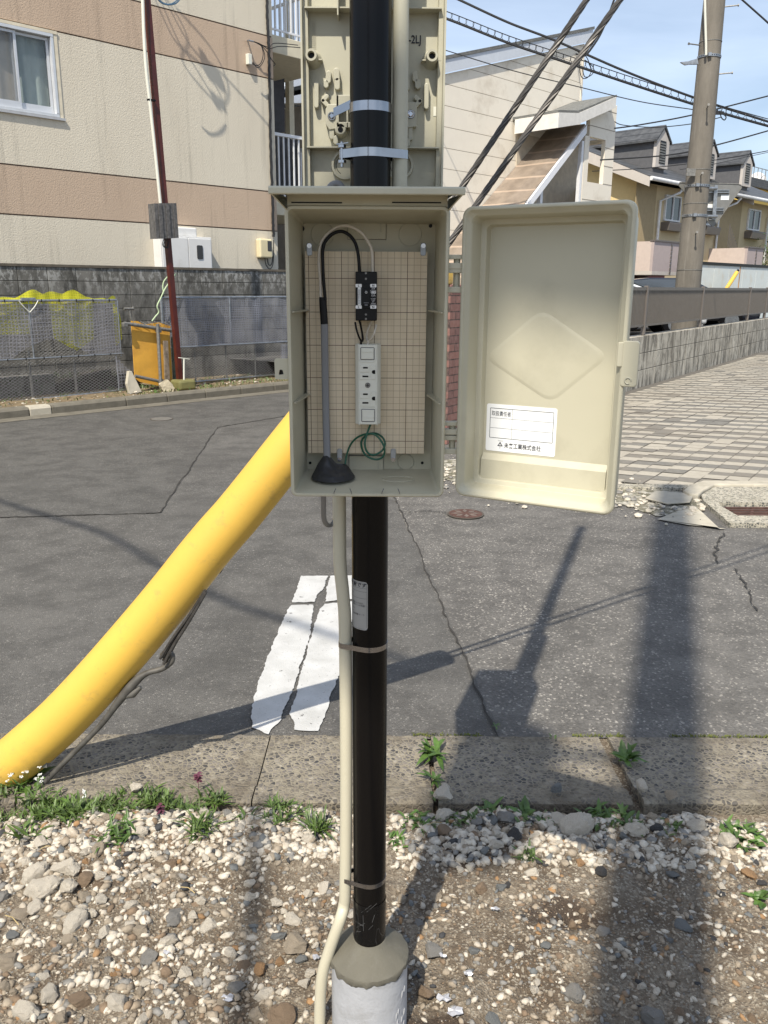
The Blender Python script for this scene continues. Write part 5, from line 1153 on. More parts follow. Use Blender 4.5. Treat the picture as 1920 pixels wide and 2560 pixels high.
rr_=rock_mesh(77,3); rr_.materials.append(stone('yellowish_rock',(.52,.46,.33),(.3,.25,.17)))
def rock(px,py,rad,lab,rot=0,b=.3,scz=1,me=None,ry=0):
    o=bpy.data.objects.new('rock',me or rr_); COL.objects.link(o); p=lo(px,py,b); o.location=p; o.scale=(rad,rad*.8,rad*scz); o.rotation_euler=(0,ry,rot); tag(o,lab,'rock','rocks on the far verge')
rock(418,970,.17,'large yellowish rock at the foot of the orange board',.5,.3,1.2,ry=-.7)
rock(352,990,.09,'flat pale rock left of the large yellowish rock',1.2,.3,.5); rock(374,994,.06,'reddish flat stone left of the large yellowish rock',.2,.3,.4,me=rk[4,1]); rock(548,990,.05,'small grey stone on the kerb under the right net fence',0,.1,.6,me=rk[2,2])
for i,(x,y,s_,k) in enumerate(((340,980,.04,0),(362,984,.04,1),(385,985,.03,0),(500,975,.05,0),(520,975,.04,2),(560,968,.04,0),(600,960,.04,1),(640,955,.04,0))):
    o=bpy.data.objects.new('stone',rk[k,i%6]); COL.objects.link(o); o.location=lo(x,y,.35); o.scale=(s_,s_,s_*.6); o.rotation_euler=(0,0,i); tag(o,['first','second','third','fourth','fifth','sixth','seventh','eighth'][i]+' stone from the left on the far verge behind the kerb','stone','small stones on the far verge')
a=LA(445,978,.3)[0]; a2=LA(487,975,.3)[0]; mb=MB(); mb.lb(a,a2,.25,.5,.10,.24); tag(mb.build('tray',plain('olive_tray',(.17,.16,.06),.6,var=.2),bev=.03),'olive green plastic tray lying behind the kerb beside the dark red pole','tray')
mb=MB(); mb.tube([lo(460,968,.35),lo(460,897,.35)],.012,8); mb.tube([lo(446,894,.35),lo(474,898,.35)],.006,6); tag(mb.build('stake',M['offwhite'],smooth=True),'white stake with a thin crossbar right of the dark red pole','stake')
mb=MB(); mb.tube(smooth_path([lo(*p,.7) for p in ((380,803),(388,792),(397,780),(393,765),(402,745),(415,718),(440,684))],5),.010,8); mb.tube(smooth_path([lo(*p,.72) for p in ((410,735),(407,718),(410,703),(420,691))],5),.009,8); tag(mb.build('hose',plain('pale_green_hose',(.42,.52,.33),.5),smooth=True),'pale green garden hoses looped over the fence behind the dark red pole','hose')
mb=MB(); mb.tube([lo(329,800,.75),lo(325,785,.75)],.016,8); mb.tube([lo(325,785,.75),lo(322,775,.75)],.012,8); mb.tube([lo(310,772,.75),lo(334,772,.75)],.018,8); mb.tube([lo(322,775,.75),lo(310,770,.75)],.010,6); mb.tube([lo(322,775,.75),lo(334,768,.75)],.010,6); tag(mb.build('shovel_handle',M['galvdull'],smooth=True),'grey T-shaped shovel handle above the orange board','shovel')
# ---- dark red steel pole with white pipe and slatted box
RB=.45
rp_=thing('steel_post',tuple(LP(451,967,RB)),'dark red leaning steel post rising past the striped apartment wall','post')
a0,z0=LA(451,967,RB); a1,z1=LA(367,0,RB); b_=W(a0,RB,.08); t_=W(a1,RB,z1); d=(t_-b_)
mb=MB(); e=b_+d*1.25; s1=.034; 
for o_,sz in ((b_,s1),): mb.loops([[p+dL*x+nL*y for x,y in ((-s1,-s1),(s1,-s1),(s1,s1),(-s1,s1))] for p in (b_,e)],cap0=True,cap1=True)
mb.build('shaft',plain('dark_red_paint',(.075,.014,.010),.45,var=.3,sc=6,dirt=(.05,.012,.01),dsc=4),rp_)
mb=MB(); mb.tube(smooth_path([LP(*p,RB-.06) for p in ((401,508),(387,370),(374,250),(366,180),(360,90),(356,-20),(350,-150))],4),.021,12); mb.build('white_pipe',M['offwhite'],rp_,smooth=True)
mb=MB(); c=LP(379,250,RB-.06); mb.par(c-dL*.05-UP*.012-nL*.02,dL*.1,nL*.05,UP*.02); mb.build('clip',M['plasticblack'],rp_)
mb=MB(); P=[LP(*p,RB-.10) for p in ((382,509),(437,508),(443,595),(388,597))]
for k in range(6): 
    u0,u1=k/6+.008,(k+1)/6-.008; mb.prism([P[0].lerp(P[1],u0),P[0].lerp(P[1],u1),P[3].lerp(P[2],u1),P[3].lerp(P[2],u0)],-nL*(.03+.012*(k%2)))
mb.prism(P,nL*.12); mb.build('slatted_box',plain('grey_weathered_wood',(.10,.097,.095),.85,var=.4,sc=25,bsc=90,bd=.002),rp_)
mb=MB()
for k in range(3): mb.tube(smooth_path([LP(410+4*k,597,RB-.05),LP(406+3*k,612,RB-.06),LP(415+2*k,620,RB-.05),LP(421,610-3*k,RB-.05)],5),.005,6)
mb.build('cable_coil',M['cable'],rp_,smooth=True)
# ---- apartment block
AB=2.35
def stucco(name,c,d):
    q=NB(name); n=q.noise(1.1,6,.6,q.map((1,1,.35))); cc=q.mix(q.ramp(n,(.42,0.),(.72,.55)),c,d)
    cc=q.mix(q.ramp(q.noise(3.5,7,.7,q.map((2.2,2.2,.12))),(.55,0.),(.74,.65)),cc,tuple(x*.6 for x in c)); m=q.out(cc,.85); q.bump(q.noise(55,5,.6),.006); return m
M['wallw']=stucco('ivory_stucco',(.64,.585,.475),(.55,.49,.39)); M['wallt']=stucco('tan_stucco',(.50,.385,.285),(.43,.32,.235))
apt=thing('apartment_block',tuple(W(2,AB+4,0)),'ivory apartment block with tan bands and sliding window behind the block wall','building')
aC=(LA(697,660,AB)[0]+LA(679,92,AB)[0])/2; aW=LA(152,300,AB)[0]
def zl(px,py): return LA(px,py,AB)[1]
zs=[0,LA(0,538,AB)[1],LA(0,410,AB)[1],(LA(147,80,AB)[1]),LA(330,0,AB)[1]]
zs=[0,(LA(0,538,AB)[1]+LA(678,574,AB)[1])/2,(LA(0,410,AB)[1]+LA(667,477,AB)[1])/2,(LA(147,80,AB)[1]+LA(678,197,AB)[1])/2,(LA(330,0,AB)[1]+LA(678,92,AB)[1])/2,0]
zs[5]=zs[4]+(zs[3]-zs[2]); zs.append(zs[5]+(zs[4]-zs[3])); zs.append(zs[6]+1.6)
wz0,wz1=(zl(151,293)+zl(0,275))/2,(zl(133,87)+zl(0,55))/2; wa1=LA(140,190,AB)[0]; wa0=wa1-1.75
g=.010
for k in range(len(zs)-1):
    mb=MB(); z0_,z1_=zs[k]+(g if k else 0),zs[k+1]-g
    if z1_<=z0_: continue
    if k in (2,3) :
        lo_,hi_=z0_,z1_
        if wz1>lo_ and wz0<hi_:
            w0,w1=max(wz0,lo_),min(wz1,hi_); mb.lb(-8,wa0,AB,AB+.2,lo_,hi_); mb.lb(wa1,aC,AB,AB+.2,lo_,hi_)
            if w0>lo_+.001: mb.lb(wa0,wa1,AB,AB+.2,lo_,w0)
            if w1<hi_-.001: mb.lb(wa0,wa1,AB,AB+.2,w1,hi_)
        else: mb.lb(-8,aC,AB,AB+.2,lo_,hi_)
    else: mb.lb(-8,aC,AB,AB+.2,z0_,z1_)
    mb.lb(aC-.2,aC,AB+.2,AB+7,z0_,z1_)
    mb.build('wall_band',M['wallt' if k in (1,3,5) else 'wallw'],apt)
mb=MB()
for z_ in zs[1:-1]: mb.lb(-8,aC-.012,AB+.012,AB+.19,z_-g,z_+g); mb.lb(aC-.19,aC-.012,AB+.2,AB+7,z_-g,z_+g)
mb.build('joint_groove',plain('groove_shadow_mortar',(.12,.09,.07),.9),apt)
mb=MB(); mb.lb(-8,wa0-.0,AB+.2,AB+7,.1,zs[-1]); mb.lb(wa1+.0,aC-.2,AB+.2,AB+7,.1,zs[-1]) ; mb.lb(wa0,wa1,AB+.5,AB+7,.1,zs[-1]); mb.build('core',plain('dark_interior',(.05,.05,.05),.9),apt)
mb=MB(); mb.lb(-8.2,aC+.15,AB-.15,AB+7.2,zs[-1],zs[-1]+.25); mb.build('roof',M['wallw'],apt)
# window
wn=MB(); t=.045; 
for (a0_,a1_,z0_,z1_) in ((wa0,wa1,wz1-t,wz1),(wa0,wa1,wz0,wz0+t),(wa1-t,wa1,wz0+t,wz1-t),(wa0,wa0+t,wz0+t,wz1-t)): wn.lb(a0_+.003,a1_-.003,AB-.02,AB+.10,z0_+.002,z1_-.002)
win=wn.build('window',plain('aluminium_frame',(.62,.64,.66),.35,.3,var=.05),apt,bev=.003)
aM=LA(46,200,AB)[0]
for (s0_,s1_,bb) in ((wa0+t,aM+.03,AB+.02),(aM-.03,wa1-t,AB+.055)):
    mb=MB(); u=.04
    for (a0_,a1_,z0_,z1_) in ((s0_,s1_,wz1-t-u,wz1-t-.003),(s0_,s1_,wz0+t+.003,wz0+t+.09),(s1_-u,s1_,wz0+t+.09,wz1-t-u),(s0_,s0_+u,wz0+t+.09,wz1-t-u)): mb.lb(a0_+.002,a1_-.002,bb,bb+.03,z0_,z1_)
    mb.build('sash',plain('sash_aluminium',(.58,.60,.63),.35,.3,var=.05),win,bev=.002)
    mb=MB(); mb.lb(s0_+u,s1_-u,bb+.012,bb+.018,wz0+t+.09,wz1-t-u); q=NB('window_glass'); m=q.out((.16,.19,.21),.04); q.b.inputs['Alpha'].default_value=.26; q.b.inputs['Specular IOR Level'].default_value=.9; mb.build('pane',m,win)
def curtain(a0_,a1_,b,z0_,z1_,mat,par,fr=26):
    mb=MB(); n=int((a1_-a0_)*60)+8; rows=[]
    for z_ in (z0_,(z0_+z1_)/2,z1_): rows.append([W(a0_+(a1_-a0_)*i/n,b+.02*math.sin(i/n*(a1_-a0_)*fr+.5*math.sin(i*.3)),z_) for i in range(n+1)])
    mb.loops(rows,close=False); return mb.build('curtain',mat,par,smooth=True,recalc=False)
curtain(wa0+t,aM,AB+.13,wz0,wz1,plain('beige_curtain',(.58,.53,.46),.9,var=.05),win,18)
curtain(aM,wa1-t,AB+.16,wz0,wz1,plain('lace_curtain',(.55,.66,.63),.9,var=.06),win,30)
mb=MB(); mb.lb(wa0-.03,wa1+.07,AB-.035,AB+.02,wz0-.035,wz0-.003); mb.build('sill',plain('sill_aluminium',(.5,.5,.5),.4,.4),win)
mb=MB(); mb.lb(wa1+.0,wa1+.055,AB-.012,AB+.05,wz0-.0,wz1+.02); mb.lb(wa0-.05,wa1+.055,AB-.02,AB+.05,wz1+.0,wz1+.04); mb.build('surround',plain('cream_surround',(.64,.58,.45),.7),win)
# downpipe and cables at the corner
mb=MB(); pts=[LP(*p,AB-.03) for p in ((684,592),(681,500),(676,330),(674,200),(671,100),(667,0),(664,-120))]
P=smooth_path(pts,14); mb.tube([p+dL*random.uniform(-.008,.008) for p in P],.024,8); tag(mb.build('power_cable',M['cable'],smooth=True),'thick black taped cable running down the right corner of the apartment block','cable')
mtr=thing('electricity_meter',tuple(LP(665,648,AB-.1)),'cream electricity meter on the apartment wall beside the black cable','meter')
a0_,zt_=LA(649,596,AB-.12); a1_,zb_=LA(682,646,AB-.12)
mb=MB(); mb.lb(a0_,a1_,AB-.13,AB-.001,zb_,zt_); mb.build('case',plain('cream_plastic',(.64,.56,.36),.45,var=.04),mtr,bev=.03,bseg=4)
a2_,z2_=LA(669,602,AB-.135); a3_,z3_=LA(680,628,AB-.135); mb=MB(); mb.lb(a2_,a3_,AB-.137,AB-.12,z3_,z2_); mb.build('dial_window',plain('dark_glass',(.03,.03,.035),.15),mtr,bev=.01)
mb=MB(); mb.tube(smooth_path([LP(*p,AB-.06) for p in ((662,646),(666,664),(676,672),(683,655),(684,600))],5),.008,6); mb.tube(smooth_path([LP(*p,AB-.06) for p in ((668,646),(672,662),(679,660),(682,640))],5),.008,6); mb.build('meter_cable',M['cable'],mtr,smooth=True)
cab=thing('meter_cabinet',tuple(LP(450,670,AB-.1)),'white metal cabinet with two doors against the apartment wall behind the block wall','cabinet')
a0_,zt_=LA(400,587,AB-.22); a1_,_=LA(528,592,AB-.22); am,_=LA(469,600,AB-.22)
a0_-=.0
M['whitem']=plain('white_metal',(.66,.66,.65),.4,var=.03,dirt=(.5,.49,.45),dsc=4)
mb=MB(); mb.lb(a0_,a1_,AB-.22,AB-.001,.9,zt_); mb.build('case',M['whitem'],cab,bev=.006)
for u0,u1 in ((a0_+.02,am-.006),(am+.006,a1_-.02)): mb=MB(); mb.lb(u0,u1,AB-.235,AB-.221,.93,zt_-.03); dr=mb.build('door',M['whitem'],cab,bev=.004)
p0=LA(492,613,AB-.24); p1=LA(508,648,AB-.24); mb=MB(); mb.prism([W(p0[0]+(p1[0]-p0[0])/2,AB-.238,p0[1]+(p1[1]-p0[1])/2)+dL*x+UP*z_ for x,z_ in rr(0,0,p1[0]-p0[0],p0[1]-p1[1],.02,4)],nL*-.006); mb.build('viewing_window',plain('dark_glass2',(.02,.02,.022),.1),dr)
ac,zc=LA(462,577,AB-.1); mb=MB(); mb.lb(ac-.17,ac+.2,AB-.14,AB-.001,zc-.09,zc+.05); tag(mb.build('vent_cover',M['whitem'],bev=.02),'small white rounded cover on the apartment wall above the white cabinet','vent')
# wall bracket with wires high up and small box
mb=MB(); a_,z_=LA(622,148,AB-.05); mb.lb(a_-.03,a_+.045,AB-.08,AB-.001,z_-.08,z_+.08); tag(mb.build('junction_box',M['offwhite'],bev=.008),'small white junction box high on the apartment wall','junction box')
mb=MB(); mb.tube([LP(619,101,AB-.001),LP(619,101,AB-.12)],.012,8); mb.tube([LP(622,101,AB-.10),LP(634,104,AB-.12)],.014,8)
tag(mb.build('wall_hook',M['galv'],smooth=True),'steel wire hook bracket on the apartment wall above the junction box','bracket')
mb=MB()
for pp in (((634,104),(650,110),(672,118),(688,108),(745,113)),((636,104),(655,113),(672,122),(700,116),(760,120)),((636,105),(654,116),(662,140),(655,160),(643,169),(632,155)),((640,106),(652,112),(658,135),(652,158),(640,164),(630,158)),((650,110),(668,130),(680,150),(688,160),(684,165))):
    mb.tube(smooth_path([LP(*p,AB-.13) for p in pp],6),.007,5)
tag(mb.build('drop_wires',M['cable'],smooth=True),'tangle of thin black drop wires looping from the hook on the apartment wall','wires')
mb=MB(); mb.tube(smooth_path([LP(*p,AB-.5) for p in ((392,-6),(402,6),(420,12),(440,8),(452,-6))],6),.010,6); mb.tube(smooth_path([LP(*p,AB-.5) for p in ((385,-12),(410,8),(432,8),(455,-12))],6),.008,6); tag(mb.build('blue_wire',plain('blue_cable',(.07,.14,.22),.5),smooth=True),'loop of blue wire hanging at the top edge near the apartment wall','wire')
# added unseen wires above the frame, shaped so their shade crosses the stucco
def shw(px,py,d=.85):
    a,z=LA(px,py,AB); return W(a-2.105*d,AB-d,z+3.093*d)
mb=MB()
for pp in (((398,-30),(480,120),(560,190),(690,335)),((390,-30),(450,110),(500,160),(545,225),(560,262)),((405,-20),(455,60),(470,110),(455,150),(500,215),(552,262),(572,235),(560,180),(520,110),(440,20)),((380,-20),(430,90),(470,140),(545,262))):
    mb.tube(smooth_path([shw(*p) for p in pp],8),.010,6)
for x,y,r in ((512,148,.05),(520,172,.07),(545,195,.07),(540,252,.05),(556,262,.04)): c=shw(x,y); mb.tube([c-UP*r-dL*r*.5,c,c+UP*r+dL*.3*r],[r*.5,r,r*.4],8)
tag(mb.build('shade_fittings',M['cable'],smooth=True),'added unseen wires and insulators above the view, shaped to shade the apartment wall','wires')
# ---- balconies round the corner
DB=AB+.25
M['cream2']=plain('cream_paint',(.60,.55,.42),.8,var=.06); M['rail']=plain('white_rail_paint',(.72,.73,.75),.4,var=.04)
def balc(zslab,label,dz):
    b_=thing('balcony',tuple(W(aC+.8,DB+1,zslab)),label,'balcony')
    a0_,a1_=aC+.03,aC+1.75; b0_,b1_=DB,DB+3.0
    mb=MB(); mb.lb(a0_,a1_,b0_,b1_,zslab,zslab+.28); mb.build('slab',M['cream2'],b_,bev=.01)
    mb=MB(); mb.lb(a0_,a1_,b0_+.03,b0_+.06,zslab+.36,zslab+.39); mb.lb(a0_,a1_,b0_+.015,b0_+.075,zslab+1.32,zslab+1.37); mb.lb(a1_-.06,a1_-.03,b0_+.08,b1_,zslab+1.32,zslab+1.37); mb.build('handrail',M['rail'],b_)
    mb=MB(); n=15
    for k in range(n): a=a0_+.05+(a1_-a0_-.1)*k/(n-1); mb.lb(a-.012,a+.012,b0_+.033,b0_+.057,zslab+(.285 if k%3==0 else .39),zslab+1.32)
    for k in range(1,20): b=b0_+.1+2.8*k/20; mb.lb(a1_-.057,a1_-.033,b-.012,b+.012,zslab+.285,zslab+1.32)
    mb.build('balusters',M['rail'],b_)
zS=LA(690,150,DB)[1]-.0
zs1=LA(683,131,DB)[1]; zf_=LA(683,96,DB)[1]
balc(zs1,'upper cream balcony with white railing at the right corner of the apartment block',0)
zr=LA(690,330,DB)[1]; balc(zr-1.37,'lower balcony with white vertical railing beside the outlet box hood',0)
zr3=zr-1.37; balc(zr3-2.7+.2,'ground floor balcony with white railing behind the block wall',0)
mb=MB(); a_=LA(722,300,DB+1.6)[0]; mb.lb(a_-.06,a_+.06,DB+1.5,DB+1.62,0,zs1+3); tag(mb.build('post',M['cream2']),'square cream post holding up the balconies','post')
mb=MB(); P=[LP(*p,DB+.5) for p in ((680,204),(711,196),(712,330),(684,334))]; mb.prism(P,nL*.02); tag(mb.build('privacy_cloth',plain('dark_cloth',(.05,.05,.052),.9,var=.2)),'dark grey privacy cloth hung on the lower balcony','cloth')
mb=MB(); mb.lb(aC+.05,aC+1.6,DB+1.0,DB+1.1,zr3+.3,zr3+1.5); tag(mb.build('storage_shelf',plain('dark_clutter',(.04,.04,.045),.8,var=.5,sc=6)),'dark shelf of clutter behind the lower balcony railing','shelf')
mb=MB(); 
for k in range(7): z_=.5+.16*k; mb.lb(aC+.02,aC+1.5,DB-.05,DB-.03,z_,z_+.025)
mb.lb(aC+.3,aC+.33,DB-.07,DB-.05,.1,1.75); mb.lb(aC+1.2,aC+1.23,DB-.07,DB-.05,.1,1.75)
tag(mb.build('metal_fence',plain('dark_steel',(.06,.055,.05),.6)),'dark steel fence below the balconies at the end of the block wall','fence')
# ================================================================ RIGHT SIDE
# paved forecourt of slanted pavers in light and dark rows
RW0=Vector((3.926,13.1,0)); RW1=Vector((7.998,19.162,0)); dR=(RW1-RW0).normalized(); nR=Vector((-dR.y,dR.x,0))  # nR points away from forecourt (left)
def WR(s,t,z): return RW0+dR*s+nR*t+UP*z      # s along wall, t across (negative = forecourt)
PAVY=6.42
mb=MB(); out=[]
mb.quad(Vector((1.0,PAVY,.004)),Vector((16,PAVY-.4,.004)),Vector((16,24,.004)),WR(9,0,.004),WR(-5.4,0,.004)); struct('paving_bed',mb,plain('paver_joint',(.11,.10,.085),.95),origin=(0,0,0))
q=NB('pale_paver'); n=q.noise(30,6,.7); oi=q.vor(5.2,'F1','Color'); c=q.mix(q.ramp(n,(.3,0.),(.7,1.)),(.33,.30,.245),(.42,.385,.32)); c=q.mix(q.ramp(q.noise(1.2,5,.6),(.4,0.),(.7,.5)),c,(.28,.25,.20)); M['pvl']=q.out(c,.85); q.bump(q.noise(150,4),.002)
q=NB('grey_paver'); n=q.noise(30,6,.7); c=q.mix(q.ramp(n,(.3,0.),(.7,1.)),(.135,.128,.112),(.205,.195,.172)); c=q.mix(q.ramp(q.noise(1.2,5,.6),(.4,0.),(.7,.5)),c,(.22,.18,.13)); M['pvd']=q.out(c,.85); q.bump(q.noise(150,4),.002)
E1=Vector((.912,-.41,0)); E2=dR.copy(); PL,PW,STP=.168,.168,.036
mb=MB(); B0_=Vector((1.0,6.4,.010)); gg=.0025
for j in range(-70,150):
    for i in range(-40,90):
        x0=i*PL; y0=j*PW+STP*i
        P=[(x0+gg,y0+gg),(x0+PL-gg,y0+gg),(x0+PL-gg,y0+PW-gg),(x0+gg,y0+PW-gg)]
        V_=[B0_+E1*a+E2*b for a,b in P]; c=sum(V_,Vector())/4
        if c.y<PAVY+.06-.027*(c.x-1) or c.x<.95 or c.x>13 or c.y>20: continue
        if (c-RW0).dot(nR)>-.07: continue
        ax=(c-CC).dot(CF); px=960+FPX*(c-CC).dot(CR)/ax
        if px<1400 or px>2300: continue
        t=((j)%2==0)
        if random.random()<.05: t=not t
        mb.mi=0 if t else 1; dz=random.uniform(-.003,.003); mb.add([v+UP*dz for v in V_],[(0,1,2,3)])
struct('paving',mb,[M['pvl'],M['pvd']],origin=(0,0,0))
# edge kerb strip and rubble
mb=MB(); mb.prism([Vector((1.0,PAVY-.01,0)),Vector((6,PAVY-.16,0)),Vector((6,PAVY-.28,0)),Vector((1.0,PAVY-.12,0))],(0,0,.03)); struct('kerb_strip',mb,M['aggr2'],bev=.006)
q=NB('crumbled_concrete'); d=q.vor(16,'F1','Color'); e=q.xyz(d); c=q.mix(q.ramp(e[0],(.2,0.),(.8,1.)),(.20,.18,.13),(.50,.47,.40)); c=q.mix(q.ramp(q.noise(20,6,.7),(.45,0.),(.6,.8)),c,(.10,.10,.06)); M['rubble']=q.out(c,.9); q.bump(q.noise(30,6,.7),.02)
def gpoly(px,z): return [G(x,y,z) for x,y in px]
mb=MB(); P=gpoly([(1060,1180),(1100,1150),(1300,1145),(1540,1215),(1700,1228),(1760,1262),(1742,1290),(1640,1290),(1560,1262),(1300,1240),(1120,1200)],.006); out=[]
for i in range(len(P)): out+=jag(P[i],P[(i+1)%len(P)],8,.02,.006)[:-1]
cleanp(mb,out); struct('broken_edge',mb,M['rubble'],origin=(0,0,0))
for k in range(40):
    pass
mb=MB()
for _ in range(900):
    px=random.uniform(1040,1760); py=1150+ (px-1100)*.13+random.gauss(35,22)
    p=G(px,py,.0); r=.005+.03*random.random()**4; mb.mi=random.choice((0,0,1,2)); mb.add([p+UP*.012+Vector((v.x*r*random.uniform(.7,1.2),v.y*r,v.z*r*.6)) for v in ICO],ICF)
tag(mb.build('rubble',[M['st0'],M['st2'],M['conc']],recalc=False,origin=tuple(G(1400,1200))),'crumbled concrete and pebbles along the broken paving edge','rubble',kind='stuff')
mb=MB(); cleanp(mb,gpoly([(1742,1268),(1800,1322),(1815,1321),(1720,1312),(1643,1298),(1700,1275)],.010)); struct('concrete_apron',mb,M['conc'],origin=(0,0,0))
mb=MB(); P=gpoly([(1640,1230),(1735,1238),(1725,1258),(1668,1262),(1612,1248)],.02); mb.prism(P,(0,0,.012)); struct('concrete_fragment',mb,M['conc'],bev=.008)
# drain with grating
gr=thing('storm_drain',tuple(G(1880,1270)),'storm drain with rusty red grating in a pebbly concrete surround at the right edge','drain')
zt=.045
outer=gpoly([(1750,1262),(1765,1235),(1800,1224),(2300,1228),(2300,1328),(1822,1322)],0); outer=[Vector((p.x,p.y,0)) for p in outer]
# raised rim loops
rim_o=gpoly([(1706,1242),(1745,1220),(2300,1222)],0)
mb=MB(); mb.prism(gpoly([(1758,1263),(1752,1248),(1785,1227),(2300,1232),(2300,1272),(1795,1266),(1800,1275),(1842,1300),(2300,1304),(2300,1322),(1822,1319),(1790,1290)],.0),(0,0,.032)); mb.build('surround',M['aggr2'],gr)
mb=MB(); mb.prism(gpoly([(1706,1241),(1722,1228),(1755,1216),(2300,1217),(2300,1226),(1785,1226),(1758,1240),(1745,1252),(1722,1250)],.0),(0,0,.05)); mb.build('back_kerb',M['conc'],gr,bev=.012)
mb=MB(); mb.quad(*gpoly([(1795,1267),(2300,1270),(2300,1302),(1842,1300),(1800,1276)],.004)); mb.build('pit',M['crack'],gr)
M['rust']=plain('rusty_iron',(.105,.055,.042),.7,.3,var=.35,sc=30)
mb=MB()
for k in range(5):
    y=1272.5+6.0*k; x=1797+ (k*9.5); a=G(x,y,.018); b=G(2300,y,.018); mb.prism([a,b,b+Vector((0,.018,0)),a+Vector((0,.018,0))],(0,0,.01))
for x in (1880,2000,2150): a=G(x,1270,.016); b=G(x-8,1299,.016); mb.prism([a,b,b+Vector((.02,0,0)),a+Vector((.02,0,0))],(0,0,.006))
mb.build('grating',M['rust'],gr)
# manhole covers
def manhole(px,py,rad,lab,star=True):
    c=G(px,py,.0105); m_=thing('manhole_cover',tuple(c),lab,'manhole cover'); mb=MB(); mb.cyl(c-UP*.004,UP,rad,.004,40); mb.build('rim',plain('iron_rim',(.09,.075,.06),.7,.2,var=.3),m_)
    mb=MB(); mb.cyl(c,UP,rad*.9,.002,40); mb.build('cover',M['rust'] if star else M['galvdull'],m_)
    if star:
        mb=MB()
        for k in range(8):
            a=2*math.pi*k/8; u=Vector((math.cos(a),math.sin(a),0)); v=Vector((-u.y,u.x,0)); o_=c+UP*.002
            mb.prism([o_+u*rad*.22+v*rad*.02,o_+u*rad*.52+v*rad*.13,o_+u*rad*.8,o_+u*rad*.52-v*rad*.13],(0,0,.002))
        mb.build('cast_pattern',plain('worn_iron',(.19,.15,.125),.5,.3,var=.2),m_)
manhole(1164,1284,.125,'small round rust-red manhole cover in the asphalt below the lid of the outlet box'); manhole(404,1047,.13,'small dark manhole cover in the road near the far kerb',False)
# ---- brick gate wall
q=NB('red_brick'); x,y,z=q.xyz(); u=q.math('ADD',q.math('MULTIPLY',x,dR.x),q.math('MULTIPLY',y,dR.y))
cb=q.n.new('ShaderNodeCombineXYZ'); q.ln(u,cb.inputs[0]); q.ln(z,cb.inputs[1])
bt=q.n.new('ShaderNodeTexBrick'); q.ln(cb.outputs[0],bt.inputs[0]); bt.inputs['Scale'].default_value=1; bt.inputs['Brick Width'].default_value=.21; bt.inputs['Row Height'].default_value=.075; bt.inputs['Mortar Size'].default_value=.005
bt.inputs['Color1'].default_value=(.24,.115,.09,1); bt.inputs['Color2'].default_value=(.15,.075,.065,1); bt.inputs['Mortar'].default_value=(.045,.03,.027,1)
M['brick']=q.out(q.mix(q.ramp(q.noise(25,5),(.4,0.),(.7,.5)),bt.outputs['Color'],(.30,.18,.15)),.75); q.bump(bt.outputs['Fac'],-.006)
b0=G(1117,1112); sB=(b0-RW0).dot(dR); tB=(b0-RW0).dot(nR)
zt=PLN(1130,725,b0,Vector((0,1,0))).z
bw_=thing('brick_wall',tuple(b0),'red brick garden wall seen between the outlet box and its lid','wall')
mb=MB(); c=b0; mb.par(c,dR*3.6,nR*.22,UP*zt); mb.build('wall',M['brick'],bw_); mb=MB(); mb.par(c-dR*.01-nR*.01+UP*zt,dR*3.62,nR*.24,UP*.05); mb.build('coping',plain('brick_coping',(.20,.10,.085),.7,var=.2),bw_,bev=.01)
mb=MB(); c=Y(1119,697,8.6); mb.par(b0+UP*(zt+.05)-dR*.05,dR*.10,nR*.2,UP*.16); tag(mb.build('plastic_box',M['yellow'],bev=.015),'small yellow plastic box on the end of the brick wall between the hinges','box')
# ---- retaining wall with brown fence
q=NB('stained_concrete'); x,y,z=q.xyz(); st_=q.noise(5,9,.78,q.map((1.5,1.5,.38))); c=q.mix(q.ramp(q.noise(2,6),(.35,0.),(.65,1.)),(.38,.35,.29),(.52,.485,.41))
c=q.mix(q.ramp(st_,(.46,0.),(.56,.9)),c,(.11,.10,.08)); c=q.mix(q.ramp(q.noise(11,6,.7,q.map((1,1,.5))),(.52,0.),(.66,.6)),c,(.22,.20,.17)); M['stain']=q.out(c,.9); q.bump(q.noise(70,5),.003)
RWH=.80
rw=thing('retaining_wall',tuple(WR(2,0,0)),'low stained concrete block retaining wall beside the paved forecourt','wall')
for k,(z0_,z1_) in enumerate(((0,.27),(.278,.53),(.538,.795))):
    mb=MB(); s_=-1.9
    while s_<16: mb.par(WR(s_+.003,0,z0_),dR*.894,nR*.2,UP*(z1_-z0_)); s_+=.9
    mb.build('block_course',M['stain'],rw,bev=.006)
mb=MB(); mb.par(WR(-1.9,.012,0),dR*17.9,nR*.17,UP*.79); mb.build('mortar_joints',plain('grey_mortar',(.13,.125,.11),.95),rw)
bf=thing('slat_fence',tuple(WR(3,.1,RWH)),'brown aluminium vertical slat fence on top of the retaining wall','fence')
M['brownb']=plain('dark_backing',(.03,.026,.023),.6); M['brown']=plain('brown_aluminium',(.15,.134,.118),.45,.3,var=.06); M['brown2']=plain('brown_aluminium_post',(.17,.15,.135),.45,.3,var=.05)
zF=1.53; 
def sR(px,py=720):
    d=ray(px,py); t=((RW0-CC).dot(nR)+.08)/d.dot(nR); return (CC+d*t-RW0).dot(dR)
posts=[sR(1472),sR(1610,800),sR(1750,800),sR(1867,800)]; posts.append(posts[-1]+2.0); posts.append(posts[-1]+2); posts.insert(0,posts[0]-1.2); 
for s_ in posts: mb=MB(); mb.par(WR(s_-.03,.05,RWH-.0),dR*.06,nR*.06,UP*(zF-RWH+.01)); mb.build('post',M['brown2'],bf,bev=.003)
s0_,s1_=posts[0],posts[-1]
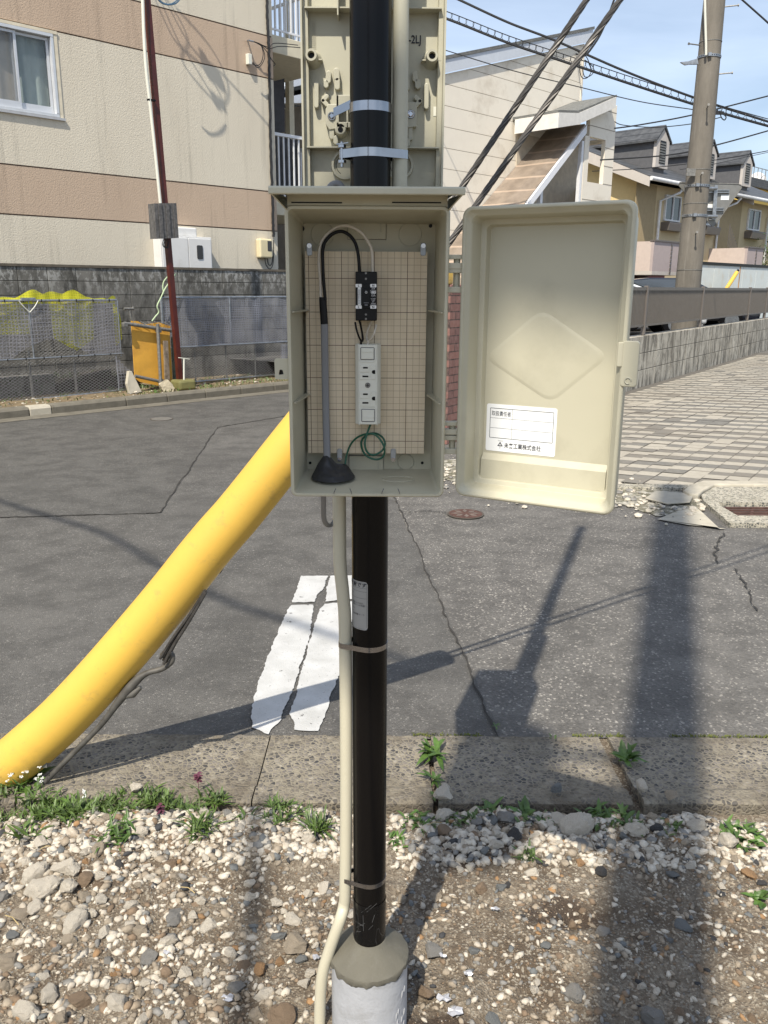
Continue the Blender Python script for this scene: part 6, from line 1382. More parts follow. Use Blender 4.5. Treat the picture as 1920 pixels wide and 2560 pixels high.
mb=MB(); mb.par(WR(s0_,.062,zF-.06),dR*(s1_-s0_),nR*.04,UP*.05); mb.par(WR(s0_,.062,zF-.60),dR*(s1_-s0_),nR*.04,UP*.03); mb.build('rails',M['brown'],bf)
mb=MB(); s_=s0_+.03
while s_<s1_-.05: mb.par(WR(s_,.07,zF-.57),dR*.030,nR*.010,UP*.51); s_+=.062
mb.build('slats',M['brown'],bf); mb=MB(); mb.par(WR(s0_+.03,.083,zF-.57),dR*(s1_-s0_-.06),nR*.006,UP*.51)
mb.build('backing_panel',M['brownb'],bf)
lot=MB(); lot.quad(WR(-3,.2,.36),WR(40,.2,.36),WR(40,40,.36),WR(-3,40,.36)); struct('parking_lot',lot,M['road3'],origin=(0,0,0))
lot=MB(); lot.par(WR(-3,.2,.0),dR*40,nR*.1,UP*.355); struct('lot_edge',lot,M['kerb'])
# ---- utility pole with step bolts
UY=17.6; pa_=Y(1734,560,UY)
up=thing('utility_pole',(pa_.x,UY,.18),'tall tapering concrete utility pole behind the brown fence','utility pole')
def ux(py): return Y(1786+(1734-1786)*py/560,py,UY)
z1=ux(0).z; z0=ux(700).z; xb=(ux(700).x); xt=ux(0).x
def upx(z): return xb+(xt-xb)*(z-z0)/(z1-z0)
def upr(z): return .262-.0100*z
q=NB('pole_concrete'); c=q.mix(q.ramp(q.noise(3,7,.7,q.map((1,1,.3))),(.35,0.),(.65,1.)),(.12,.108,.09),(.19,.172,.145)); c=q.mix(q.ramp(q.noise(5,6,.7,q.map((2,2,.12))),(.58,0.),(.72,.6)),c,(.27,.25,.22)); M['pconc']=q.out(c,.9); q.bump(q.noise(80,5),.003)
zsn=[.1,1,2,3,4,5,6,7,9,11]
mb=MB(); mb.tube([Vector((upx(z),UY,z)) for z in zsn],[upr(z) for z in zsn],32); mb.build('shaft',M['pconc'],up,smooth=True)
for (px,py,dx) in ((1812,18,1),(1738,114,-1),(1800,186,1),(1748,268,-2),(1719,438,-2),(1718,584,-2)):
    z=Y(px,py,UY-.3).z if dx==-2 else Y(px,py,UY).z; mb=MB()
    if dx==-2: a=Vector((upx(z)-.02,UY-upr(z)+.02,z)); b=a+Vector((-.05,-.22,.02))
    else: a=Vector((upx(z)+dx*(upr(z)-.02),UY-.02,z)); b=a+Vector((dx*.24,-.06,.01))
    mb.tube([a,b],.012,8); mb.tube([b,b+(b-a).normalized()*.02],.024,8); mb.build('step_bolt',M['galvdull'],up,smooth=True)
def band(py,h=.045,mat='galv',r=.012):
    z=ux(py).z; mb=MB(); mb.cyl((upx(z),UY,z-h/2),UP,upr(z)+r,h,32); return mb.build('band',M[mat],up,smooth=True),z
for py in (144,466,540): 
    o_,z=band(py); mb=MB()
    for k in range(14): a=R_(-160+140*k/13); c=Vector((upx(z)+(upr(z)+.013)*math.cos(a),UY+(upr(z)+.013)*math.sin(a),z)); mb.cyl(c-Vector((math.cos(a),math.sin(a),0))*.004,(math.cos(a),math.sin(a),0),.009,.006,8)
    mb.build('band_hole',M['plasticblack'],o_)
    mb=MB(); mb.par((upx(z)-upr(z)*.5,UY-upr(z)-.05,z-.03),(.06,0,0),(0,.06,0),(0,0,.06)); mb.build('clamp',M['galv'],o_)
for py in (106,426,510,675): band(py,.012,'galvdull',.006)
mb=MB(); P=[(1762,-20),(1763,40),(1765,110),(1765,138)]; mb.tube([Y(x,y,UY-.24) for x,y in P],.022,8); mb.build('white_cable_cover',M['offwhite'],up,smooth=True)
mb=MB(); P=[Y(x,y,UY-.1) for x,y in ((1702,155),(1720,153),(1744,146),(1746,160),(1725,160),(1714,162))]; mb.prism(P,(0,.06,0)); mb.build('arm_bracket',M['galv'],up)
mb=MB(); P=[Y(x,y,UY-.26) for x,y in ((1718,420),(1740,422),(1738,440),(1716,440))]; mb.prism(P,(0,.05,0)); mb.build('bolted_plate',M['galvdull'],up)
# ---- road sign seen from behind
SY=UY+.05
sgn=thing('road_sign',tuple(Y(1790,560,SY)),'grey back of a triangular road sign clamped to the utility pole','road sign')
q=[(1700,456),(1846,460),(1853,463),(1854,469),(1787,564),(1781,567),(1775,560),(1696,462)]
def ysg(x): return SY+.25-(x-1700)/150*.25
mb=MB(); P=[Y(x,y,SY+.22) for x,y in q]; mb.prism(P,(0,.004,0)); pln=mb.build('plate',plain('sign_back_grey',(.21,.21,.2),.5,.4,var=.1),sgn,bev=.001)
mb=MB(); P=[Y(x,y,SY+.217) for x,y in q]; mb.tube(P+[P[0]],.010,6); mb.build('rim',M['galvdull'],sgn)
for (x0_,x1_,y) in ((1762,1823,478),(1766,1809,523),(1772,1788,546)):
    mb=MB(); a=Y(x0_,y,SY+.19); b=Y(x1_,y,SY+.19)
    for dz in (-.028,.012): mb.box(a.x,b.x,SY+.17,SY+.215,a.z+dz,a.z+dz+.018)
    mb.build('rail',M['galv'],sgn)
mb=MB(); a=Y(1791,463,SY+.14); b=Y(1785,548,SY+.14); mb.prism([a-Vector((.035,0,0)),a+Vector((.035,0,0)),b+Vector((.035,0,0)),b-Vector((.035,0,0))],(0,.03,0)); mb.build('upright',M['galv'],sgn)
for py in (470,540): 
    a=Y(1748,py,SY); b=Y(1792,py+1,SY+.12); mb=MB(); mb.tube([a,b],.03,10); mb.build('arm',M['galv'],sgn,smooth=True)
for (x0_,y0_,x1_,y1_) in ((1803,487,1822,500),(1767,510,1782,519)): a=Y(x0_,y0_,SY+.213); b=Y(x1_,y1_,SY+.213); mb=MB(); mb.box(a.x,b.x,SY+.213,SY+.218,b.z,a.z); mb.build('paper_sticker',M['paper'],sgn)
# ---- beige siding house
HB=4.0
M['siding']=plain('cream_siding',(.80,.74,.63),.7,var=.03,sc=3,dirt=(.52,.45,.35),dsc=1.5); M['sidj']=plain('siding_joint',(.30,.26,.21),.8)
M['fascia']=plain('pale_fascia',(.56,.60,.66),.5,var=.04); M['slate']=None
q=NB('grey_slate_roof'); x,y,z=q.xyz(); c=q.mix(q.ramp(q.noise(9,5,.6,q.map((1,1,3))),(.35,0.),(.65,1.)),(.10,.105,.10),(.19,.19,.18)); M['slate']=q.out(c,.8); q.bump(q.noise(40,4),.01)
hb=thing('siding_house',tuple(W(14,HB+4,0)),'cream siding house with a single-pitch slate roof right of the meter box','house')
hA0=LA(1090,400,HB)[0]-3.2; hA1=(LA(1449,260,HB)[0]+LA(1465,97,HB)[0])/2; e0=LA(1113,185,HB); e1=LA(1449,112,HB); sl_=(e1[1]-e0[1])/(e1[0]-e0[0]); zA=lambda a:e0[1]+sl_*(a-e0[0])
BO=.455
mb=MB(); z=0.12; k=0
while z<zA(hA1):
    zt_=z+BO-.012
    # clip top against the slope
    a_s=hA0
    def cl(z_): return max(hA0,min(hA1,e0[0]+(z_-e0[1])/sl_))
    lo_=cl(z); hi_=cl(min(zt_,zA(hA1)))
    if lo_>=hA1-.01: break
    P=[(lo_,z),(hA1,z),(hA1,min(zt_,zA(hA1))),(hi_,min(zt_,zA(hA1)))]
    if lo_<=hA0+1e-6: 
        P=[(hA0,z),(hA1,z),(hA1,min(zt_,zA(hA1)))]
        if zt_<=zA(hA0): P.append((hA0,zt_))
        else: P+= [(hi_,zt_),(hA0,zA(hA0))]
    mb.prism([W(a,HB,zz__) for a,zz__ in P],nL*.04); z+=BO
mb.build('siding_wall',M['siding'],hb)
mb=MB(); P=[(hA0,.1),(hA1-.01,.1),(hA1-.01,zA(hA1)-.01),(hA0,zA(hA0)-.01)]; mb.prism([W(a,HB+.012,z_) for a,z_ in P],nL*7); mb.build('core',M['sidj'],hb)
mb=MB(); mb.lb(hA1-.06,hA1+.02,HB-.015,HB+7,.1,zA(hA1)-.03); mb.build('corner_trim',M['siding'],hb)
ee=LA(1465,97,HB-.3); oa=LA(1465,97,HB-.35)[0]
mb=MB(); P=[(hA0-.3,zA(hA0-.3)+.02),(hA1+.28,zA(hA1+.28)+.02),(hA1+.28,zA(hA1+.28)+.30),(hA0-.3,zA(hA0-.3)+.30)]; mb.prism([W(a,HB-.07,z_) for a,z_ in P],nL*.05); mb.build('fascia',M['fascia'],hb)
mb=MB(); P=[(hA0-.32,zA(hA0-.32)+.305),(hA1+.32,zA(hA1+.32)+.305),(hA1+.32,zA(hA1+.32)+.38),(hA0-.32,zA(hA0-.32)+.38)]; mb.prism([W(a,HB-.09,z_) for a,z_ in P],nL*7.2); mb.build('roof',M['slate'],hb)
# stair tower
SB=2.9
tw=thing('stair_porch',tuple(W(LA(1500,400,SB)[0],SB+.5,0)),'projecting porch with small slate roof and sloping brown canopy on the cream house','porch')
t1=LA(1535,380,SB)[0]; t0=LA(1472,400,SB)[0]; zt1=LA(1538,262,SB)[1]; zt0=LA(1472,293,SB)[1]
zo1=LA(1520,352,SB)[1]; zo0=LA(1520,463,SB)[1]; wo0=LA(1466,400,SB)[0]; wo1=LA(1511,400,SB)[0]; zo2=LA(1500,408,SB)[1]
tt=t0-1.2
mb=MB(); P=[(tt,LA(1402,322,SB)[1]),(t1,zo1+.0),(t1,zt1),(tt,zt1-(t1-tt)*.30)]
mb.prism([W(a,SB,z_) for a,z_ in [(t0-.05,zo1),(t1,zo1),(t1,zt1),(t0-.05,zt1-(t1-t0)*.35)]],nL*.12)
mb.lb(wo1,t1,SB,SB+.12,zo0,zo1-.0); mb.lb(wo0-.12,wo0+.10,SB,SB+.12,.1,zo1); mb.lb(wo0+.10,t1,SB,SB+.12,.1,zo0-.0)
mb.lb(t1-.12,t1,SB+.12,HB+.0,.1,zo0)
mb.lb(t1-.12,t1,SB+.12,HB,zo1,zo1+.1)
mb.build('wall',M['siding'],tw)
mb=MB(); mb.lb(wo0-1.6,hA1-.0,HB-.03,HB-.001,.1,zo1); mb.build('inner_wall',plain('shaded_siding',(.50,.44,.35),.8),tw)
mb=MB(); zz_=zo0-.455
while zz_<zt1:
    if not (zo0-.02<zz_<zo1-.02): mb.lb(wo0-.1,t1-.0,SB-.004,SB+.01,zz_,zz_+.018)
    else: mb.lb(wo1+.0,t1-.0,SB-.004,SB+.01,zz_,zz_+.018)
    zz_+=.455
mb.build('siding_joints',M['sidj'],tw)
# small roof
r0=LA(1350,292,SB-.25); r1=LA(1446,283,SB-.25); r2=LA(1542,243,SB-.25)
zr0=LA(1446,300,SB-.25)[1]; rs_=(r2[1]-r1[1])/(r2[0]-r1[0])
P0=W(LA(1350,300,SB-.2)[0],SB-.2,0); 
mb=MB(); aa0=LA(1350,305,SB-.25)[0]; 
mb.prism([W(r1[0]-.9,SB-.25,r1[1]-.9*.12),W(r1[0],SB-.25,r1[1]),W(r2[0],SB-.25,r2[1]),W(r2[0],SB-.25,r2[1]+.06),W(r1[0],SB-.25,r1[1]+.06),W(r1[0]-.9,SB-.25,r1[1]-.9*.12+.06)],nL*1.4); mb.build('slate_roof',M['slate'],tw)
mb=MB(); mb.prism([W(r1[0]-.9,SB-.27,r1[1]-.9*.12-.34),W(r1[0],SB-.27,r1[1]-.26),W(r2[0]-.05,SB-.27,r2[1]-.26),W(r2[0]-.05,SB-.27,r2[1]),W(r1[0],SB-.27,r1[1]),W(r1[0]-.9,SB-.27,r1[1]-.9*.12)],nL*1.3); mb.build('fascia',plain('white_fascia',(.68,.66,.62),.6,var=.08),tw)
# sloping canopy: inner edge on the wall, outer edge at SB-.1
CBb=SB-.05
i0=LP(1369,326,HB-.02); i1=LP(1221,500,HB-.02); o0=LP(1463,312,CBb); o1=LP(1322,497,CBb); di=(i1-i0); do=(o1-o0)
i2=i0+di*2.2; o2=o0+do*2.2
q=NB('brown_corrugated_canopy'); c=q.mix(q.ramp(q.noise(3,6,.6),(.35,0.),(.65,1.)),(.17,.135,.105),(.26,.21,.165)); w_=q.n.new('ShaderNodeTexWave'); w_.inputs['Scale'].default_value=.9; w_.inputs['Distortion'].default_value=.6; w_.bands_direction='Z'; q.ln(q.map((1,1,1)),w_.inputs[0]); c=q.mix(q.ramp(w_.outputs[0],(.0,.5),(.06,0.)),c,(.55,.42,.32)); M['canopy']=q.out(c,.5)
mb=MB(); nrm=(i2-i0).cross(o0-i0).normalized(); mb.prism([i0,o0,o2,i2],nrm*.03); mb.build('canopy',M['canopy'],tw)
mb=MB(); mb.prism([o0,o2,o2-UP*.20,o0-UP*.20],-nL*.06); mb.build('canopy_fascia',plain('white_paint',(.74,.75,.78),.5,var=.03),tw)
mb=MB()
for x in (1448,1352): 
    a=LA(x,450,CBb+.1)[0]; mb.lb(a-.05,a+.05,CBb+.05,CBb+.15,.1,LA(x+8,350 if x>1400 else 470,CBb)[1])
mb.build('post',M['rail'],tw)
# insulator + wires cluster on the house corner
mb=MB()
for pp in (((1451,140),(1449,175),(1456,195),(1470,193),(1478,175),(1470,150),(1463,138)),((1455,165),(1462,192),(1480,186),(1483,168),(1462,150)),((1445,125),(1455,150),(1470,155),(1480,180))):
    mb.tube(smooth_path([LP(*p,HB-.45) for p in pp],6),.012,5)
mb.tube([LP(1440,135,HB-.0),LP(1462,140,HB-.45)],.02,8); tag(mb.build('wire_cluster',M['cable'],smooth=True),'looping black wires on a hook at the top corner of the cream house','wires')
# small dark roofed house behind (seen left of the siding house and past the balconies)
mb=MB(); DHB=13; 
dh=thing('far_house',tuple(W(16,DHB,0)),'distant grey roofed house behind the cream siding house','house')
p=LA(1116,172,DHB); mb.prism([W(p[0]-9,DHB,p[1]-2.5),W(p[0]-4,DHB,p[1]+.6),W(p[0]+1.5,DHB,p[1]-.5),W(p[0]+1.5,DHB,p[1]-.8)],nL*5); mb.build('roof',M['fascia'],dh); mb=MB(); mb.lb(p[0]-8.5,p[0]+1.4,DHB+.3,DHB+5,0,p[1]-2.4); mb.build('wall',M['siding'],dh)
dh2=thing('far_house',tuple(LP(730,300,20)),'distant dark tiled house glimpsed under the upper balcony','house')
p=LA(700,242,20); p2=LA(760,262,20); mb=MB(); mb.prism([W(p[0]-2,20,p[1]+.4),W(p2[0]+3,20,p2[1]-.7),W(p2[0]+3,20,p2[1]-1.1),W(p[0]-2,20,p[1])],nL*6-UP*2); mb.build('roof',M['slate'],dh2); mb=MB(); mb.lb(p[0]-2,p2[0]+3,20.5,26,0,p[1]-1.2); mb.build('wall',plain('dark_wall',(.10,.10,.10),.9),dh2)
# ---- yellow houses with dark tiled roofs
q=NB('dark_roof_tiles'); x,y,z=q.xyz(); tl=q.math('LESS_THAN',q.math('PINGPONG',z,.11),.018); c=q.mix(q.ramp(q.noise(5,5),(.35,0.),(.65,1.)),(.045,.047,.05),(.085,.088,.092)); c=q.mix(q.math('MULTIPLY',tl,.7),c,(.015,.015,.017)); M['tile']=q.out(c,.55)
M['ochre']=plain('tan_render',(.58,.47,.29),.85,var=.06,sc=2); M['ochre2']=plain('shaded_tan_render',(.36,.28,.16),.85,var=.06); M['lemon']=plain('pale_yellow_siding',(.70,.55,.28),.8,var=.04); M['trim']=plain('pale_trim',(.50,.46,.42),.7,var=.05); M['gutw']=plain('white_gutter',(.72,.72,.72),.4)
M['pinkw']=plain('pinkish_panel',(.55,.46,.41),.8,var=.04,dirt=(.48,.39,.35)); M['mauve']=plain('mauve_panel',(.42,.35,.335),.8,var=.04)
q=NB('dark_window_glass'); M['glassd']=q.out((.05,.06,.07),.05,0,.9)
EB=5.36; FB2=6.0
def yhouse(ea0,ea1,ez,lab,wins,dorm,down,pans):
    h_=thing('tiled_house',tuple(W((ea0+ea1)/2,FB2+3,0)),lab,'house'); rise=.42; dp=4.6
    # roof prism running along dL
    mb=MB(); prof=[(EB,ez),(EB,ez+.10),(EB+dp,ez+.1+dp*rise),(EB+2*dp,ez+.1),(EB+2*dp,ez),(EB+dp,ez+dp*rise-.02)]
    mb.prism([W(ea0,b,z) for b,z in prof],dL*(ea1-ea0)); mb.build('roof',M['tile'],h_)
    mb=MB()
    for aa in (ea0-.03,ea1): mb.prism([W(aa,b,z) for b,z in [(EB-.02,ez-.25),(EB-.02,ez+.06),(EB+dp,ez+.08+dp*rise),(EB+2*dp,ez+.06),(EB+2*dp,ez-.25),(EB+dp,ez+dp*rise-.35)]],dL*.03)
    mb.build('bargeboard',M['trim'],h_)
    wa0_,wa1_=ea0+.5,ea1-.5
    mb=MB(); mb.prism([W(wa0_,b,z) for b,z in [(FB2,0),(FB2,ez-.03),(FB2,ez+.2),(EB+dp,ez+dp*rise-.1),(EB+2*dp-.6,ez+.2),(EB+2*dp-.6,0)]],dL*.12); mb.build('gable_wall',M['lemon'],h_)
    mb=MB(); mb.lb(wa0_+.12,wa1_,FB2+.002,EB+2*dp-.6,0,ez-.0); mb.build('wall',M['ochre'],h_)
    mb=MB(); mb.tube([W(ea0,EB-.06,ez+.02),W(ea1,EB-.06,ez+.02)],.075,10); g_=mb.build('gutter',M['gutw'],h_,smooth=True)
    for dpx in down:
        a=dpx; mb=MB(); mb.tube([W(a+.7,EB-.02,ez-.05),W(a+.6,EB+.1,ez-.25),W(a,FB2-.1,ez-.55),W(a,FB2-.1,.1)],.05,8); mb.build('downpipe',M['gutw'],h_,smooth=True)
    for (a0_,a1_,z0_,z1_,sill) in wins:
        mb=MB(); t=.06
        for r_ in ((a0_,a1_,z1_-t,z1_),(a0_,a1_,z0_,z0_+t),(a0_,a0_+t,z0_+t,z1_-t),(a1_-t,a1_,z0_+t,z1_-t),((a0_+a1_)/2-.03,(a0_+a1_)/2+.03,z0_+t,z1_-t)): mb.lb(r_[0]+.002,r_[1]-.002,FB2-.08,FB2+.0,r_[2]+.002,r_[3]-.002)
        w_=mb.build('window',M['gutw'],h_)
        mb=MB(); mb.lb(a0_+t,a1_-t,FB2-.04,FB2-.03,z0_+t,z1_-t); mb.build('pane',M['glassd'],w_)
        if sill: mb=MB(); mb.prism([W(a0_-.12,b,z) for b,z in [(FB2-.32,z0_-.36),(FB2-.36,z0_-.10),(FB2-.34,z0_-.06),(FB2-.0,z0_-.06),(FB2-.0,z0_-.36)]],dL*(a1_-a0_+.24)); mb.build('planter_box',M['brown2'],w_)
    for da in dorm:
        # louvred dormer: small gabled box pointing toward the viewer
        mb=MB(); w2=.48; zb_=ez+.75; zt_=zb_+1.25; b0_=EB+.85; b1_=EB+5.2; e_=zb_+.85
        mb.prism([W(da-w2,b0_,zb_-.1),W(da-w2,b0_,e_),W(da,b0_,zt_),W(da+w2,b0_,e_),W(da+w2,b0_,zb_-.1)],nL*.12); dm_=mb.build('dormer',M['trim'],h_)
        mb=MB(); mb.prism([W(da-w2+.04,b0_+.12,zb_-.3),W(da-w2+.04,b0_+.12,e_-.02),W(da,b0_+.12,zt_-.06),W(da+w2-.04,b0_+.12,e_-.02),W(da+w2-.04,b0_+.12,zb_-.3)],nL*(b1_-b0_-1.2)); mb.build('dormer_side',plain('dormer_grey',(.10,.10,.105),.7),dm_)
        mb=MB(); mb.prism([W(da-w2-.12,b0_-.05,e_-.08),W(da,b0_-.05,zt_+.06),W(da+w2+.12,b0_-.05,e_-.08),W(da+w2+.12,b0_-.05,e_-.01),W(da,b0_-.05,zt_+.14),W(da-w2-.12,b0_-.05,e_-.01)],nL*(b1_-b0_)); mb.build('dormer_roof',M['tile'],dm_)
        mb=MB()
        for k in range(8): z_=zb_+.08+k*.09; mb.lb(da-.22,da+.22,b0_-.03,b0_-.002,z_,z_+.05)
        mb.build('louvre',M['galvdull'],dm_)
        mb=MB(); mb.lb(da-.24,da+.24,b0_-.0018,b0_+.01,zb_+.04,zb_+.84); mb.build('vent_recess',M['plasticblack'],dm_)
    for (a0_,a1_,z0_,z1_) in pans:
        mb=MB(); mb.lb(a0_,a1_,FB2-1.6,FB2-1.5,z0_,z1_); p_=mb.build('parapet',M['mauve'],h_); mb=MB(); mb.lb(a0_,a0_+.1,FB2-1.5,FB2+.0,z0_,z1_); mb.build('parapet_side',M['pinkw'],h_)
        mb=MB(); mb.lb(a0_-.02,a1_+.02,FB2-1.64,FB2-1.46,z1_,z1_+.05); mb.build('parapet_cap',M['brown2'],h_)
        mb=MB(); am_=a0_+(a1_-a0_)*.55
        for k in range(8): mb.lb(am_-.05,am_+.05,FB2-1.62,FB2-1.6,z1_-.14-.13*k,z1_-.06-.13*k)
        mb.build('ornament',M['brown2'],p_)
        mb=MB(); mb.lb(a0_,a1_,FB2-1.6,FB2+.0,z0_-.12,z0_-.0); mb.build('deck',M['trim'],h_)
    return h_
def LF(px,py,b=FB2): return LA(px,py,b)
e=LA(1624,447,EB); ez=e[1]
e2=LA(1915,505,EB)
wA=[(LF(1661,500)[0],LF(1700,500)[0],LF(1661,552)[1],LF(1661,486)[1],True),(LF(1755,520)[0],LF(1770,520)[0]+.5,LF(1760,563)[1],LF(1760,505)[1],True)]
pb=FB2-1.6
pan=[(LA(1633,640,pb)[0]-.0,LA(1702,640,pb)[0]+.3,LA(1640,678,pb)[1],LA(1640,603,pb)[1])]
yhouse(e[0],e[0]+9.2,ez,'nearer tan and yellow house with dark tiled roof and louvred dormer behind the car park',wA,[LA(1655,400,EB+.85)[0],LA(1655,400,EB+.85)[0]+4.2],[LF(1640,560)[0],LF(1785,600)[0]],pan)
w2=[(LF(1866,560)[0],LF(1896,560)[0],LF(1868,575)[1],LF(1868,521)[1],True)]
hA=LA(1822,480,EB)[0]
pan2=[(LA(1868,640,pb)[0],LA(1907,640,pb)[0],LA(1870,660,pb)[1],LA(1870,619,pb)[1])]
yhouse(hA+.3,hA+8.5,ez,'second tan house with dark tiled roof and dormer at the right edge of the photo',w2,[LA(1868,440,EB+.85)[0]],[LF(1912,580)[0]],pan2)
# shade of the recessed stair bays put into flat bands of darker colour
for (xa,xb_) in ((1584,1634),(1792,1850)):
    a0_=LF(xa,550)[0]; a1_=LF(xb_,550)[0]; mb=MB(); mb.lb(a0_,a1_,FB2-.03,FB2-.003,.1,ez-.05); tag(mb.build('stair_bay',M['ochre2']),('left' if xa<1600 else 'right')+' stair bay of the tan houses as a flat band coloured for shade','wall')
mb=MB(); 
for k in range(16): a=LF(1792,600)[0]+k*.14; zt_=2.2+ez*.0+1.9-k*.12; mb.lb(a,a+.025,FB2-.5,FB2-.47,zt_-.9,zt_)
tag(mb.build('stair_railing',M['brown']),'dark sloping stair railing between the two tan houses','railing')
# tv antenna
mb=MB(); p=LA(1632,372,EB+4.6); b=EB+4.6; z0_=p[1]-.3; z1_=LA(1632,348,b)[1]; mb.tube([W(p[0],b,z0_),W(p[0],b,z1_)],.025,6); q0=LA(1609,350,b); q1_=LA(1650,351,b); mb.tube([W(q0[0],b,z1_-.04),W(q1_[0],b,z1_-.02)],.018,5)
for k in range(8): a=q0[0]+(q1_[0]-q0[0])*k/7; mb.tube([W(a,b-.3,z1_-.03),W(a,b+.3,z1_-.03)],.010,4)
tag(mb.build('tv_antenna',M['galv'],smooth=True),'thin television antenna on the dark tiled roof','antenna')
# far buildings at the right edge
fb=thing('far_building',tuple(LP(1890,480,30)),'distant bright yellow building with grey flat top and white dome','building')
p0=LA(1868,466,30); p1=LA(2000,500,30); mb=MB(); mb.lb(p0[0],p0[0]+16,30,40,0,p0[1]); mb.build('wall',plain('bright_yellow_render',(.72,.50,.12),.8),fb); mb=MB(); mb.lb(p0[0]-.5,p0[0]+16.5,29.5,40.5,p0[1],p0[1]+.9); mb.build('parapet',M['tile'],fb)
mb=MB(); c=LP(1893,452,31); 
mb.loops([[c+Vector((r*math.cos(2*math.pi*k/20),r*math.sin(2*math.pi*k/20),z_)) for k in range(20)] for r,z_ in ((1.0,-1.2),(1.0,.0),(.9,.4),(.55,.75),(.02,.95))],cap1=True); mb.build('dome',M['whitem'],fb,smooth=True)
mb=MB(); p=LP(1875,440,31)
for k in range(5): mb.lb(p0[0]+.3+k*1.1,p0[0]+.36+k*1.1,30,30.05,p0[1]+.9,p0[1]+2.1)
mb.lb(p0[0]+.3,p0[0]+8,30,30.05,p0[1]+2.1,p0[1]+2.16); mb.build('roof_railing',M['brown'],fb)
p0=LA(1772,430,40); p1=LA(1795,430,40); mb=MB(); mb.lb(p0[0],p1[0],40,46,0,LA(1780,417,40)[1]); tag(mb.build('far_tower',plain('salmon_render',(.52,.26,.18),.8)),'salmon coloured building top peeking over the tiled roof','building')
# white panel fence with yellow bar
WFB=3.2
mb=MB(); a0_=LA(1745,690,WFB)[0]; 
wf=thing('panel_fence',tuple(W(a0_+4,WFB,.2)),'long white metal panel fence with black cap behind the car park','fence')
zt_=LA(1800,664,WFB)[1]
for k in range(9): mb=MB(); a=a0_+k*1.25; mb.lb(a+.01,a+1.24,WFB,WFB+.04,.3,zt_); mb.build('panel',plain('pale_green_white_panel',(.62,.66,.64),.5,var=.04,dirt=(.55,.5,.4),dsc=2),wf)
mb=MB(); mb.lb(a0_-.05,a0_+11.5,WFB-.03,WFB+.07,zt_,zt_+.10); mb.build('cap_rail',M['plasticblack'],wf)
mb=MB(); 
x_=LA(1849,690,WFB-.01)[0]; mb.lb(x_-.03,x_+.05,WFB-.006,WFB-.001,.6,zt_); mb.build('rust_streak',plain('rust_stain',(.45,.24,.10),.8,var=.4,sc=8),wf)
mb=MB(); a=LP(1842,681,WFB-.5); b=LP(1816,722,WFB-.5); mb.tube([b+(b-a)*.6,a],.07,12); yb=thing('guy_guard',tuple(b),'slanting yellow guy wire guard in front of the white panel fence','cable guard'); mb.build('tube',M['yellow'],yb,smooth=True); mb=MB(); mb.tube([a,a+(a-b).normalized()*.12],.045,10); mb.build('end_cap',M['plasticblack'],yb,smooth=True)
# dark entrance under the first parapet, and hedge
mb=MB(); a0_=LA(1585,690,5.9)[0]; mb.lb(a0_-1,a0_+2.2,5.8,5.95,.1,LA(1600,680,5.9)[1]); tag(mb.build('garage_door',plain('maroon_door',(.06,.015,.015),.7)),'dark maroon entrance under the pink balcony parapet','door')
mb=MB()
for _ in range(2500): 
    c=LP(1960,640,4.5)+Vector((random.gauss(0,.35),random.gauss(0,.8),random.gauss(0,.45))); blade(mb,c,random.uniform(0,6.28),.14,.03,random.uniform(.1,1.3),.5,2)
tag(mb.build('hedge',M['leaf'],recalc=False),'dark green hedge at the far right edge beyond the panel fence','hedge')
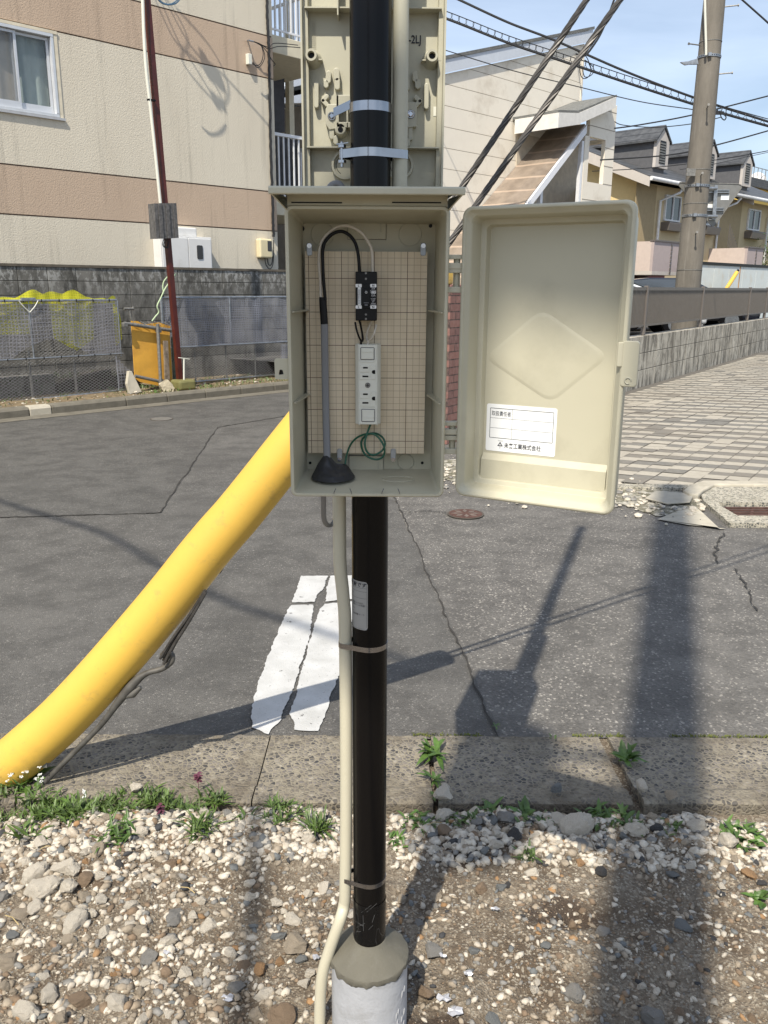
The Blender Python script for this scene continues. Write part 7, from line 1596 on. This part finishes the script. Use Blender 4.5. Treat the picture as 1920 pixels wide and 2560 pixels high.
# ---- cars
def car(loc,ang,paint,lab,Lc=4.3,Wc=1.7,Hc=1.45,van=False):
    t=thing('parked_car',loc,lab,'car'); R=Matrix.Rotation(ang,3,'Z'); o=Vector(loc)
    def T(x,y,z): return o+R@Vector((x,y,z))
    # side profile (x,z) body, and greenhouse
    if van: body=[(-2.1,.3),(-2.15,.7),(-2.1,1.0),(1.3,1.0),(2.0,.85),(2.15,.6),(2.1,.3)]; gh=[(-2.05,1.0),(-1.95,1.62),(-1.7,Hc+.25),(.45,Hc+.25),(1.35,1.0)]
    else: body=[(-2.1,.3),(-2.15,.65),(-2.05,.95),(-1.7,1.0),(1.0,.98),(1.95,.82),(2.15,.6),(2.1,.3)]; gh=[(-1.95,.99),(-1.45,Hc-.06),(-.9,Hc),(.1,Hc),(1.05,.98)]
    mb=MB(); ys=[(-Wc/2,.06),(-Wc/2+.07,0),(Wc/2-.07,0),(Wc/2,.06)]
    def sec(pts,y,sh): 
        cx=sum(p[0] for p in pts)/len(pts); cz=sum(p[1] for p in pts)/len(pts)
        return [T(cx+(x-cx)*(1-sh),y,cz+(z-cz)*(1-sh)) for x,z in pts]
    mb.loops([sec(body,y,s_) for y,s_ in ys],cap0=True,cap1=True); bd=mb.build('body',paint,t,smooth=True,bev=.05,bseg=3)
    mb=MB(); g2=[(-Wc/2+.04,1),(-Wc/2+.22,0),(Wc/2-.22,0),(Wc/2-.04,1)]
    def gs(y,low): return [T(x if z<1.03 else x*.96,y if z<1.03 else (y*.84),z) for x,z in gh]
    mb.loops([gs(-Wc/2+.05,0),gs(Wc/2-.05,0)],cap0=True,cap1=True); mb.build('cabin',paint,t,smooth=True,bev=.05,bseg=3)
    for s_ in (-1,1):
        n=len(gh); P=[]
        cx=sum(p[0] for p in gh)/n; cz=sum(p[1] for p in gh)/n+.02
        for x,z in gh: xx,zz__=cx+(x-cx)*.86,cz+(z-cz)*.78; f_=(zz__-1.0)/(Hc-1.0); P.append(T(xx,s_*((Wc/2-.05)*(1-.16*max(0,f_))+.006),zz__))
        mb=MB(); mb.prism(P,R@Vector((0,-s_*.004,0))); mb.build('side_window',M['glassd'],t)
    for (a_,b_) in ((gh[-1],gh[-2]),(gh[0],gh[1])):
        fx=.012 if a_[0]>0 else -.012; l0=.12; l1=.86; P=[]
        for tt_,wy in ((l0,.92),(l1,.86)): 
            x=a_[0]+(b_[0]-a_[0])*tt_; z=a_[1]+(b_[1]-a_[1])*tt_; w_=(Wc/2-.05)*(1-.16*tt_)*.9; P.append((x*(1 if z<1.03 else .97)+fx,w_,z))
        mb=MB(); mb.prism([T(P[0][0],P[0][1],P[0][2]+.012),T(P[0][0],-P[0][1],P[0][2]+.012),T(P[1][0],-P[1][1],P[1][2]+.012),T(P[1][0],P[1][1],P[1][2]+.012)],R@Vector((fx,0,.01))); mb.build('windscreen' if a_[0]>0 else 'rear_window',M['glassd'],t)
    for x in (-1.35,1.35):
        for s_ in (-1,1):
            mb=MB(); c=T(x,s_*(Wc/2-.20),.31); ax=R@Vector((0,s_,0)); mb.cyl(c,ax,.31,.215,28); wh=mb.build('wheel',M['plasticblack'],t,smooth=True,bev=.02); mb=MB(); mb.cyl(c+ax*.216,ax,.19,.006,20); mb.build('rim',M['galv'],wh,smooth=True)
    for x in (2.10,-2.13):
        for s_ in (-1,1): mb=MB(); c=T(x,s_*.62,.72); mb.par(c-R@Vector((.02,.14,.06)),R@Vector((.05,0,0)),R@Vector((0,.28,0)),(0,0,.12)); mb.build('headlight' if x>0 else 'tail_light',M['paper'] if x>0 else plain('red_lens',(.4,.02,.02),.2),t)
    return t
q=NB('dark_blue_car_paint'); mdk=q.out((.012,.014,.022),.18); q.b.inputs['Coat Weight'].default_value=.6
q=NB('silver_car_paint'); mws=q.out((.58,.60,.62),.25); q.b.inputs['Coat Weight'].default_value=.6
gc=Y(1690,700,24.3); car((gc.x,24.3,.36),R_(-4),mdk,'dark blue car parked behind the brown fence beside the utility pole',4.4,1.75,1.42)
gc=Y(1540,700,21.9); car((gc.x,21.9,.36),R_(-4),mws,'silver white car parked behind the brown fence, mostly hidden by the lid',4.2,1.7,1.32)
mb=MB(); c=LP(1760,806,.0); c=G(1757,812,.36)
for k in range(8): mb.box(c.x-.35+.1*k,c.x-.33+.1*k,c.y,c.y+.02,.36,.60)
mb.box(c.x-.36,c.x+.40,c.y,c.y+.02,.58,.61); mb.box(c.x-.36,c.x+.40,c.y,c.y+.02,.36,.39); tag(mb.build('white_rack',M['rail']),'small white metal rack on the ground beyond the brown fence','rack')
# ---- overhead wires
def wirep(pts,yy,r,lab,helix=None,n=8,name='overhead_wire'):
    P=smooth_path([Y(x,y,yy) for x,y in pts],n); mb=MB(); mb.tube(P,r,6)
    if helix:
        off,rad,turns=helix; Q=[p+UP*off for p in P]; mb.tube(Q,r*.35,5); L_=[]
        m_=len(P)*10
        for i in range(m_+1):
            u=i/m_*(len(P)-1); k=min(int(u),len(P)-2); p=P[k].lerp(P[k+1],u-k)+UP*off*.5; a=2*math.pi*turns*i/m_; L_.append(p+Vector((.0,math.cos(a)*rad*.6,math.sin(a)*rad))+Vector((math.cos(a)*rad*.8,0,0)))
        mb.tube(L_,.0055,4)
    return tag(mb.build(name,M['cable'],smooth=True),lab,'cable')
wirep([(960,-5),(1117,47),(1270,107),(1416,156),(1580,211),(1738,262),(1830,290),(1990,334)],19.0,.026,'thick black overhead cable with spiral hanger wire crossing behind the utility pole',(.13,.055,60),n=12)
wirep([(1100,-22),(1149,0),(1270,56),(1387,101),(1560,177),(1738,245),(1920,304),(2000,330)],19.4,.024,'twisted black overhead cable crossing above the spiral hanger cable')
wirep([(1000,90),(1115,126),(1280,176),(1446,217),(1600,254),(1733,274),(1780,284)],20,.010,'faint thin wire crossing in front of the cream house gable')
wirep([(1535,321),(1600,312),(1733,287),(1920,240)],19,.014,'thin black wire from the cream house porch up to the utility pole')
wirep([(1536,304),(1560,313),(1640,318),(1733,309),(1803,293)],19.2,.009,'slack thin wire just below the wire from the porch')
wirep([(1500,400),(1668,388),(1777,366),(1920,327),(1990,305)],22,.016,'long thin wire rising to the right behind the utility pole above the tiled roofs')
wirep([(1480,428),(1620,420),(1775,402),(1920,377),(1990,362)],26,.012,'middle thin wire above the tiled roofs')
wirep([(1700,424),(1775,412),(1920,381),(1990,369)],26,.008,'lowest faint wire above the far tiled roof')
wirep([(1840,-14),(1856,0),(1920,57),(1960,95)],14,.014,'thin wire in the top right corner of the sky')
wirep([(1552,-60),(1535,0),(1502,84),(1466,138)],13,.014,'slack black drop cable reaching the corner of the cream house')
mb=MB(); 
for x,y in ((1707,...),) if False else (): pass
P=[Y(x,y,18.8) for x,y in ((1800,276),(1803,293),(1811,300),(1815,292),(1806,284))]; mb.tube(smooth_path(P,5),.012,6); mb.par(Y(1798,282,18.8)-Vector((.1,0,.03)),(.2,0,0),(0,.05,0),(0,0,.06)); tag(mb.build('wire_clamp',M['cable'],smooth=True),'small clamp with curled wire on the spiral cable right of the utility pole','clamp')
# ================================================================ added unseen pole behind the viewer; can and brace shaped to cast shade
px_,py_=-.92,-2.95
ov=thing('utility_pole',(px_,py_,0),'added unseen concrete pole with a transformer can behind the viewer, shaped to cast shade','utility pole')
mb=MB(); mb.tube([Vector((px_,py_,z)) for z in (0,6,13)],[.18,.135,.125],28); mb.build('shaft',M['pconc'],ov,smooth=True)
tx,ty=px_-.515,py_+.02
mb=MB(); mb.cyl((tx,ty,6.98),UP,.168,.68,32); mb.cyl((tx,ty,7.66),UP,.18,.04,32); can=mb.build('shade_can',M['whitem'],ov,smooth=True,bev=.02)
mb=MB(); mb.tube([(px_-.48,py_,7.52),(px_,py_,7.14)],.045,10); mb.box(px_-.4,px_,py_-.02,py_+.02,7.58,7.62); mb.build('shade_brace',M['galv'],ov)

def shcab(pts,z,r,lab):  # added unseen cable, laid out backwards from the shade it should cast
    P=[G(x,y) for x,y in pts]; P=[Vector((p.x-.2427*z,p.y-.7137*z,z)) for p in P]; d0=(P[0]-P[1]); d1=(P[-1]-P[-2]); P=[P[0]+d0*1.0]+P+[P[-1]+d1*1.5]
    mb=MB(); mb.tube(smooth_path(P,6),r,8); tag(mb.build('shade_cable',M['cable'],smooth=True),lab,'cable')
shcab([(100,1285),(260,1335),(400,1415),(560,1500),(740,1560)],7.0,.024,'added unseen cable bundle above and behind the viewer, placed to shade the left road')
shcab([(655,2120),(645,2240),(630,2400),(610,2560)],6.5,.030,'added unseen cable behind the viewer, placed to shade the gravel left of the pole')
